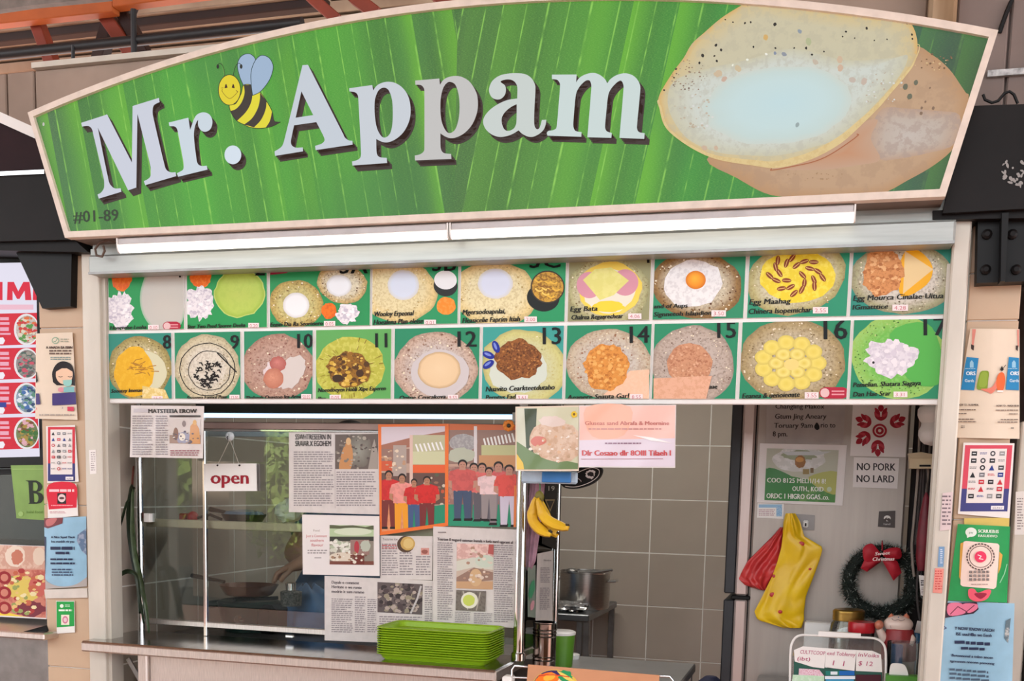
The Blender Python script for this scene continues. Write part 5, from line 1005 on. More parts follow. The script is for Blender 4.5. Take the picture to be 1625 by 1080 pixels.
p = P_(); p.poly([(89.5, 954), (117.5, 954), (118, 993), (90, 995)], (30, 160, 70)); p.ell(98, 961, 3, 3, (226, 240, 226), n=12); p.words(103, 959, 112, 963, 2, (206, 236, 210), .5); p.words(93, 966.5, 115, 970, 1, (226, 240, 226), .8); p.rect(97, 975, 110, 991, (230, 226, 206)); p.ell(103.5, 983, 4.6, 6, (206, 120, 150)); p.ell(103.5, 983, 2.6, 3.6, (230, 200, 206)); p.poly([(90, 995), (118, 993), (118, 1003), (91, 1004)], (232, 232, 226)); p.build('artwork', PR, o)
o, P_ = paper('small_sticker', 'small white sticker on the left steel post', 'sticker', [(141, 714), (152, 713), (153, 751), (143, 752)], 2.974, PAPER); p = P_(); p.words(144, 717, 151, 748, 9, (170, 160, 160), .4); p.build('lettering', PR, o)
# ---------------------------------------------------------------- papers on the right pillar
YR = 3.016
o, P_ = paper('folded_poster', 'cream folded poster with blue panels and a green bag, on the right pillar', 'poster', [(1540, 521), (1618, 522), (1618, 696), (1511, 694)], YR, CREAMP, fn=lambda x, y, o: at(x, y, YR-.004-.012*math.sin(max(0, min(1, (x-1510)/108))*3.14)**2*.6-o+(.006*abs((x-1575)/60))))
p = P_(.0014); q = [(1541, 522), (1617, 523), (1617, 695), (1512, 693)]; p.clip = q
p.poly([(1543, 521), (1549, 521), (1545, 547), (1542, 552)], (220, 140, 126)); p.poly([(1614, 523), (1617, 523), (1618, 552), (1615, 548)], (220, 140, 126)); p.poly([(1541, 546), (1546, 548), (1545, 556), (1541, 553)], (60, 44, 40)); p.poly([(1612, 548), (1616, 548), (1615, 557), (1612, 554)], (60, 44, 40))
for xa_, xb_, dx in ((1534, 1553, -8), (1601, 1620, -3)):
    p.poly([(xa_, 566), (xb_, 568), (xb_+dx+1, 619), (xa_+dx-2, 618)], (36, 134, 190)); p.poly([(xa_+5, 581), (xa_+5, 575), (xa_+8, 571), (xa_+11, 575), (xa_+11, 583), (xa_+5, 583)], (150, 200, 226)); p.text('ORS', xa_-1+(3 if dx > -5 else 0), 595, 6, (226, 238, 244), w=15, bold=.4); p.text('Gards', xa_-3+(4 if dx > -5 else 0), 606, 5, (206, 228, 240), w=15, bold=.2); p.words(xa_-2, 584, xb_-4, 586, 1, (170, 210, 230), .5)
p.poly([(1556, 590, 1), (1562, 588, 1), (1569, 590, 1), (1568, 605, 1), (1566, 617, 1), (1558, 618, 1), (1550, 616, 1), (1552, 602, 1)], (130, 156, 44)); p.poly([(1557, 592, 1), (1567, 592, 1), (1565, 612, 1), (1554, 612, 1)], (146, 172, 60)); p.poly([(1556, 617), (1568, 616), (1576, 612), (1582, 602), (1584, 612), (1574, 624), (1568, 622)], (226, 130, 110), smooth=True); p.poly([(1583, 596, 1), (1589, 590, 1), (1594, 594, 1), (1595, 606, 1), (1592, 620), (1583, 620), (1581, 608, 1)], (226, 104, 50)); p.poly([(1583, 619), (1592, 619), (1592, 622), (1582, 622)], (240, 236, 230)); p.poly([(1590, 580), (1593, 586), (1590, 589), (1587, 586)], (24, 20, 20)); p.line([(1592, 584), (1596, 579)], .9, (24, 20, 20))
p.text('HOW TO - FLUSHMEAL', 1521, 643.5, 3, (70, 56, 50), w=32, bold=.2); p.text('HOW TO - WASH BEAN', 1581, 645, 3, (70, 56, 50), w=37, bold=.2)
for y, xa_, xb_, xc, xd in ((649, 1520, 1551, 1580, 1618), (655, 1519, 1534, 1601, 1616), (664, 1518, 1548, 1588, 1616), (668, 1516, 1551, 1583, 1617)): p.words(xa_, y, xb_, y+2.2, 1, (120, 104, 94), .7); p.words(xc, y+.6, xd, y+2.8, 1, (120, 104, 94), .7)
p.words(1515, 675, 1519, 679, 2, (120, 110, 104)); p.words(1525, 675, 1531, 680, 2, (120, 110, 104)); p.words(1604, 678, 1609, 681, 1, (120, 110, 104)); p.build('artwork', PR, o)
o, P_ = paper('logo_sheet', 'sheet of small payment logos in a red and navy frame, on the right pillar', 'notice', [(1529, 702), (1610, 703), (1602, 822), (1520, 815)], YR-.004, PAPER)
p = P_()
p.xf = lambda x, y: (x-(y-703)*.078, y+(x-1528)*.0)   # the sheet leans with the pillar
logos(p, 1530, 704, 1609, 813, 4, 7, (214, 76, 96), (66, 68, 130), 775); p.build('artwork', PR, o)
tag(MB().prism([at(*p_, YR-.003) for p_ in ((1530, 822), (1602, 821), (1601, 842), (1530, 842))], (0, .002, 0)).build('yellow_strip', mat('yellow_card', (222, 196, 100), .5), base=tuple(at(1565, 830, YR))), 'strip of yellow card between the logo sheet and the green poster', 'card')
o, P_ = paper('green_payment_poster', 'green payment poster with a round pink seal, on the right pillar', 'poster', [(1520, 831), (1603, 835), (1598, 956), (1504, 952)], YR-.006, mat('green_card_paper', (24, 164, 84), .35, coat=.3), fn=lambda x, y, o: at(x, y, YR-.008-.004*math.sin(x*.07)-o))
p = P_(.0014); p.xf = None
p.ell(1541, 844, 9, 7.4, (232, 240, 232)); p.poly([(1534, 848), (1540, 851), (1535, 853)], (232, 240, 232)); p.text('pay', 1541, 846, 3.4, (60, 130, 90), anchor='c'); p.text('SCRIUEB:IS', 1552, 844.5, 5, (226, 240, 226), w=33, bold=.3, rot=.03); p.text('EASUDIVO', 1552, 851.5, 4, (226, 240, 226), w=31, bold=.2, rot=.03)
p.poly([(1524, 862), (1529, 860), (1527, 925), (1522, 915)], (214, 160, 70)); p.poly([(1586, 875), (1591, 880), (1588, 900), (1584, 910)], (226, 170, 80)); p.poly([(1529, 860, 1), (1533, 858), (1583, 862), (1586, 866, 1), (1581, 930, 1), (1577, 934), (1528, 930), (1524, 926, 1)], (242, 218, 206))
p.line([(1556+18*math.cos(a*.314), 883+17*math.sin(a*.314)) for a in range(20)], 1.2, (110, 90, 84), True)
for k in range(26): a = k*.2417; x, y = 1556+21.5*math.cos(a), 883+20.5*math.sin(a); p.line([(x-1.2*math.sin(a), y+1.2*math.cos(a)), (x+1.2*math.sin(a), y-1.2*math.cos(a))], 2.2, (96, 80, 76))
p.ell(1556, 883, 9.5, 9, (226, 56, 96)); p.line([(1552, 880), (1557, 882), (1554, 886), (1560, 887)], 1.4, (244, 220, 220))
for yy in (905, 911, 917): 
    for k in range(5): p.rect(1538+k*6.8, yy, 1542.6+k*6.8, yy+4, (90, 84, 84), c2=(226, 210, 200), amt=.6, sc=700)
p.words(1541, 926, 1568, 928, 1, (150, 130, 126), .6); p.poly([(1537, 935), (1546, 934), (1552, 940), (1566, 935), (1573, 937), (1566, 950), (1550, 954), (1538, 948)], (226, 90, 110), smooth=True); p.poly([(1546, 942), (1556, 940), (1566, 942), (1556, 950)], (150, 30, 60), smooth=True); p.line([(1598, 895), (1594, 910), (1587, 924)], 1.4, (150, 210, 170)); p.build('artwork', PG, o)
o, P_ = paper('blue_notice', 'large pale blue notice with torn edge at the foot of the right pillar', 'notice', [(1504, 953), (1610, 957), (1606, 1095), (1484, 1095)], YR-.004, mat('light_blue_paper', (146, 190, 214), .45), fn=lambda x, y, o: at(x, y, YR-.005-.006*math.sin(x*.06+1)-o))
p = P_(.0014)
p.poly([(1503, 956), (1550, 955), (1553, 966), (1545, 973), (1500, 980)], (54, 34, 50)); p.poly([(1505, 958), (1526, 957), (1532, 972), (1506, 976)], (222, 120, 150), smooth=True); p.poly([(1528, 958), (1550, 958), (1550, 966), (1536, 972)], (226, 120, 150), smooth=True); p.line([(1508, 974), (1520, 962), (1534, 970), (1546, 960)], 1.4, (120, 50, 70)); p.poly([(1490, 1006), (1496, 1012), (1493, 1066), (1485, 1070)], (30, 30, 50)); p.ell(1490, 1042, 3.5, 12, (214, 100, 140)); p.poly([(1596, 985), (1604, 980), (1600, 1020), (1594, 1012)], (90, 110, 120), c2=(200, 200, 196), amt=.7, sc=60); p.line([(1498, 993), (1502, 996), (1498, 998)], 1, (60, 50, 110))
p.text('Y NOW KNOW LAEOH', 1515, 998.5, 5, DB, w=63, bold=.45, rot=.06); p.text('ISE uuuHBo we Eeoh', 1517, 1007.5, 5, DB, w=57, bold=.4, rot=.05); p.words(1515, 1016, 1577, 1022, 1, DB, .8, slope=.06); p.words(1525, 1026, 1566, 1031, 1, DB, .8, slope=.05); p.text('Botonnonal a tnleo anosn', 1510, 1041, 4.2, DB, w=66, bold=.4, rot=.06); p.text('tgensnnm nneonn pnmonng', 1508, 1050, 4, DB, w=70, bold=.35, rot=.06); p.words(1507, 1060, 1573, 1080, 3, (70, 90, 110), .5, slope=.08); p.build('artwork', PR, o)
# post stickers at the right
for nm, lb_, q, c, c2 in (('pink_label', 'pale pink printed label on the right steel post, above the blue sticker', [(1496, 782), (1512, 780), (1509, 840), (1491, 842)], (226, 206, 206), (120, 104, 110)),
                      ('blue_sticker', 'narrow blue sticker on the right steel post', [(1490, 867), (1499, 867), (1497, 899), (1488, 899)], (120, 160, 200), (226, 232, 240)),
                      ('red_sticker', 'narrow red outlined sticker below the blue one on the right steel post', [(1484, 901), (1498, 902), (1495, 941), (1480, 940)], (236, 150, 136), (196, 70, 70))):
    o, P_ = paper(nm, lb_, 'sticker', q, 2.962, mat(nm+'_paper', c, .45)); p = P_(); x0 = q[3][0]+4; x1 = q[1][0]-3
    p.words(x0, q[0][1]+4, x1, q[2][1]-4, 8, c2, .4); p.build('lettering', PR, o)
# far right: post and roller shutter of the next stall
gx = at(1606, 850, 3.1).x
struct(MB().box(gx, gx+.045, 3.08, 3.14, 0, 1.62, .003), 'trim_post_neighbour', ALU)
sh2 = thing('roller_shutter', 'pale roller shutter of slats at the right edge', 'shutter', (gx+.2, 3.2, .0))
z = .3
while z < 2.1:
    MB().box(gx+.03, gx+1.2, 3.16, 3.175, z, z+.028, .004).build('slat', ALU, sh2); z += .03
o, P_ = paper('torn_label', 'torn printed label on the post at the right edge', 'label', [(1612, 780), (1634, 778), (1630, 848), (1610, 848)], 3.078, PAPER); p = P_(); p.words(1614, 790, 1624, 842, 12, (150, 140, 140), .4); p.build('lettering', PR, o)
# ---------------------------------------------------------------- stack of green trays
def rrect(x0, x1, y0, y1, r, n=5):
    o = []
    for cx, cy, a in ((x1-r, y1-r, 0), (x0+r, y1-r, 90), (x0+r, y0+r, 180), (x1-r, y0+r, 270)):
        for k in range(n+1): t = math.radians(a+90*k/n); o.append((cx+r*math.cos(t), cy+r*math.sin(t)))
    return o
tx0, tx1, ty0, ty1 = -1.268, -.915, 2.952, 3.146
def ring(mb, pts, zs): pass
def tray_mesh(z):
    mb = MB(); loops = []
    def lp(ins, zz, r): loops.append([(x, y, zz) for x, y in rrect(tx0+ins, tx1-ins, ty0+ins, ty1-ins, r)])
    lp(.020, z, .02); lp(.014, z+.0170, .022); lp(.0005, z+.0172, .03); lp(0, z+.0194, .03); lp(.003, z+.0205, .03); lp(.007, z+.0190, .026); lp(.016, z+.004, .02)
    n = len(loops[0]); vs = [p for l in loops for p in l]; fs = [tuple(reversed(range(n)))]
    for i in range(len(loops)-1): fs += [(i*n+k, i*n+(k+1) % n, (i+1)*n+(k+1) % n, (i+1)*n+k) for k in range(n)]
    fs.append(tuple((len(loops)-1)*n+k for k in range(n)))
    return mb.add(vs, fs)
N = 12; pitch = .0070
names = ['lowest', 'second lowest', 'third lowest', 'fourth lowest', 'fifth lowest', 'sixth lowest', 'sixth from the top', 'fifth from the top', 'fourth from the top', 'third from the top', 'second from the top', 'topmost']
t0 = tray_mesh(ZC+.0005).build('serving_tray', GREENP, base=((tx0+tx1)/2, (ty0+ty1)/2, ZC), angle=50)
for k in range(N):
    c = t0 if k == 0 else t0.copy()
    if k: COL.objects.link(c); c.location = t0.location+V((rnd.uniform(-.0005, .0005), rnd.uniform(-.0004, .0004), k*pitch)); BASE[c] = c.location
    tag(c, 'green plastic serving tray, %s of the stack on the counter' % names[k], 'tray', 'green trays stacked on the counter')
# ---------------------------------------------------------------- pandan leaves at left
pd = thing('pandan_bunch', 'bunch of long dark green strap leaves hanging between the left post and the glass case', 'leaves', tuple(at(212, 775, 3.12)))
LEAF = mat('strap_leaf', (46, 62, 40), .4, 0, .3, 40, stretch=(1, 1, .1)); LEAF2 = mat('strap_leaf_light', (78, 96, 64), .4, 0, .25, 40)
def strap(path, w, Y, dy, m):
    pts = [(*q, 1) for q in path]; pts = catmull(pts, False, 5); L = []
    n = len(pts); vs = []; fs = []
    for i, (x, y) in enumerate(pts):
        t = i/(n-1); a = pts[max(0, i-1)]; b = pts[min(n-1, i+1)]; d = math.hypot(b[0]-a[0], b[1]-a[1]) or 1; nx, ny = -(b[1]-a[1])/d, (b[0]-a[0])/d
        ww = w*(.35+.65*min(1, 4*t, 2.5*(1-t)+.1)); yy = Y+dy*math.sin(t*5)
        for s, o in ((-1, .0), (0, .004), (1, .0)): vs.append(at(x+nx*ww*s, y+ny*ww*s, yy+o))
        for s, o in ((-1, .001), (0, .005), (1, .001)): vs.append(at(x+nx*ww*s, y+ny*ww*s, yy+o))
    for i in range(n-1):
        k = i*6
        for a, b in ((0, 1), (1, 2), (5, 4), (4, 3), (2, 5), (3, 0)): fs.append((k+a, k+b, k+6+b, k+6+a))
    fs += [(0, 1, 4, 3), (1, 2, 5, 4), (6*n-6, 6*n-5, 6*n-2, 6*n-3), (6*n-5, 6*n-4, 6*n-1, 6*n-2)]
    return MB().add(vs, fs).build('leaf', m, pd, angle=60)
strap([(211, 772), (205, 805), (208, 850), (217, 895), (226, 935), (234, 985)], 5, 3.10, .012, LEAF)
strap([(206, 795), (192, 828), (178, 868), (176, 898), (187, 911), (203, 906), (216, 913), (221, 940), (228, 985)], 3.6, 3.075, .004, LEAF)
strap([(213, 780), (210, 830), (214, 880), (222, 920), (231, 960), (236, 1000)], 4, 3.09, .01, LEAF2)
strap([(214, 775), (206, 790), (205, 840), (212, 890), (219, 930), (222, 970)], 4, 3.125, .012, LEAF)
strap([(212, 740), (210, 765), (206, 812)], 2, 3.12, .0, mat('red_tie', (110, 60, 48), .5))
# ---------------------------------------------------------------- inside the case: work counter, stove, pans, cook
wk = thing('work_counter', 'dull steel work counter behind the glass case', 'counter', (-1.55, 3.6, 0))
MB().box(XL+.04, -.875, 3.325, 3.78, .845, .88, .004).build('counter_top', DKSTEEL, wk)
MB().box(XL+.04, -.875, 3.35, 3.38, .1, .845, .003).build('front_panel', DKSTEEL, wk)
for x in (XL+.06, -.92): MB().box(x, x+.04, 3.73, 3.77, 0, .845).build('leg', DKSTEEL, wk)
st = thing('gas_stove', 'dark green cast stove under the brown pan inside the case', 'stove', (-1.98, 3.55, .88))
SG = mat('stove_green', (40, 62, 54), .4, .3, .2)
sx_ = at(395, 935, 3.55).x
MB().lathe([(.085, 0), (.10, .05), (.115, .105), (.10, .112), (.06, .10), (0, .10)], (sx_, 3.55, .881), 26).build('burner_bowl', SG, st)
MB().box(at(420, 975, 3.55).x, at(452, 975, 3.55).x, 3.47, 3.60, .881, .985, .02).build('stove_body', BLACK, st)
MB().tube([V((sx_-.11, 3.53, .975)), V((sx_-.15, 3.53, .97))], .014, 10).build('handle', SG, st)
for k in range(3): a = 2.1*k+.5; MB().bar((sx_, 3.55, .995), (sx_+.105*math.cos(a), 3.55+.105*math.sin(a), 1.0), .01, .012, .002).build('pan_support', BLACK, st)
MB().lathe([(.018, 0), (.018, .012), (.010, .02), (0, .02)], (sx_+.02, 3.452, .93), 14, RX).build('knob', CHROME, st)
def pan(name, label, x, y, z, r, h, mo, mi, hdir, hl):
    t = thing(name, label, 'pan', (x, y, z))
    MB().lathe([(0, 0), (r*.66, 0), (r*.8, h*.15), (r, h), (r*1.01, h+.003), (r*.985, h+.002), (r*.78, h*.2), (r*.6, .004), (0, .004)], (x, y, z), 36).build('pan_bowl', mo, t)
    d = V((math.cos(hdir), math.sin(hdir), .12)); a = V((x, y, z+h*.9))+d*r*.97
    MB().tube([a, a+d*hl*.5, a+d*hl], [.006, .007, .009], 10).build('handle', BLACK, t)
    return t
pan('frying_pan', 'shallow brown pan on the stove inside the case', sx_, 3.55, 1.0068, .105, .038, mat('brown_pan', (112, 60, 40), .35, .1), None, math.radians(178), .14)
bk = thing('bamboo_steamer', 'small woven patterned canister beside the pan, under the cook\'s hand', 'canister', tuple(at(465, 948, 3.5)))
bx = at(462, 930, 3.5); MB().lathe([(0, 0), (.036, 0), (.038, .05), (.034, .052), (.034, .05), (0, .05)], (bx.x, 3.5, .986), 24).build('canister_body', mat('woven_grey', (120, 112, 106), .6, 0, .5, 160), bk)
MB().lathe([(.018, 0), (.02, .03), (.012, .034), (0, .034)], (bx.x+.0, 3.5, 1.036), 18).build('lid', CHROME, bk)
# things on the case shelf
sh_z = sz-.011
sp = pan('shelf_pan', 'black frying pan on the shelf of the glass case below the open sign', at(387, 808, 3.34).x, 3.34, sh_z, .075, .030, BLACK, None, math.radians(170), .075)
MB().lathe([(.072, .0), (.06, .012), (.02, .018), (0, .019)], (at(387, 808, 3.34).x, 3.34, sh_z+.030), 30).build('lid', mat('blue_grey_lid', (120, 140, 166), .25, .3), sp)
lo = at(306, 808, 3.3)
ld = thing('ladle', 'ladle with a round red bowl on the shelf of the glass case', 'ladle', (lo.x, 3.3, sh_z))
MB().ell((lo.x, 3.3, sh_z+.019), (.019, .019, .019), 20, 12).build('ladle_bowl', mat('red_plastic', (190, 36, 40), .35), ld)
MB().tube([V((lo.x+.018, 3.3, sh_z+.016)), V((lo.x+.06, 3.31, sh_z+.028)), V((lo.x+.095, 3.33, sh_z+.012))], .005, 8).build('handle', BLACK, ld)
rb = MB().box(lo.x-.05, lo.x-.024, 3.29, 3.33, sh_z+.001, sh_z+.03, .004).build('red_cup', mat('red_cup_plastic', (176, 60, 58), .35), base=(lo.x-.037, 3.31, sh_z)); tag(rb, 'small square red cup on the shelf left of the ladle', 'cup')
bgx = at(458, 812, 3.34).x
tag(MB().ell((bgx, 3.34, sh_z+.047), (.048, .04, .036), 26, 14, dent=.35).build('white_bag', mat('white_bag_film', (222, 216, 204), .35, 0, .06, 20, .3), base=(bgx, 3.34, sh_z)), 'white tied plastic bag on the shelf left of the long cutting', 'bag')
# the cook
px_ = at(585, 900, 4.02).x; PY = 4.02
ck = thing('person', 'person in a blue apron bending over the stove behind the glass, hand above the pan', 'person', (px_, PY, 0))
SKIN = mat('skin', (196, 148, 122), .5, 0, .06, 12)
J = []; E = []
def jn(p, r, par=None):
    J.append((V(p), r)); i = len(J)-1
    if par is not None: E.append((par, i))
    return i
hpx = at(447, 905, 3.6)
pel = jn((px_, PY, .90), .13); wa = jn((px_, PY-.02, 1.05), .115, pel); chs = jn((px_-.01, PY-.05, 1.22), .125, wa); nb_ = jn((px_-.015, PY-.08, 1.36), .07, chs); nk = jn((px_-.02, PY-.10, 1.42), .048, nb_); hd0 = jn((px_-.03, PY-.13, 1.50), .078, nk); hd1 = jn((px_-.03, PY-.13, 1.58), .074, hd0)
def arm(s, el, wr, palm):
    sh_ = jn((px_+s*.165, PY-.06, 1.32), .056, nb_); e = jn(el, .042, sh_); m_ = jn(tuple((V(el)+V(wr))/2), .038, e); w_ = jn(wr, .026, m_); return jn(palm, .034, w_)
pr = arm(-1, (px_-.20, PY-.26, 1.155), (hpx.x+.075, 3.64, hpx.z+.03), (hpx.x+.03, 3.61, hpx.z+.012))
plm = arm(1, (px_+.26, PY-.16, 1.10), (px_+.18, PY-.36, 1.0), (px_+.15, PY-.42, .98))
for base_i, d in ((pr, V((-1, -.35, -.25))), (plm, V((-.5, -.8, -.2)))):
    d.normalize(); b0 = J[base_i][0]; side_ = d.cross(V((0, 0, 1))).normalized(); dn = V((0, 0, -1))
    for k, (o, l) in enumerate(((-.021, .058), (-.007, .068), (.007, .064), (.021, .05))):
        a = jn(b0+d*.022+side_*o, .0098, base_i); b = jn(b0+d*(.022+l*.42)+side_*o*1.05+dn*.012, .0092, a); jn(b0+d*(.022+l*.62)+side_*o*1.0+dn*(.012+l*.5), .008, b)
    a = jn(b0-d*.008-side_*.03+dn*.006, .0105, base_i); b = jn(b0+d*.018-side_*.036+dn*.026, .0095, a); jn(b0+d*.034-side_*.026+dn*.042, .0085, b)
for s in (-1, 1):
    h_ = jn((px_+s*.09, PY, .84), .095, pel); k_ = jn((px_+s*.10, PY-.02, .47), .06, h_); c_ = jn((px_+s*.10, PY+.0, .33), .058, k_); an = jn((px_+s*.10, PY+.02, .08), .036, c_); jn((px_+s*.11, PY-.12, .03), .03, an)
me = bpy.data.meshes.new('body'); me.from_pydata([p-BASE[ck] for p, r in J], E, []); me.materials.append(SKIN)
bo = link('body', me, ck); sk = bo.modifiers.new('skin', 'SKIN'); sk.use_smooth_shade = True
for i, (p, r) in enumerate(J): me.skin_vertices[0].data[i].radius = (r, r)
me.skin_vertices[0].data[0].use_root = True
ss = bo.modifiers.new('sub', 'SUBSURF'); ss.levels = 2; ss.render_levels = 2
hc = V((px_-.03, PY-.135, 1.545))
MB().ell(hc+V((0, .02, .028)), (.088, .10, .092), 26, 16).ell(hc+V((0, .105, .02)), (.045, .04, .04), 16, 10).build('hair', mat('dark_hair', (34, 28, 26), .6, 0, .3, 60), ck)
f_ = MB()
f_.ell(hc+V((0, -.088, -.03)), (.013, .018, .02), 12, 8)
for s in (-1, 1): f_.ell(hc+V((s*.082, .0, -.02)), (.012, .02, .028), 10, 8)
f_.build('nose_and_ears', SKIN, ck)
for s in (-1, 1): MB().ell(hc+V((s*.03, -.076, .0)), (.012, .008, .006), 12, 8).build('eye', BLACK, ck)
MB().ell(hc+V((0, -.078, -.058)), (.022, .007, .005), 12, 8).build('mouth', mat('lips', (150, 80, 76), .5), ck)
APR = mat('blue_cloth', (74, 112, 158), .7, 0, .14, 12, .2)
def drape_ring(rows, n=44, amp=.010, fr=9):
    mb = MB(); vs = []; fs = []
    for k, (z, cx, cy, rx, ry) in enumerate(rows):
        for i in range(n):
            a = 2*math.pi*i/n; w = 1+amp/max(rx, .05)*math.sin(a*fr+z*7)*min(1, k*.35)
            vs.append((cx+rx*w*math.cos(a), cy+ry*w*math.sin(a), z))
    for k in range(len(rows)-1): fs += [(k*n+i, k*n+(i+1) % n, (k+1)*n+(i+1) % n, (k+1)*n+i) for i in range(n)]
    return mb.add(vs, fs)
drape_ring([(1.385, px_-.015, PY-.075, .075, .06), (1.35, px_-.012, PY-.07, .165, .09), (1.25, px_-.01, PY-.05, .19, .135), (1.1, px_-.03, PY-.05, .20, .15), (1.0, px_-.05, PY-.06, .235, .17), (.9, px_-.05, PY-.05, .255, .175), (.7, px_-.03, PY, .25, .19), (.45, px_, PY, .26, .20)]).build('apron_dress', APR, ck, angle=80)
drape_ring([(0, 0, 0, .07, .07)], 3)
def sleeve(a, b, ra, rb_): return MB().tube([V(a), (V(a)*2+V(b))/3, (V(a)+V(b)*2)/3, V(b)], [ra, (ra*2+rb_)/3*1.05, (ra+rb_*2)/3, rb_], 14, cap=False)
sleeve((px_-.14, PY-.06, 1.325), (px_-.185, PY-.19, 1.21), .075, .066).build('sleeve', APR, ck, angle=80)
sleeve((px_+.14, PY-.06, 1.325), (px_+.22, PY-.12, 1.19), .075, .066).build('sleeve', APR, ck, angle=80)
# blue cloth bundle beside the stove
cbx = at(475, 960, 3.62)
cb = MB()
def cloth_fn(u, v):
    a = 2*math.pi*u; r = (.02+.10*math.sin(v*math.pi*.52))*(1+.12*math.sin(a*5+v*4)+.06*math.sin(a*9))
    return V((cbx.x+.035+1.15*r*math.cos(a)+.05*v, 3.62+.75*r*math.sin(a), 1.048-.155*v+.012*math.sin(a*3)))
cb.grid(cloth_fn, 44, 14); tag(cb.build('blue_cloth', APR, base=(cbx.x, 3.62, .88), angle=80, merge=True), 'crumpled blue cloth heaped right of the stove, left of the lower cutting', 'cloth')
# ---------------------------------------------------------------- kitchen seen through the gap
tb = thing('kitchen_table', 'stainless kitchen table at the front of the gap between case and refrigerator', 'table', (-.62, 3.36, 0))
KT = .85
MB().box(-.842, -.402, 3.085, 3.655, KT-.03, KT, .004).build('table_top', mat('grey_steel_top', (158, 160, 162), .35, .8, .1, 10), tb)
for x in (-.83, -.435):
    for y in (3.1, 3.62): MB().box(x, x+.025, y, y+.025, 0, KT-.03, .002).build('leg', DKSTEEL, tb)
pt = thing('rear_table', 'small stainless table against the back wall carrying the pot', 'table', (-1.15, 4.8, 0))
MB().box(-1.42, -.955, 4.52, 5.16, .862, .892, .004).build('table_top', mat('dark_steel_top', (120, 122, 124), .35, .8, .1, 10), pt)
for x in (-1.40, -1.015, -.985):
    for y in (4.55, 5.11):
        if x != -1.015 or y < 5: MB().box(x, x+.026, y, y+.026, 0, .862, .002).build('leg', DKSTEEL, pt)
MB().box(-1.40, -.98, 4.56, 5.12, .30, .315).build('under_shelf', DKSTEEL, pt)
pc = at(928, 930, 4.8); pr_ = (at(967, 920, 4.8).x-at(889, 920, 4.8).x)/2
po = thing('cooking_pot', 'large steel cooking pot on the rear table', 'pot', (pc.x, 4.8, .892))
PH = at(928, 908, 4.8).z-.892
MB().lathe([(0, .001), (pr_*.96, .001), (pr_, .012), (pr_, PH), (pr_*1.03, PH+.004), (pr_*1.03, PH+.008), (pr_*.97, PH+.008), (pr_*.96, .01), (0, .01)], (pc.x, 4.8, .892), 40).build('pot_body', STEEL, po)
MB().lathe([(0, 0), (pr_*.93, 0), (pr_*.95, .004), (pr_*.6, .010), (0, .014)], (pc.x, 4.8, .892+PH-.012), 32).build('lid', CHROME, po)
for s in (-1, 1): MB().tube([V((pc.x+s*pr_*.99, 4.77, .892+PH*.78)), V((pc.x+s*(pr_+.03), 4.77, .892+PH*.8)), V((pc.x+s*(pr_+.03), 4.83, .892+PH*.8)), V((pc.x+s*pr_*.99, 4.83, .892+PH*.78))], .005, 8).build('handle', STEEL, po)
la = thing('steel_ladle', 'steel ladle lying across the rim of the cooking pot', 'ladle', tuple(at(940, 906, 4.75)))
MB().tube([at(912, 907, 4.72), at(945, 907, 4.72), at(972, 904, 4.72)], [.008, .006, .006], 8).build('handle', DKSTEEL, la); MB().ell(at(908, 906, 4.72), (.028, .028, .016), 16, 10).build('ladle_bowl', DKSTEEL, la)
fp = at(905, 955, 4.62)
tag(MB().ell((fp.x, 4.62, .892+.022), (.075, .055, .024), 26, 12, dent=.55).build('foil_packet', mat('foil', (206, 206, 206), .25, .8, .2, 30, .5), base=(fp.x, 4.62, .892)), 'crumpled silver foil packet at the front of the rear table', 'packet')
wc = at(890, 905, 4.95)
tag(MB().lathe([(0, 0), (.045, 0), (.05, .03), (.05, .115), (.047, .12), (.045, .115), (.045, .01), (0, .01)], (wc.x-.03, 4.98, .892), 24).build('white_tub', WHITEP, base=(wc.x-.03, 4.98, .892)), 'tall white tub behind the cooking pot', 'tub')
# canister, green tub and lid on the kitchen table
cpos = at(863, 1062, 3.22)
cn = thing('steel_canister', 'shiny ribbed steel canister in front of the poles', 'canister', (cpos.x, 3.22, KT))
cr_ = (at(882, 1030, 3.22).x-at(844, 1030, 3.22).x)/2; chh = at(863, 986, 3.22).z-KT
prof = [(0, 0), (cr_*.94, 0), (cr_*.94, chh*.06)]
for z_ in (.30, .36, .74, .80, .86): prof += [(cr_*.94, chh*(z_-.015)), (cr_, chh*z_), (cr_*.94, chh*(z_+.015))]
prof += [(cr_*.95, chh*.97), (cr_*1.03, chh*.985), (cr_*1.03, chh), (cr_*.9, chh), (cr_*.88, chh*.1), (0, chh*.1)]
MB().lathe(prof, (cpos.x, 3.22, KT), 36).build('canister_body', mat('dark_chrome', (150, 140, 134), .12, 1, .1), cn)
g = at(889, 1045, 3.42); gr = .046
gt = thing('green_tub', 'green plastic tub with a white lid beside the steel canister', 'tub', (g.x, 3.42, KT))
gh = at(890, 1003, 3.42).z-KT
MB().lathe([(0, 0), (gr*.86, 0), (gr, gh*.95), (gr*.96, gh*.95), (gr*.8, .006), (0, .006)], (g.x, 3.42, KT), 28).build('tub_body', mat('leaf_green_plastic', (92, 146, 40), .35), gt)
MB().lathe([(0, 0), (gr*1.04, 0), (gr*1.06, .008), (gr*.9, .012), (0, .012)], (g.x, 3.42, KT+gh*.95), 28).build('lid', WHITEP, gt)
wl = at(910, 1034, 3.58); tag(MB().lathe([(0, 0), (.020, 0), (.022, .016), (.016, .019), (0, .019)], (wl.x, 3.58, KT), 22).build('small_white_cap', WHITEP, base=(wl.x, 3.58, KT)), 'small white cap on the kitchen table right of the green tub', 'cap')  # loose white cap
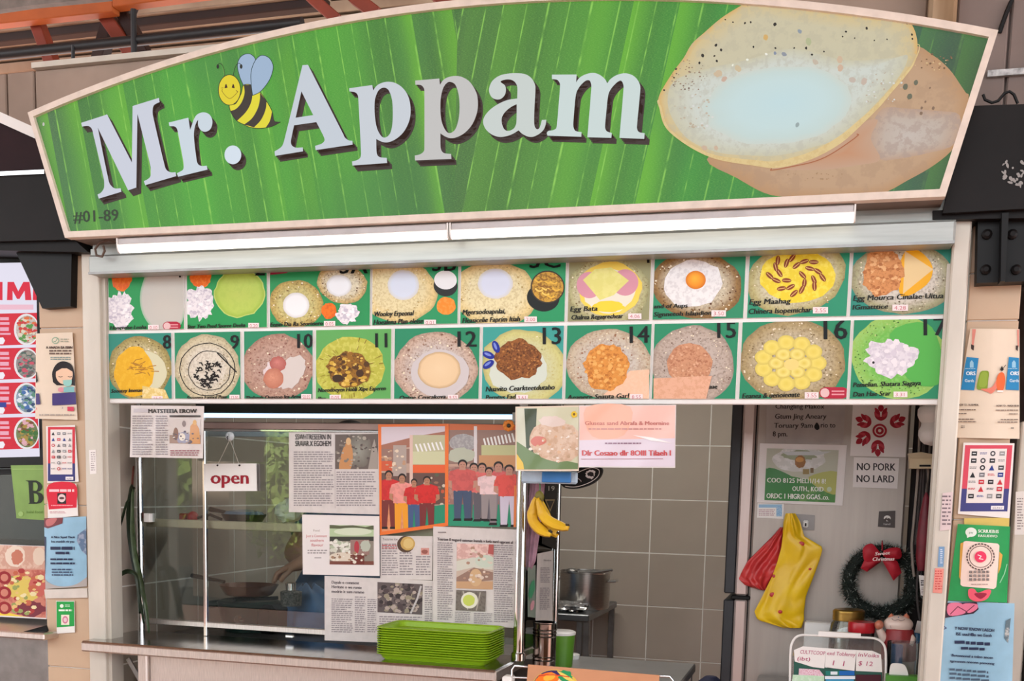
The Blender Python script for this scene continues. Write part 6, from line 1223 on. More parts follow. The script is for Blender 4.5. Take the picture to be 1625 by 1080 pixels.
# cardboard sign in a chrome rack
YB2 = 2.88
rk = thing('chrome_wire_rack', 'chrome wire rack holding the tan card sign at the lower edge', 'rack', (at(935, 1080, YB2).x, YB2, .80))
rp = lambda x, y, d=.0: at(x, y, YB2+.012+d)
MB().tube([rp(812, 1110), rp(813, 1062), rp(817, 1056), rp(840, 1058)], .0032, 8).build('wire', CHROME, rk)
MB().tube([rp(1040, 1072), rp(1063, 1073), rp(1068, 1079), rp(1068, 1130)], .0032, 8).build('wire', CHROME, rk)
MB().tube([rp(806, 1074), rp(850, 1076), rp(1066, 1092)], .0028, 8).build('wire', CHROME, rk)
MB().tube([V((rp(812, 1110).x, YB2+.012, 0)), rp(812, 1110)], .0032, 8).build('leg', CHROME, rk); MB().tube([V((rp(1068, 1130).x, YB2+.012, 0)), rp(1068, 1130)], .0032, 8).build('leg', CHROME, rk)
tag(MB().box(rp(800, 1070).x, rp(815, 1070).x, YB2-.01, YB2+.03, at(805, 1090, YB2).z, at(805, 1072, YB2).z, .004).build('white_clip', WHITEP, rk), None)
cs = MB().prism([at(*q, YB2) for q in ((838, 1054), (1046, 1071), (1044, 1130), (832, 1130))], (0, .006, 0)).build('card_sign', mat('tan_card', (206, 146, 106), .55, 0, .05), base=tuple(at(938, 1085, YB2)))
tag(cs, 'tan card sign with a round colourful picture at the lower edge', 'sign')
p = Print(YB2); p.ell(882, 1092, 38, 30, (226, 190, 80), .1); p.ell(880, 1090, 34, 27, (48, 36, 96), .1); p.ell(878, 1092, 28, 22, (226, 206, 170), .1); p.ell(868, 1078, 20, 11, (240, 120, 30), -.2, .2); p.ell(872, 1074, 10, 5, (250, 180, 60), -.3, .2); p.ell(898, 1073, 12, 9, (40, 150, 90), .4, .35); p.poly([(884, 1064), (898, 1070), (912, 1080), (920, 1090), (908, 1082), (896, 1076)], (232, 206, 100), smooth=True)
p.line([(855+12*k, 1072-2*math.sin(k)) for k in range(5)], 1.6, (210, 60, 40)); p.build('picture', PR, cs)
# bananas
bn = thing('banana_bunch', 'bunch of yellow bananas hanging from a string at the chrome pole', 'bananas', tuple(at(862, 792, 3.06)))
BAN = mat('banana_peel', (232, 190, 40), .45, 0, .10, 10, c2=(206, 158, 30)); BTIP = mat('banana_tip', (54, 44, 24), .6)
def banana(path, Y, r):
    q = catmull([(*a, 1) for a in path], False, 4); n = len(q); P = [at(x, y, Y) for x, y in q]
    rad = [r*(.28+.72*min(1, 3.2*t)*min(1, 3.4*(1-t)+.28)) for t in [i/(n-1) for i in range(n)]]
    o = MB().tube(P, rad, 7).build('banana', BAN, bn, angle=50); MB().tube([P[-1], P[-1]+(P[-1]-P[-2]).normalized()*.006], [rad[-1], rad[-1]*.6], 7).build('banana_tip', BTIP, o)
banana([(853, 791), (846, 808), (846, 825), (857, 839), (873, 844)], 3.05, .0165)
banana([(856, 791), (859, 808), (866, 822), (882, 832), (900, 834)], 3.035, .016)
banana([(858, 793), (866, 818), (872, 836), (884, 846)], 3.075, .015)
MB().ell(at(856, 788, 3.055), (.014, .014, .018), 14, 8).build('crown', mat('banana_crown', (120, 110, 40), .6), bn)
MB().tube([at(856, 790, 3.055), at(857, 775, 3.06), at(856, 745, 3.07), V((at(856, 745, 3.07).x, 3.075, 2.22))], .0022, 6).build('string', mat('green_string', (70, 110, 60), .6), bn)
# hanging bits about the poles
def cloth_panel(name, label, cat, rows, Y, m, depth=.012, folds=4, thick=.003):
    ys = [r[0] for r in rows]
    def f(u, v, o):
        k = v*(len(rows)-1); i = min(int(k), len(rows)-2); t = k-i; xl = rows[i][1]*(1-t)+rows[i+1][1]*t; xr = rows[i][2]*(1-t)+rows[i+1][2]*t; y = rows[i][0]*(1-(k-i))+rows[i+1][0]*(k-i)
        d = depth*math.sin(u*math.pi)*(1+.35*math.sin(u*folds*6.28+v*3))+depth*.4*math.sin(v*7+u*4)+depth*1.3*(abs(noise.noise(V((u*3.1+Y, v*4.2, len(rows)))))-.15)
        return at(xl+(xr-xl)*u, y, Y-o*(d+.002)+(1-o)*(thick))
    mb = MB(); nu, nv = 34, 40; mb.grid(lambda u, v: f(u, v, 1), nu, nv); k = len(mb.v); mb.grid(lambda u, v: f(u, v, 0), nu, nv)
    w = nu+1; e = [i for i in range(w)]+[i*w+nu for i in range(1, nv+1)]+[nv*w+i for i in range(nu-1, -1, -1)]+[i*w for i in range(nv-1, 0, -1)]
    mb.f += [(a, b, b+k, a+k) for a, b in zip(e, e[1:]+e[:1])]
    cx = sum(r[1]+r[2] for r in rows)/len(rows)/2
    o = mb.build(name, m, base=tuple(at(cx, rows[-1][0], Y)), angle=70)
    return tag(o, label, cat) if label else o, f
cloth_panel('pink_cloth', 'faded pink cloth hanging behind the bananas between the two chrome poles', 'cloth', [(755, 842, 866), (800, 838, 862), (850, 835, 856), (890, 834, 850), (905, 836, 843)], 3.16, mat('pink_cloth', (168, 130, 146), .8, 0, .2, 30), .01, 3)
sp_fn = lambda x, y, o: atx(x, y, -.848)+V((o, 0, 0))
o, P_ = paper('black_card', 'black card with pale writing on the side glass behind the bananas', 'card', [(866, 762), (884, 764), (882, 872), (860, 862)], 3.4, BLACK, fn=sp_fn)
p = P_(.0015); p.text('19', 867, 778, 7, (190, 190, 180), w=13); p.poly([(864, 792), (880, 792), (872, 812)], (150, 130, 90)); p.poly([(866, 794), (878, 794), (872, 808)], (30, 28, 28)); p.build('lettering', PR, o)
o, P_ = paper('side_notice', 'grey typed notice on the side glass below the bananas', 'notice', [(853, 878), (878, 873), (876, 986), (850, 984)], 3.4, PAPERG, fn=sp_fn)
p = P_(.0015); p.words(857, 900, 872, 925, 10, NEWS, .5); p.words(856, 932, 872, 968, 12, NEWS, .5); p.text('Notice', 862, 890, 3, (90, 84, 90)); p.build('lettering', PR, o)
o, P_ = paper('green_print', 'small green and pink printed sheet low on the side glass', 'paper', [(838, 900), (850, 896), (850, 980), (838, 978)], 3.2, mat('dull_green_paper', (128, 142, 130), .5), fn=sp_fn)
p = P_(.0015); p.ell(843, 935, 4, 16, (60, 140, 100), .2, .3); p.ell(844, 960, 3, 8, (206, 150, 160), .2, .3); p.build('artwork', PR, o)
bp_ = thing('plastic_packet', 'clear packet with a blue band hanging under the sleeved food picture', 'packet', tuple(at(870, 758, 3.05)))
MB().obox(at(872, 757, 3.05), (.165, .012, .036), None, .005).build('packet_film', mat('packet_film', (176, 196, 214), .2, 0, .1, 40), bp_)
MB().obox(at(883, 757, 3.042), (.085, .006, .03), None, .002).build('blue_band', mat('blue_band', (44, 120, 190), .35), bp_)
bo_ = at(924, 752, 3.12)
pouch = MB().prism([at(*q[:2], 3.13) for q in catmull([(890, 762, 1), (905, 748, 1), (935, 738, 1), (954, 742, 1), (952, 756, 1), (938, 768, 1), (915, 775, 1), (895, 773, 1)])], (0, .02, 0)).build('black_pouch', BLACK, base=tuple(bo_), angle=30); MB().tube([at(925, 745, 3.14), V((at(925, 745, 3.14).x, 3.14, 2.22))], .002, 6).build('cord', BLACK, pouch); tag(pouch, 'black pouch with a white scribbled pattern hanging below the pink notice', 'pouch')
p = Print(3.13); p.line([(892, 767), (908, 754), (936, 742), (950, 745), (949, 755), (936, 765), (915, 772), (897, 771)], 1, (206, 200, 196), smooth=True); p.ell(937, 752, 8, 7, (200, 196, 196), 0, .4); p.ell(937, 752, 5, 4, (30, 28, 30), 0, .4); p.line([(905, 762), (915, 758), (922, 764)], 1, (170, 160, 160), smooth=True); p.build('pattern', PR, pouch)
of_ = thing('orange_flower', 'orange paper flower at the top right corner of the case', 'flower', tuple(at(806, 674, 3.12)))
for k in range(8): a = k*.785; MB().ell(at(807+5.5*math.cos(a), 675+5.5*math.sin(a), 3.115), (.0075, .003, .0075), 10, 6).build('petal', mat('orange_petal', (226, 130, 30), .6) if k == 0 else bpy.data.materials['orange_petal'], of_)
MB().ell(at(807, 675, 3.11), (.006, .004, .006), 10, 6).build('flower_centre', BTIP, of_)
db = MB().lathe([(0, 0), (.05, 0), (.055, .08), (.045, .13), (.02, .15), (0, .15)], (at(1128, 1075, 3.9).x, 3.9, .62), 20).build('navy_bag', mat('navy_cloth', (30, 34, 74), .7), base=(at(1150, 1075, 3.9).x, 3.9, 0)); tag(db, 'navy blue bundle at the foot of the refrigerator, lower middle', 'bag')
tag(MB().box(at(1128, 1075, 3.9).x-.08, at(1128, 1075, 3.9).x+.05, 3.82, 3.98, .0, .62, .006).build('stool', DKSTEEL, base=(at(1150, 1075, 3.9).x, 3.9, 0)), 'dull metal stool carrying the navy bundle', 'stool')
# ---------------------------------------------------------------- refrigerator
FY = 3.6
fx0, fx1 = at(1195, 800, FY).x, at(1443, 700, FY).x
fg = thing('refrigerator', 'tall grey steel refrigerator seen from its side, covered with notices and bags', 'refrigerator', ((fx0+fx1)/2, 3.9, 0))
FZ = 1.86; fs_ = at(1168, 947, FY).z
MB().box(fx0, fx1, FY, 4.22, .05, FZ, .006).build('side_panel', FRIDGE, fg)
dx0 = at(1168, 900, FY).x
WST = mat('door_edge_steel', (214, 196, 190), .30, .55, .06, 6, .03, (6, 6, .5))
for z0, z1 in ((.07, fs_-.006), (fs_+.006, FZ)):
    d_ = MB().box(dx0, fx0-.004, FY-.004, 4.2, z0, z1, .006).build('door', WST, fg)
    MB().box(dx0-.036, dx0-.001, FY+.01, 4.18, z0+.004, z1-.004, .004).build('handle', mat('door_front_dark', (52, 54, 58), .4, .2), d_)
MB().box(dx0-.01, fx0+.005, FY-.008, FY+.03, fs_-.006, fs_+.006, .002).build('hinge', BLACK, fg)
MB().box(fx0-.004, fx0, FY+.01, 4.2, .07, FZ).build('gasket', BLACK, fg)
for x in (fx0+.04, fx1-.04): MB().lathe([(.02, 0), (.016, .05)], (x, 3.66, 0), 10).build('foot', BLACK, fg)
YF2 = FY-.0012
struct(MB().box(fx1+.02, XR, 3.70, 3.74, .2, 2.2), 'wall_gap_shade', mat('gap_shade_dark', (58, 52, 52), .7))  # dark board put in for the shade of the gap beside the refrigerator
o, P_ = paper('hours_notice', 'grey sheet with opening hours in handwriting-like type on the refrigerator top', 'notice', [(1217, 630), (1342, 630), (1338, 703), (1216, 703)], YF2, mat('grey_paper', (176, 170, 166), .5))
p = P_(); TX = (44, 40, 42)
p.text('Changling Makox', 1230, 648, 7.5, TX, w=78, bold=.25); p.text('Gtum Jing Aneary', 1229, 664, 8, TX, w=82, bold=.25, shear=.12); p.text('Toruary 9am', 1228, 678.5, 8, TX, w=62, bold=.25, shear=.08); p.text('rio to', 1302, 678, 8, TX, w=24, bold=.25); p.text('8 pm.', 1226, 692, 8, TX, w=24, bold=.25); p.poly([(1296, 670, 1), (1300, 675, 1), (1300, 680, 1), (1296, 682, 1), (1292, 677, 1)], (16, 14, 16)); p.build('lettering', PR, o)
o, P_ = paper('flower_emblem_sheet', 'white sheet with six red flower emblems on the refrigerator', 'notice', [(1354, 632), (1443, 632), (1437, 725), (1349, 723)], YF2, LAMI)
p = P_(); RF = (164, 20, 44)
def emblem(cx, cy, a, s):
    def T(pts): return [(cx+(x*math.cos(a)-y*math.sin(a))*s, cy+(x*math.sin(a)+y*math.cos(a))*s, 1) for x, y in pts]
    p.poly(T([(-11, -2), (-5, 4), (0, 6), (5, 4), (11, -2), (9, 8), (0, 13), (-9, 8)]), RF)
    for k in (-1, 1): p.poly(T([(k*10, -3), (k*2, 2), (k*1, 5), (k*5, 7), (k*10, 3)]), (196, 60, 76))
    p.poly(T([(0, -15), (5, -8), (0, -2), (-5, -8)]), RF); p.poly(T([(-10, -9), (-3, -4), (-2, 3), (-9, -1)]), RF); p.poly(T([(10, -9), (3, -4), (2, 3), (9, -1)]), RF)
for (x, y), a in (((1398, 655), 0), ((1371, 668), -1.2), ((1424, 668), 1.15), ((1370, 695), -2.2), ((1393, 710), 3.14)): emblem(x, y, a, .95)
p.ell(1396, 683, 11.5, 11, RF); p.ell(1396, 683, 8.2, 7.8, (226, 206, 204)); p.ell(1396, 683, 6.4, 6, RF); p.ell(1396, 683, 2.6, 2.5, (232, 214, 210)); p.build('artwork', PR, o)
o, P_ = paper('no_pork_sign', 'small white card forbidding pork and lard on the refrigerator', 'sign', [(1355, 725), (1427, 727), (1424, 775), (1353, 773)], YF2-.002, LAMI)
p = P_(); p.text('NO PORK', 1359, 745.5, 11.5, (46, 40, 44), w=62, bold=.35, rot=.015); p.text('NO LARD', 1358.5, 764.5, 11.5, (46, 40, 44), w=61, bold=.35, rot=.015); p.build('lettering', PR, o)
o, P_ = paper('green_picture_sheet', 'laminated sheet with a green and white picture on the refrigerator', 'poster', [(1206, 703), (1344, 706), (1337, 802), (1201, 797)], YF2-.002, LAMI, curl=.003)
p = P_(); q = [(1217, 711), (1331, 714), (1325, 797), (1213, 793)]; p.clip = q; p.poly(q, (186, 190, 172)); p.poly([(1214, 742), (1240, 752), (1290, 762), (1330, 758), (1330, 800), (1210, 800)], (74, 134, 66), c2=(110, 156, 80), amt=.7, sc=20); p.poly([(1214, 745), (1246, 750), (1270, 770), (1262, 800), (1210, 800)], (54, 128, 60), smooth=True); p.poly([(1284, 756), (1328, 748), (1328, 784), (1296, 772)], (176, 180, 96), smooth=True); p.ell(1268, 728, 42, 20, (206, 208, 204), 0, .2, c2=(232, 232, 232), amt=.7, sc=40); p.ell(1270, 722, 26, 8, (150, 160, 130), 0, .3); p.ell(1270, 732, 8.5, 10, (150, 100, 40), 0, .15); p.ell(1269, 729, 6.5, 4, (206, 150, 70), 0, .1); p.rect(1274, 744, 1284, 752, (150, 130, 80)); p.rect(1286, 742, 1291, 750, (120, 96, 60)); p.poly([(1238, 716), (1320, 716), (1300, 722), (1250, 722)], (200, 206, 206))
WT = (232, 236, 226); p.text('COO 8125 MELI1/14 8!', 1217, 765, 7.5, WT, w=94, rot=.02, bold=.25); p.text('OUTH., KOID', 1257, 778.5, 7.5, WT, w=50, bold=.25, rot=.02); p.ell(1316, 776, 4, 4, (190, 206, 176), n=12); p.text('ORDC 1 HIGRO GGAS..co.', 1216, 790, 8, WT, w=100, rot=.025, bold=.3); p.build('artwork', PG, o)
o, P_ = paper('care_sticker', 'small white and blue sticker below the green picture sheet', 'sticker', [(1202, 797.5), (1244, 799), (1243, 823), (1201, 821)], YF2-.001, PAPER)
p = P_(); p.rect(1204, 800, 1241, 805, (150, 190, 220)); p.rect(1232, 803, 1241, 819, (120, 170, 210), c2=(210, 226, 236), amt=.7, sc=500); p.words(1204, 808, 1230, 819, 4, (190, 160, 166), .5); p.build('lettering', PR, o)
kp = thing('lock_plate', 'grey lock plate with a keyhole beside the yellow bag', 'lock', tuple(at(1280, 827, FY)))
MB().prism([at(*q, FY-.004) for q in ((1262, 815), (1293, 817), (1292, 841), (1262, 840))], (0, .004, 0)).build('plate', mat('plate_grey', (140, 136, 134), .4, .5), kp)
MB().obox(at(1278.5, 831, FY-.006), (.017, .008, .024), None, .006).build('keyhole_cover', WHITEP, kp); MB().obox(at(1278.5, 832, FY-.0095), (.005, .004, .010), None, .001).build('keyhole', BLACK, kp)
bpl = MB().prism([at(*q, FY-.005) for q in ((1395, 811), (1421, 810), (1420, 837), (1393, 835))], (0, .005, 0)).build('badge_plate', mat('badge_brown', (66, 56, 52), .4), base=tuple(at(1407, 823, FY-.005))); tag(bpl, 'dark brown badge with a pale symbol on the refrigerator', 'badge')
p = Print(FY-.005); p.ell(1408, 822, 5.5, 4.6, (216, 212, 206)); p.ell(1410, 824, 3, 2.2, (66, 56, 52)); p.poly([(1402, 824), (1408, 820), (1406, 828)], (66, 56, 52)); p.text('hand', 1402, 832.5, 3, (206, 200, 196), w=11); p.build('symbol', PR, bpl)
# plastic bags hung on the refrigerator
YB_ = mat('yellow_plastic_bag', (240, 200, 20), .38, 0, .06, 12, .12, c2=(222, 176, 14)); RB_ = mat('red_plastic_bag', (206, 56, 54), .35, 0, .12, 12, .12, c2=(176, 40, 46))
o, f = cloth_panel('yellow_bag', 'yellow plastic bag with red spots hanging on the refrigerator', 'bag', [(814, 1247, 1262), (828, 1243, 1270), (850, 1242, 1276), (868, 1240, 1306), (890, 1234, 1300), (915, 1225, 1291), (945, 1210, 1279), (970, 1197, 1276), (983, 1202, 1276), (996, 1244, 1272)], FY-.03, YB_, .011, 2)
for k, (u, v, r) in enumerate(((.55, .30, .0095), (.22, .66, .0095), (.52, .78, .007), (.04, .55, .006), (.85, .5, .005))):
    c = f(u, v, 1); MB().ell(c, (r, .0022, r*.85), 12, 6).build('red_spot', RB_, o)
o, f = cloth_panel('red_bag', 'crumpled translucent red plastic bag tucked behind the yellow bag', 'bag', [(836, 1238, 1247), (850, 1226, 1246), (870, 1206, 1246), (890, 1186, 1240), (905, 1178, 1230), (918, 1172, 1226), (928, 1182, 1220), (936, 1206, 1216)], FY-.011, RB_, .012, 3)
# wreath
wcx, wcy, wY = 1398, 923, FY-.044
wr_ = thing('christmas_wreath', 'dark green tinsel wreath with a red bow on the refrigerator', 'wreath', tuple(at(wcx, wcy, wY)))
wc_ = at(wcx, wcy, wY); Rm = (at(1450, 923, wY).x-at(1346, 923, wY).x)/2; rr = .030
mb = MB(); mb.tube([wc_+V((Rm*math.cos(a*.2244), 0, Rm*math.sin(a*.2244))) for a in range(28)], rr*.62, 10, closed=True); mb.build('core', mat('wreath_core', (20, 30, 24), .9), wr_)
dk = MB(); lt = MB()
for k in range(3400):
    a = rnd.random()*6.2832; b = rnd.random()*6.2832
    d = V((math.cos(a)*math.cos(b), -math.sin(b), math.sin(a)*math.cos(b))); c = wc_+V((Rm*math.cos(a), 0, Rm*math.sin(a)))
    t = (d+V((rnd.gauss(0, .35), rnd.gauss(0, .35), rnd.gauss(0, .35)))).normalized(); s_ = t.cross(V((rnd.random()-.5, rnd.random()-.5, rnd.random()-.5))).normalized()*.0011
    L_ = rr*rnd.uniform(.95, 1.3); p0 = c+d*rr*.5; p1 = c+t*L_
    if rnd.random() < .30: m0 = p0.lerp(p1, .6); dk.add([p0-s_, p0+s_, m0], [(0, 1, 2)]); lt.add([m0-s_, m0+s_, p1+s_*.6, p1-s_*.6], [(0, 1, 2, 3)])
    else: dk.add([p0-s_, p0+s_, p1], [(0, 1, 2)])
dk.build('tinsel', mat('tinsel_dark', (34, 48, 40), .5, 0, .3, 60), wr_, kind='stuff', fix=False); lt.build('tinsel_tips', mat('tinsel_tips', (150, 156, 150), .5), wr_, kind='stuff', fix=False)
RED = mat('red_ribbon', (178, 18, 40), .6, 0, .1, 30)
def ribbon(pts, d0=.045, th=.004, bul=.012):
    q = catmull(pts); cx = sum(a for a, b in q)/len(q); cy = sum(b for a, b in q)/len(q); n = len(q); Y0 = wY-d0
    vs = [at(x, y, Y0) for x, y in q]+[at(cx+(x-cx)*.5, cy+(y-cy)*.5, Y0-bul*.8) for x, y in q]+[at(cx, cy, Y0-bul)]+[at(x, y, Y0+th) for x, y in q]
    fs = [(i, (i+1) % n, n+(i+1) % n, n+i) for i in range(n)]+[(n+i, n+(i+1) % n, 2*n) for i in range(n)]+[(i, 2*n+1+i, 2*n+1+(i+1) % n, (i+1) % n) for i in range(n)]+[tuple(2*n+1+i for i in reversed(range(n)))]
    return MB().add(vs, fs)
bw = ribbon([(1398, 878), (1385, 863, 1), (1375, 864, 1), (1369, 872, 1), (1371, 888, 1), (1378, 892), (1396, 884)]).build('bow_loop', RED, wr_)
ribbon([(1402, 873), (1413, 869, 1), (1427, 869, 1), (1431, 879, 1), (1428, 886, 1), (1416, 887), (1401, 882)]).build('bow_loop', RED, wr_)
ribbon([(1397, 884), (1386, 888), (1371, 889), (1366, 901), (1376, 907), (1398, 891)], .042).build('bow_tail', RED, wr_)
ribbon([(1400, 889), (1409, 882), (1424, 890), (1431, 908), (1418, 921)], .042).build('bow_tail', RED, wr_)
p = Print(wY-.062); WH = (236, 214, 210); p.text('Sweet', 1388, 881, 5.2, WH, w=24, shear=.3, rot=-.08, bold=.25); p.text('Christmas', 1384, 889.5, 5.6, WH, w=35, shear=.25, rot=-.02, bold=.3); p.build('lettering', PR, wr_)
MB().tube([at(1400, 873, wY-.03), at(1400, 862, wY-.02), at(1400, 858, FY-.004)], .0022, 6).build('hanging_loop', RED, wr_)
# side counter under the small things at lower right
sc2 = thing('side_counter', 'low steel side counter in front of the refrigerator, just below the frame', 'counter', (.02, 3.3, 0))
SZ = .842
MB().box(-.19, .215, 3.13, 3.57, SZ-.03, SZ, .004).build('counter_top', DKSTEEL, sc2); MB().box(-.18, .205, 3.15, 3.56, .08, SZ-.03, .004).build('cabinet', DKSTEEL, sc2)
wb = at(1310, 1000, 3.5); tag(MB().box(at(1276, 1000, 3.5).x, at(1346, 1000, 3.5).x, 3.512, 3.566, SZ, at(1300, 988, 3.512).z, .004).build('white_box', WHITEP, base=(wb.x, 3.51, SZ)), 'pale box behind the glass jar and the organizer', 'box')
jc = at(1346, 990, 3.444); jr = (at(1372, 990, 3.444).x-at(1321, 990, 3.444).x)/2; jz = at(1346, 966, 3.444).z
jt = thing('glass_jar', 'glass jar with a gold screw lid below the wreath', 'jar', (jc.x, 3.444, SZ))
jh = jz-SZ; lid = .034
MB().lathe([(0, .0), (jr*1.06, 0), (jr*1.16, .012), (jr*1.18, jh-lid-.035), (jr*1.08, jh-lid-.010), (jr*.93, jh-lid), (jr*.93, jh-.006), (jr*.86, jh-.006), (jr*.86, jh-lid-.002), (jr*1.05, jh-lid-.04), (jr*1.05, .01), (0, .008)], (jc.x, 3.444, SZ), 36).build('jar_body', JARG, jt)
zl0 = SZ+jh-lid; MB().lathe([(jr*1.0, 0), (jr*1.02, .003), (jr*.99, .008), (jr*1.02, .013), (jr*.99, .018), (jr*1.02, .024), (jr*1.0, .030), (jr*.9, lid), (0, lid)], (jc.x, 3.444, zl0), 40).build('screw_lid', mat('gold_lid', (176, 140, 72), .3, .85, .15, 40), jt)
rc = at(1367, 1000, 3.338); rr_ = (at(1389, 995, 3.338).x-at(1345, 995, 3.338).x)/2; rz = at(1367, 986, 3.338).z
rt = thing('red_lid_jar', 'dark jar with a bright red lid right of the gold lidded jar', 'jar', (rc.x, 3.338, SZ))
MB().lathe([(0, 0), (rr_*.9, 0), (rr_*.94, .01), (rr_*.94, rz-SZ-.03), (0, rz-SZ-.03)], (rc.x, 3.338, SZ), 28).build('jar_body', mat('dark_jar', (50, 38, 38), .2), rt)
MB().lathe([(rr_*.98, 0), (rr_, .003), (rr_, .024), (rr_*.95, .030), (0, .030)], (rc.x, 3.338, rz-.030), 32).build('lid', mat('red_lid', (186, 16, 34), .3), rt)
# clear organizer with price cards
OYo = 3.20
og = thing('clear_organizer', 'clear plastic organizer box with a white rim holding price cards', 'box', tuple([at(1330, 1080, OYo).x, OYo, SZ]))
rim_ = catmull([(1253, 1106), (1254, 1040), (1256, 1022, 1), (1264, 1010, 1), (1278, 1007, 1), (1330, 1010), (1385, 1012, 1), (1399, 1018, 1), (1405, 1030, 1), (1406, 1050), (1405, 1106)], False)
MB().tube([at(*q, OYo) for q in rim_], .0034, 8).build('rim', WHITEP, og)
MB().prism([at(*q, OYo+.002) for q in rim_], (0, .003, 0)).build('front_wall', CLEAR, og)
xl_, xr_ = at(1255, 1090, OYo).x, at(1404, 1090, OYo).x
MB().box(xl_, xl_+.004, OYo, OYo+.09, SZ, at(1255, 1040, OYo).z).build('side_wall', CLEAR, og); MB().box(xr_-.004, xr_, OYo, OYo+.09, SZ, at(1404, 1044, OYo).z).build('side_wall', CLEAR, og); MB().box(xl_, xr_, OYo, OYo+.09, SZ, SZ+.004).build('base', CLEAR, og)
tag(MB().prism([at(*q, OYo-.008) for q in ((1299, 1001), (1366, 1005), (1366, 1012), (1298, 1009))], (0, .016, 0)).build('white_marker', WHITEP, base=tuple(at(1332, 1007, OYo)), ), 'white marker pen lying on the organizer rim', 'pen')
INKR = (178, 70, 110)
for nm, lbl, q, txts in (('price_card', 'left handwritten price card in the clear organizer', [(1260, 1031), (1274, 1025), (1311, 1028), (1308, 1060), (1290, 1058), (1261, 1049)], [('CULTTCOOP', 1269, 1036.5, 6, 40), ('(ibt)', 1264, 1047, 6, 22)]),
                     ('price_card', 'middle handwritten price card in the clear organizer', [(1311, 1028), (1359, 1031), (1356, 1064), (1309, 1058)], [('exd Tobleroy', 1312, 1038.5, 6, 45), ('1  1', 1318, 1055, 8, 24)]),
                     ('price_card', 'right handwritten price card in the clear organizer', [(1359, 1031), (1384, 1032), (1398, 1038), (1400, 1066), (1358, 1064)], [('InVoiks', 1361, 1041, 6, 34), ('$ 12', 1361, 1055, 7, 24)])):
    o = MB().prism([at(*a, OYo-.003) for a in q], (0, .0015, 0)).build(nm, PAPER, base=tuple(at(*q[0], OYo))); tag(o, lbl, 'card', 'price cards in the organizer')
    p = Print(OYo-.003)
    for s, x, y, h, w in txts: p.text(s, x, y, h, INKR, w=w, shear=.15, rot=.06)
    p.build('lettering', PR, o)
gb = MB().prism([at(*q, OYo+.001) for q in ((1260, 1046), (1300, 1058), (1358, 1064), (1400, 1066), (1400, 1104), (1259, 1104))], (0, .001, 0)).build('green_booklet', mat('dark_green_card', (24, 88, 74), .4), base=tuple(at(1330, 1090, OYo))); tag(gb, 'dark green leaflet behind the price cards', 'leaflet')
p = Print(OYo-.002); p.poly([(1268, 1060), (1300, 1062), (1308, 1072), (1306, 1090), (1266, 1090)], (232, 206, 216), c2=(200, 110, 140), amt=.7, sc=300); p.poly([(1258, 1070), (1308, 1072), (1308, 1090), (1256, 1090)], (190, 222, 190), c2=(220, 238, 220), amt=.6, sc=60); p.rect(1310, 1064, 1332, 1071, (30, 120, 110)); p.rect(1318, 1065, 1329, 1070, (226, 232, 236)); p.rect(1332, 1064, 1356, 1071, (20, 100, 180)); p.rect(1309, 1072, 1357, 1077, (226, 232, 240)); p.rect(1310, 1077, 1355, 1090, (60, 150, 190)); p.poly([(1360, 1090), (1366, 1074), (1370, 1080), (1371, 1090)], (240, 190, 40)); p.rect(1358, 1070, 1398, 1090, (70, 20, 34)); p.build('printed_face', PR, gb)
# lucky cat
ct_ = at(1424, 1000, 3.33)
cat_ = thing('cat_figurine', 'pale waving cat figurine with a red vest at the lower right', 'figurine', (ct_.x, 3.33, SZ))
CW = mat('cat_white', (236, 212, 200), .3); CO = mat('cat_orange', (206, 124, 96), .35); CR = mat('cat_red', (150, 34, 40), .4)
k1 = .00191*3.33/3.0
P3 = lambda x, y, d=0: at(x, y, 3.33-d)
MB().ell(P3(1425.5, 990), (.041, .034, .026), 26, 16).build('head', CW, cat_)
for x in (1414.5, 1438): MB().lathe([(.010, 0), (.008, .008), (0, .016)], P3(x, 981), 12).build('ear', CO, cat_)
MB().lathe([(0, 0), (.042, 0), (.047, .08), (.044, .16), (.034, .200), (.018, .21), (0, .212)], (P3(1428, 1000).x, 3.33, SZ), 26).build('figure_body', CW, cat_)
MB().lathe([(.047, .11), (.0495, .115), (.0475, .155), (.0375, .198), (.033, .201), (.043, .16)], (P3(1428, 1000).x, 3.33, SZ), 26).build('vest', CR, cat_)
MB().tube([P3(1412, 1022), P3(1401, 1010, .01), P3(1395, 998, .012)], [.016, .013, .010], 12).build('raised_arm', CW, cat_); MB().ell(P3(1395, 991, .014), (.0125, .012, .014), 16, 10).build('paw', CO, cat_)
MB().tube([P3(1440, 1005, .01), P3(1447, 1014, .02), P3(1443, 1024, .03)], [.013, .012, .010], 10).build('resting_arm', CW, cat_)
p = Print(3.33, off=.037); p.line([(1416, 981), (1420, 984), (1425, 982.5), (1430, 984.5), (1435, 982)], .7, (110, 96, 96), smooth=True); p.line([(1413, 992), (1414, 996)], .6, (150, 130, 130)); p.ell(1426, 979, 1.2, 1, (120, 130, 150), n=10); p.build('face', PR, cat_)
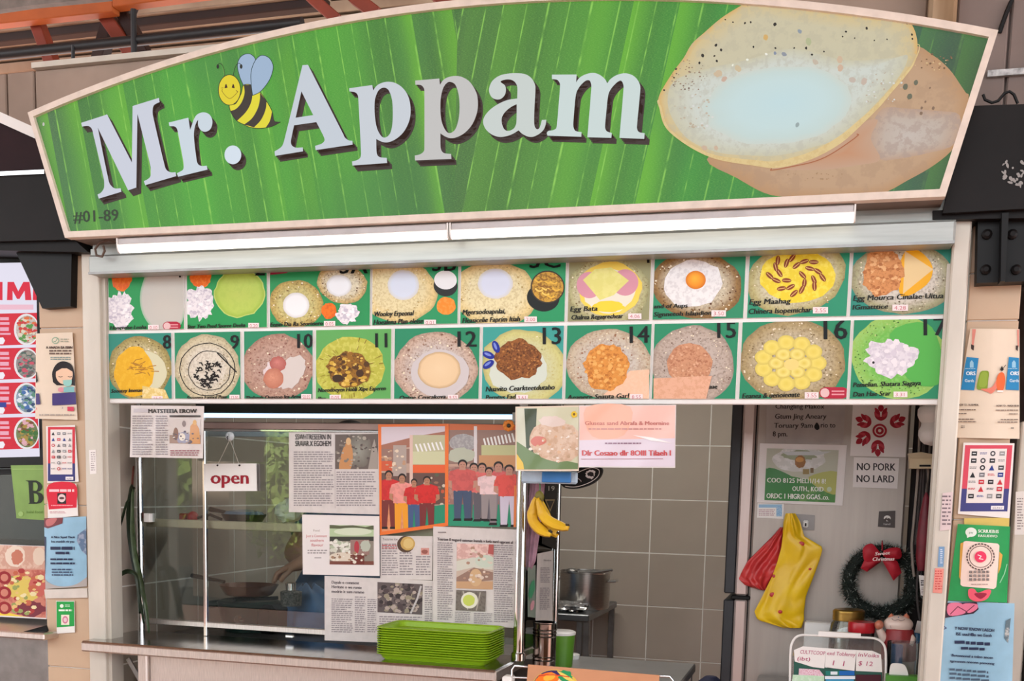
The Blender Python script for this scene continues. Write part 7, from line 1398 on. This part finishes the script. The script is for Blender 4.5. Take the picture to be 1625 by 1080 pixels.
# see-through tub, bottle and odds at the corner
tcx = at(1436, 1040, 3.22).x
ctb = thing('clear_tub', 'clear plastic tub with a blue side below the cat figurine', 'tub', (tcx, 3.25, SZ))
tw_ = (at(1465, 1030, 3.22).x-at(1408, 1030, 3.22).x)/2; th_ = at(1436, 1020, 3.22).z-SZ
MB().lathe([(0, .0), (tw_*.8, 0), (tw_*.94, .02), (tw_, th_), (tw_*.97, th_), (tw_*.9, .02), (0, .006)], (tcx, 3.25, SZ), 30, sy=.7).build('tub_wall', CLEAR, ctb)
MB().box(tcx-tw_*.86, tcx-tw_*.1, 3.235, 3.25, SZ+.04, SZ+th_*.96, .004).build('blue_liner', mat('blue_liner', (20, 84, 140), .3), ctb)
tag(MB().ell((tcx+tw_*.45, 3.25, SZ+.045), (.026, .02, .02), 16, 10, dent=.4).build('grey_pouch', mat('grey_cloth', (150, 140, 132), .7), base=(tcx+tw_*.4, 3.25, SZ)), 'small grey pouch inside the clear tub', 'pouch')
tag(MB().prism([at(*q, 3.17) for q in catmull([(1410, 1076), (1413, 1056, 1), (1418, 1052, 1), (1434, 1054, 1), (1440, 1064, 1), (1442, 1076)])], (0, .004, 0)).build('folded_paper', PAPER, base=tuple(at(1425, 1070, 3.17))), 'white folded paper below the clear tub', 'paper')
tag(MB().prism([at(*q, 3.15) for q in ((1406, 1071), (1466, 1074), (1466, 1130), (1404, 1130))], (0, .04, 0)).build('green_box', mat('bright_green_plastic', (70, 140, 40), .4), base=tuple(at(1436, 1090, 3.15))), 'bright green box at the bottom edge under the clear tub', 'box')
bt = at(1455, 1010, 3.42)
sb = thing('sanitizer_bottle', 'small blue and white bottle behind the cat figurine', 'bottle', (bt.x, 3.42, SZ))
bh = at(1455, 1000, 3.42).z-SZ; MB().lathe([(0, 0), (.018, 0), (.019, .01), (.019, bh*.9), (.010, bh), (0, bh)], (bt.x, 3.42, SZ), 20).build('bottle_body', mat('blue_bottle', (70, 130, 180), .25), sb); MB().obox((bt.x+.004, 3.405, SZ+bh+.012), (.020, .004, .036), Matrix.Rotation(.15, 3, 'Y'), .001).build('label_flag', PAPER, sb)
tag(MB().box(at(1448, 1016, 3.40).x, at(1466, 1016, 3.40).x, 3.46, 3.52, SZ, at(1455, 1013, 3.46).z, .004).build('red_carton', mat('red_carton', (186, 30, 36), .4), base=(at(1457, 1016, 3.4).x, 3.49, SZ)), 'red carton at the right behind the cat figurine', 'carton')
# cables, trunking box, white jug and umbrella right of the refrigerator
CG = mat('grey_cable', (150, 138, 128), .6); CD = mat('dark_cable', (70, 62, 60), .6)
for k, (pts, m, r) in enumerate((([(1462, 634), (1459, 700), (1456, 760), (1450, 830), (1447, 870), (1452, 912)], CG, .0042), ([(1470, 640), (1466, 740), (1462, 830), (1459, 880), (1455, 940), (1462, 985)], CD, .0036), ([(1476, 700), (1472, 760), (1468, 800)], CG, .0032), ([(1482, 700), (1480, 770), (1478, 790)], CG, .0038), ([(1466, 640), (1464, 720), (1458, 800), (1452, 860)], CD, .003), ([(1488, 700), (1486, 800), (1482, 900)], CD, .0034))):
    o = MB().tube([at(x, y, 3.52) for x, y in catmull([(*q, 1) for q in pts], False)], r, 6).build('power_cable', m, base=tuple(at(*pts[0], 3.52))); tag(o, ('pale grey cable nearest the refrigerator, curving to the wreath', 'dark cable passing right of the wreath with a tag', 'short pale cable below the trunking box, the left of two', 'short pale cable below the trunking box, the right of two', 'thin dark cable beside the pale grey one', 'thin dark cable against the right steel post')[k], 'cable')
tb_ = thing('trunking_box', 'beige trunking box clamped over the cables right of the refrigerator', 'box', tuple(at(1466, 733, 3.46)))
MB().prism([at(*q, 3.47) for q in ((1443, 724), (1490, 724), (1490, 743), (1444, 743))], (0, .05, 0)).build('housing', mat('beige_plastic', (226, 206, 166), .4), tb_); MB().prism([at(*q, 3.465) for q in ((1442, 719), (1462, 717), (1490, 722), (1490, 727), (1444, 727))], (0, .06, 0)).build('cover', mat('beige_cover', (206, 186, 150), .4), tb_); MB().prism([at(*q, 3.468) for q in ((1459, 737), (1477, 737), (1477, 740), (1459, 740))], (0, .004, 0)).build('slot', BLACK, tb_)
wj = at(1480, 675, 3.40)
jg = thing('white_jug', 'white plastic jug with a pinched waist hanging at the top right of the refrigerator', 'jug', tuple(at(1480, 707, 3.40)))
pf = []
for y, hwid in ((707, 0), (704.5, 9), (699, 14), (691, 17), (683, 17), (676, 14.5), (671, 14), (666, 17), (659, 19.5), (650, 19.5), (645, 17), (641, 10), (638, 9), (632, 9)): pf.append((hwid*.00196*3.4/3, at(1482, y, 3.40).z-wj.z))
MB().lathe(pf, wj, 28).build('jug_body', WHITEP, jg); MB().tube([V(wj)+V((0, 0, pf[-1][1])), V(wj)+V((0, 0, pf[-1][1]+.06))], .004, 6).build('hanging_cord', CD, jg)
uy = 3.44; um = thing('umbrella', 'closed maroon umbrella hanging point up beside the cables', 'umbrella', tuple(at(1464, 905, uy)))
MB().tube([at(1470, 781, uy), at(1470, 790, uy), at(1469, 815, uy), at(1467, 850, uy), at(1464, 885, uy), at(1463, 905, uy)], [.003, .009, .017, .022, .019, .012], 14).build('canopy', mat('maroon_cloth', (120, 20, 40), .5, 0, .2, 30), um); MB().tube([at(1463, 905, uy), at(1462, 930, uy)], .006, 8).build('handle', BLACK, um); MB().tube([at(1470, 783, uy), at(1471, 770, uy+.02), at(1470, 742, uy+.04)], .0018, 6).build('hanging_cord', CD, um)
tgp = MB().prism([at(*q, 3.40) for q in ((1458, 912), (1467, 913), (1470, 947), (1461, 944))], (0, .0015, 0)).build('price_tag', PAPER, base=tuple(at(1464, 913, 3.40))); MB().tube([at(1462, 913, 3.40), at(1458, 905, 3.46), at(1455, 890, 3.518)], .0012, 5).build('string', CD, tgp); tag(tgp, 'white tag dangling at the right of the wreath', 'tag')
p = Print(3.40); p.words(1461, 920, 1466, 930, 3, (80, 70, 76), .6); p.words(1462, 932, 1467, 942, 4, (170, 150, 150), .5); p.build('lettering', PR, tgp)
# ---------------------------------------------------------------- across the walkway, behind the viewer: what the glass mirrors
LEAVES = mat('sunlit_leaves', (168, 188, 96), .6, 0, .3, 2, c2=(110, 140, 56))
def bush(label, c, r, n, base):
    t = thing('bush', label, 'bush', base, 'bushes across the walkway'); mb = MB()
    for k in range(n):
        d = V((rnd.gauss(0, 1), rnd.gauss(0, 1), rnd.gauss(0, 1))).normalized(); q = V(c)+V((d.x*r[0], d.y*r[1], d.z*r[2]))*rnd.uniform(.72, 1.08)
        u = V((rnd.random()-.5, rnd.random()-.5, rnd.random()-.5)).normalized(); w = d.cross(u).normalized(); s_ = rnd.uniform(.05, .11); mb.add([q-u*s_, q+w*s_*.5, q+u*s_, q-w*s_*.5], [(0, 1, 2, 3)])
    mb.build('foliage', LEAVES, t, kind='stuff', fix=False)
    MB().tube([V((c[0], c[1], 0)), V(c)], .07, 8).build('stem', DKBROWN, t); MB().ell(c, (r[0]*.75, r[1]*.75, r[2]*.75), 16, 10, dent=.4).build('inner_foliage', LEAVES, t)
bush('tall sunlit bush across the walkway, mirrored in the left pane', (-9.0, -7.2, 1.75), (.75, .6, .85), 900, (-9.0, -7.2, 0))
bush('sunlit bush across the walkway, mirrored right of the open sign', (-7.35, -7.4, 1.35), (.6, .6, .95), 900, (-7.35, -7.4, 0))
struct(MB().box(-13.9, 8.9, -15.9, -4.6, 0, .012), 'ground_road_added', mat('road', (70, 68, 66), .9, 0, .2, 3))  # dark road surface added to darken the lower part of the mirrored view
struct(MB().box(-13.8, 8.8, -9.6, -9.4, 0, 2.5), 'wall_across_added', mat('added_dark_wall', (70, 62, 58), .9))  # unseen dark wall added so the glass mirrors less brightness
struct(MB().box(-7.45, -6.95, -5.8, -5.4, 0, 4.66), 'wall_column', WALLP)
struct(MB().box(-14, 9, -2.6, 2.2, 4.66, 4.72), 'ceiling_walkway', ROOF)
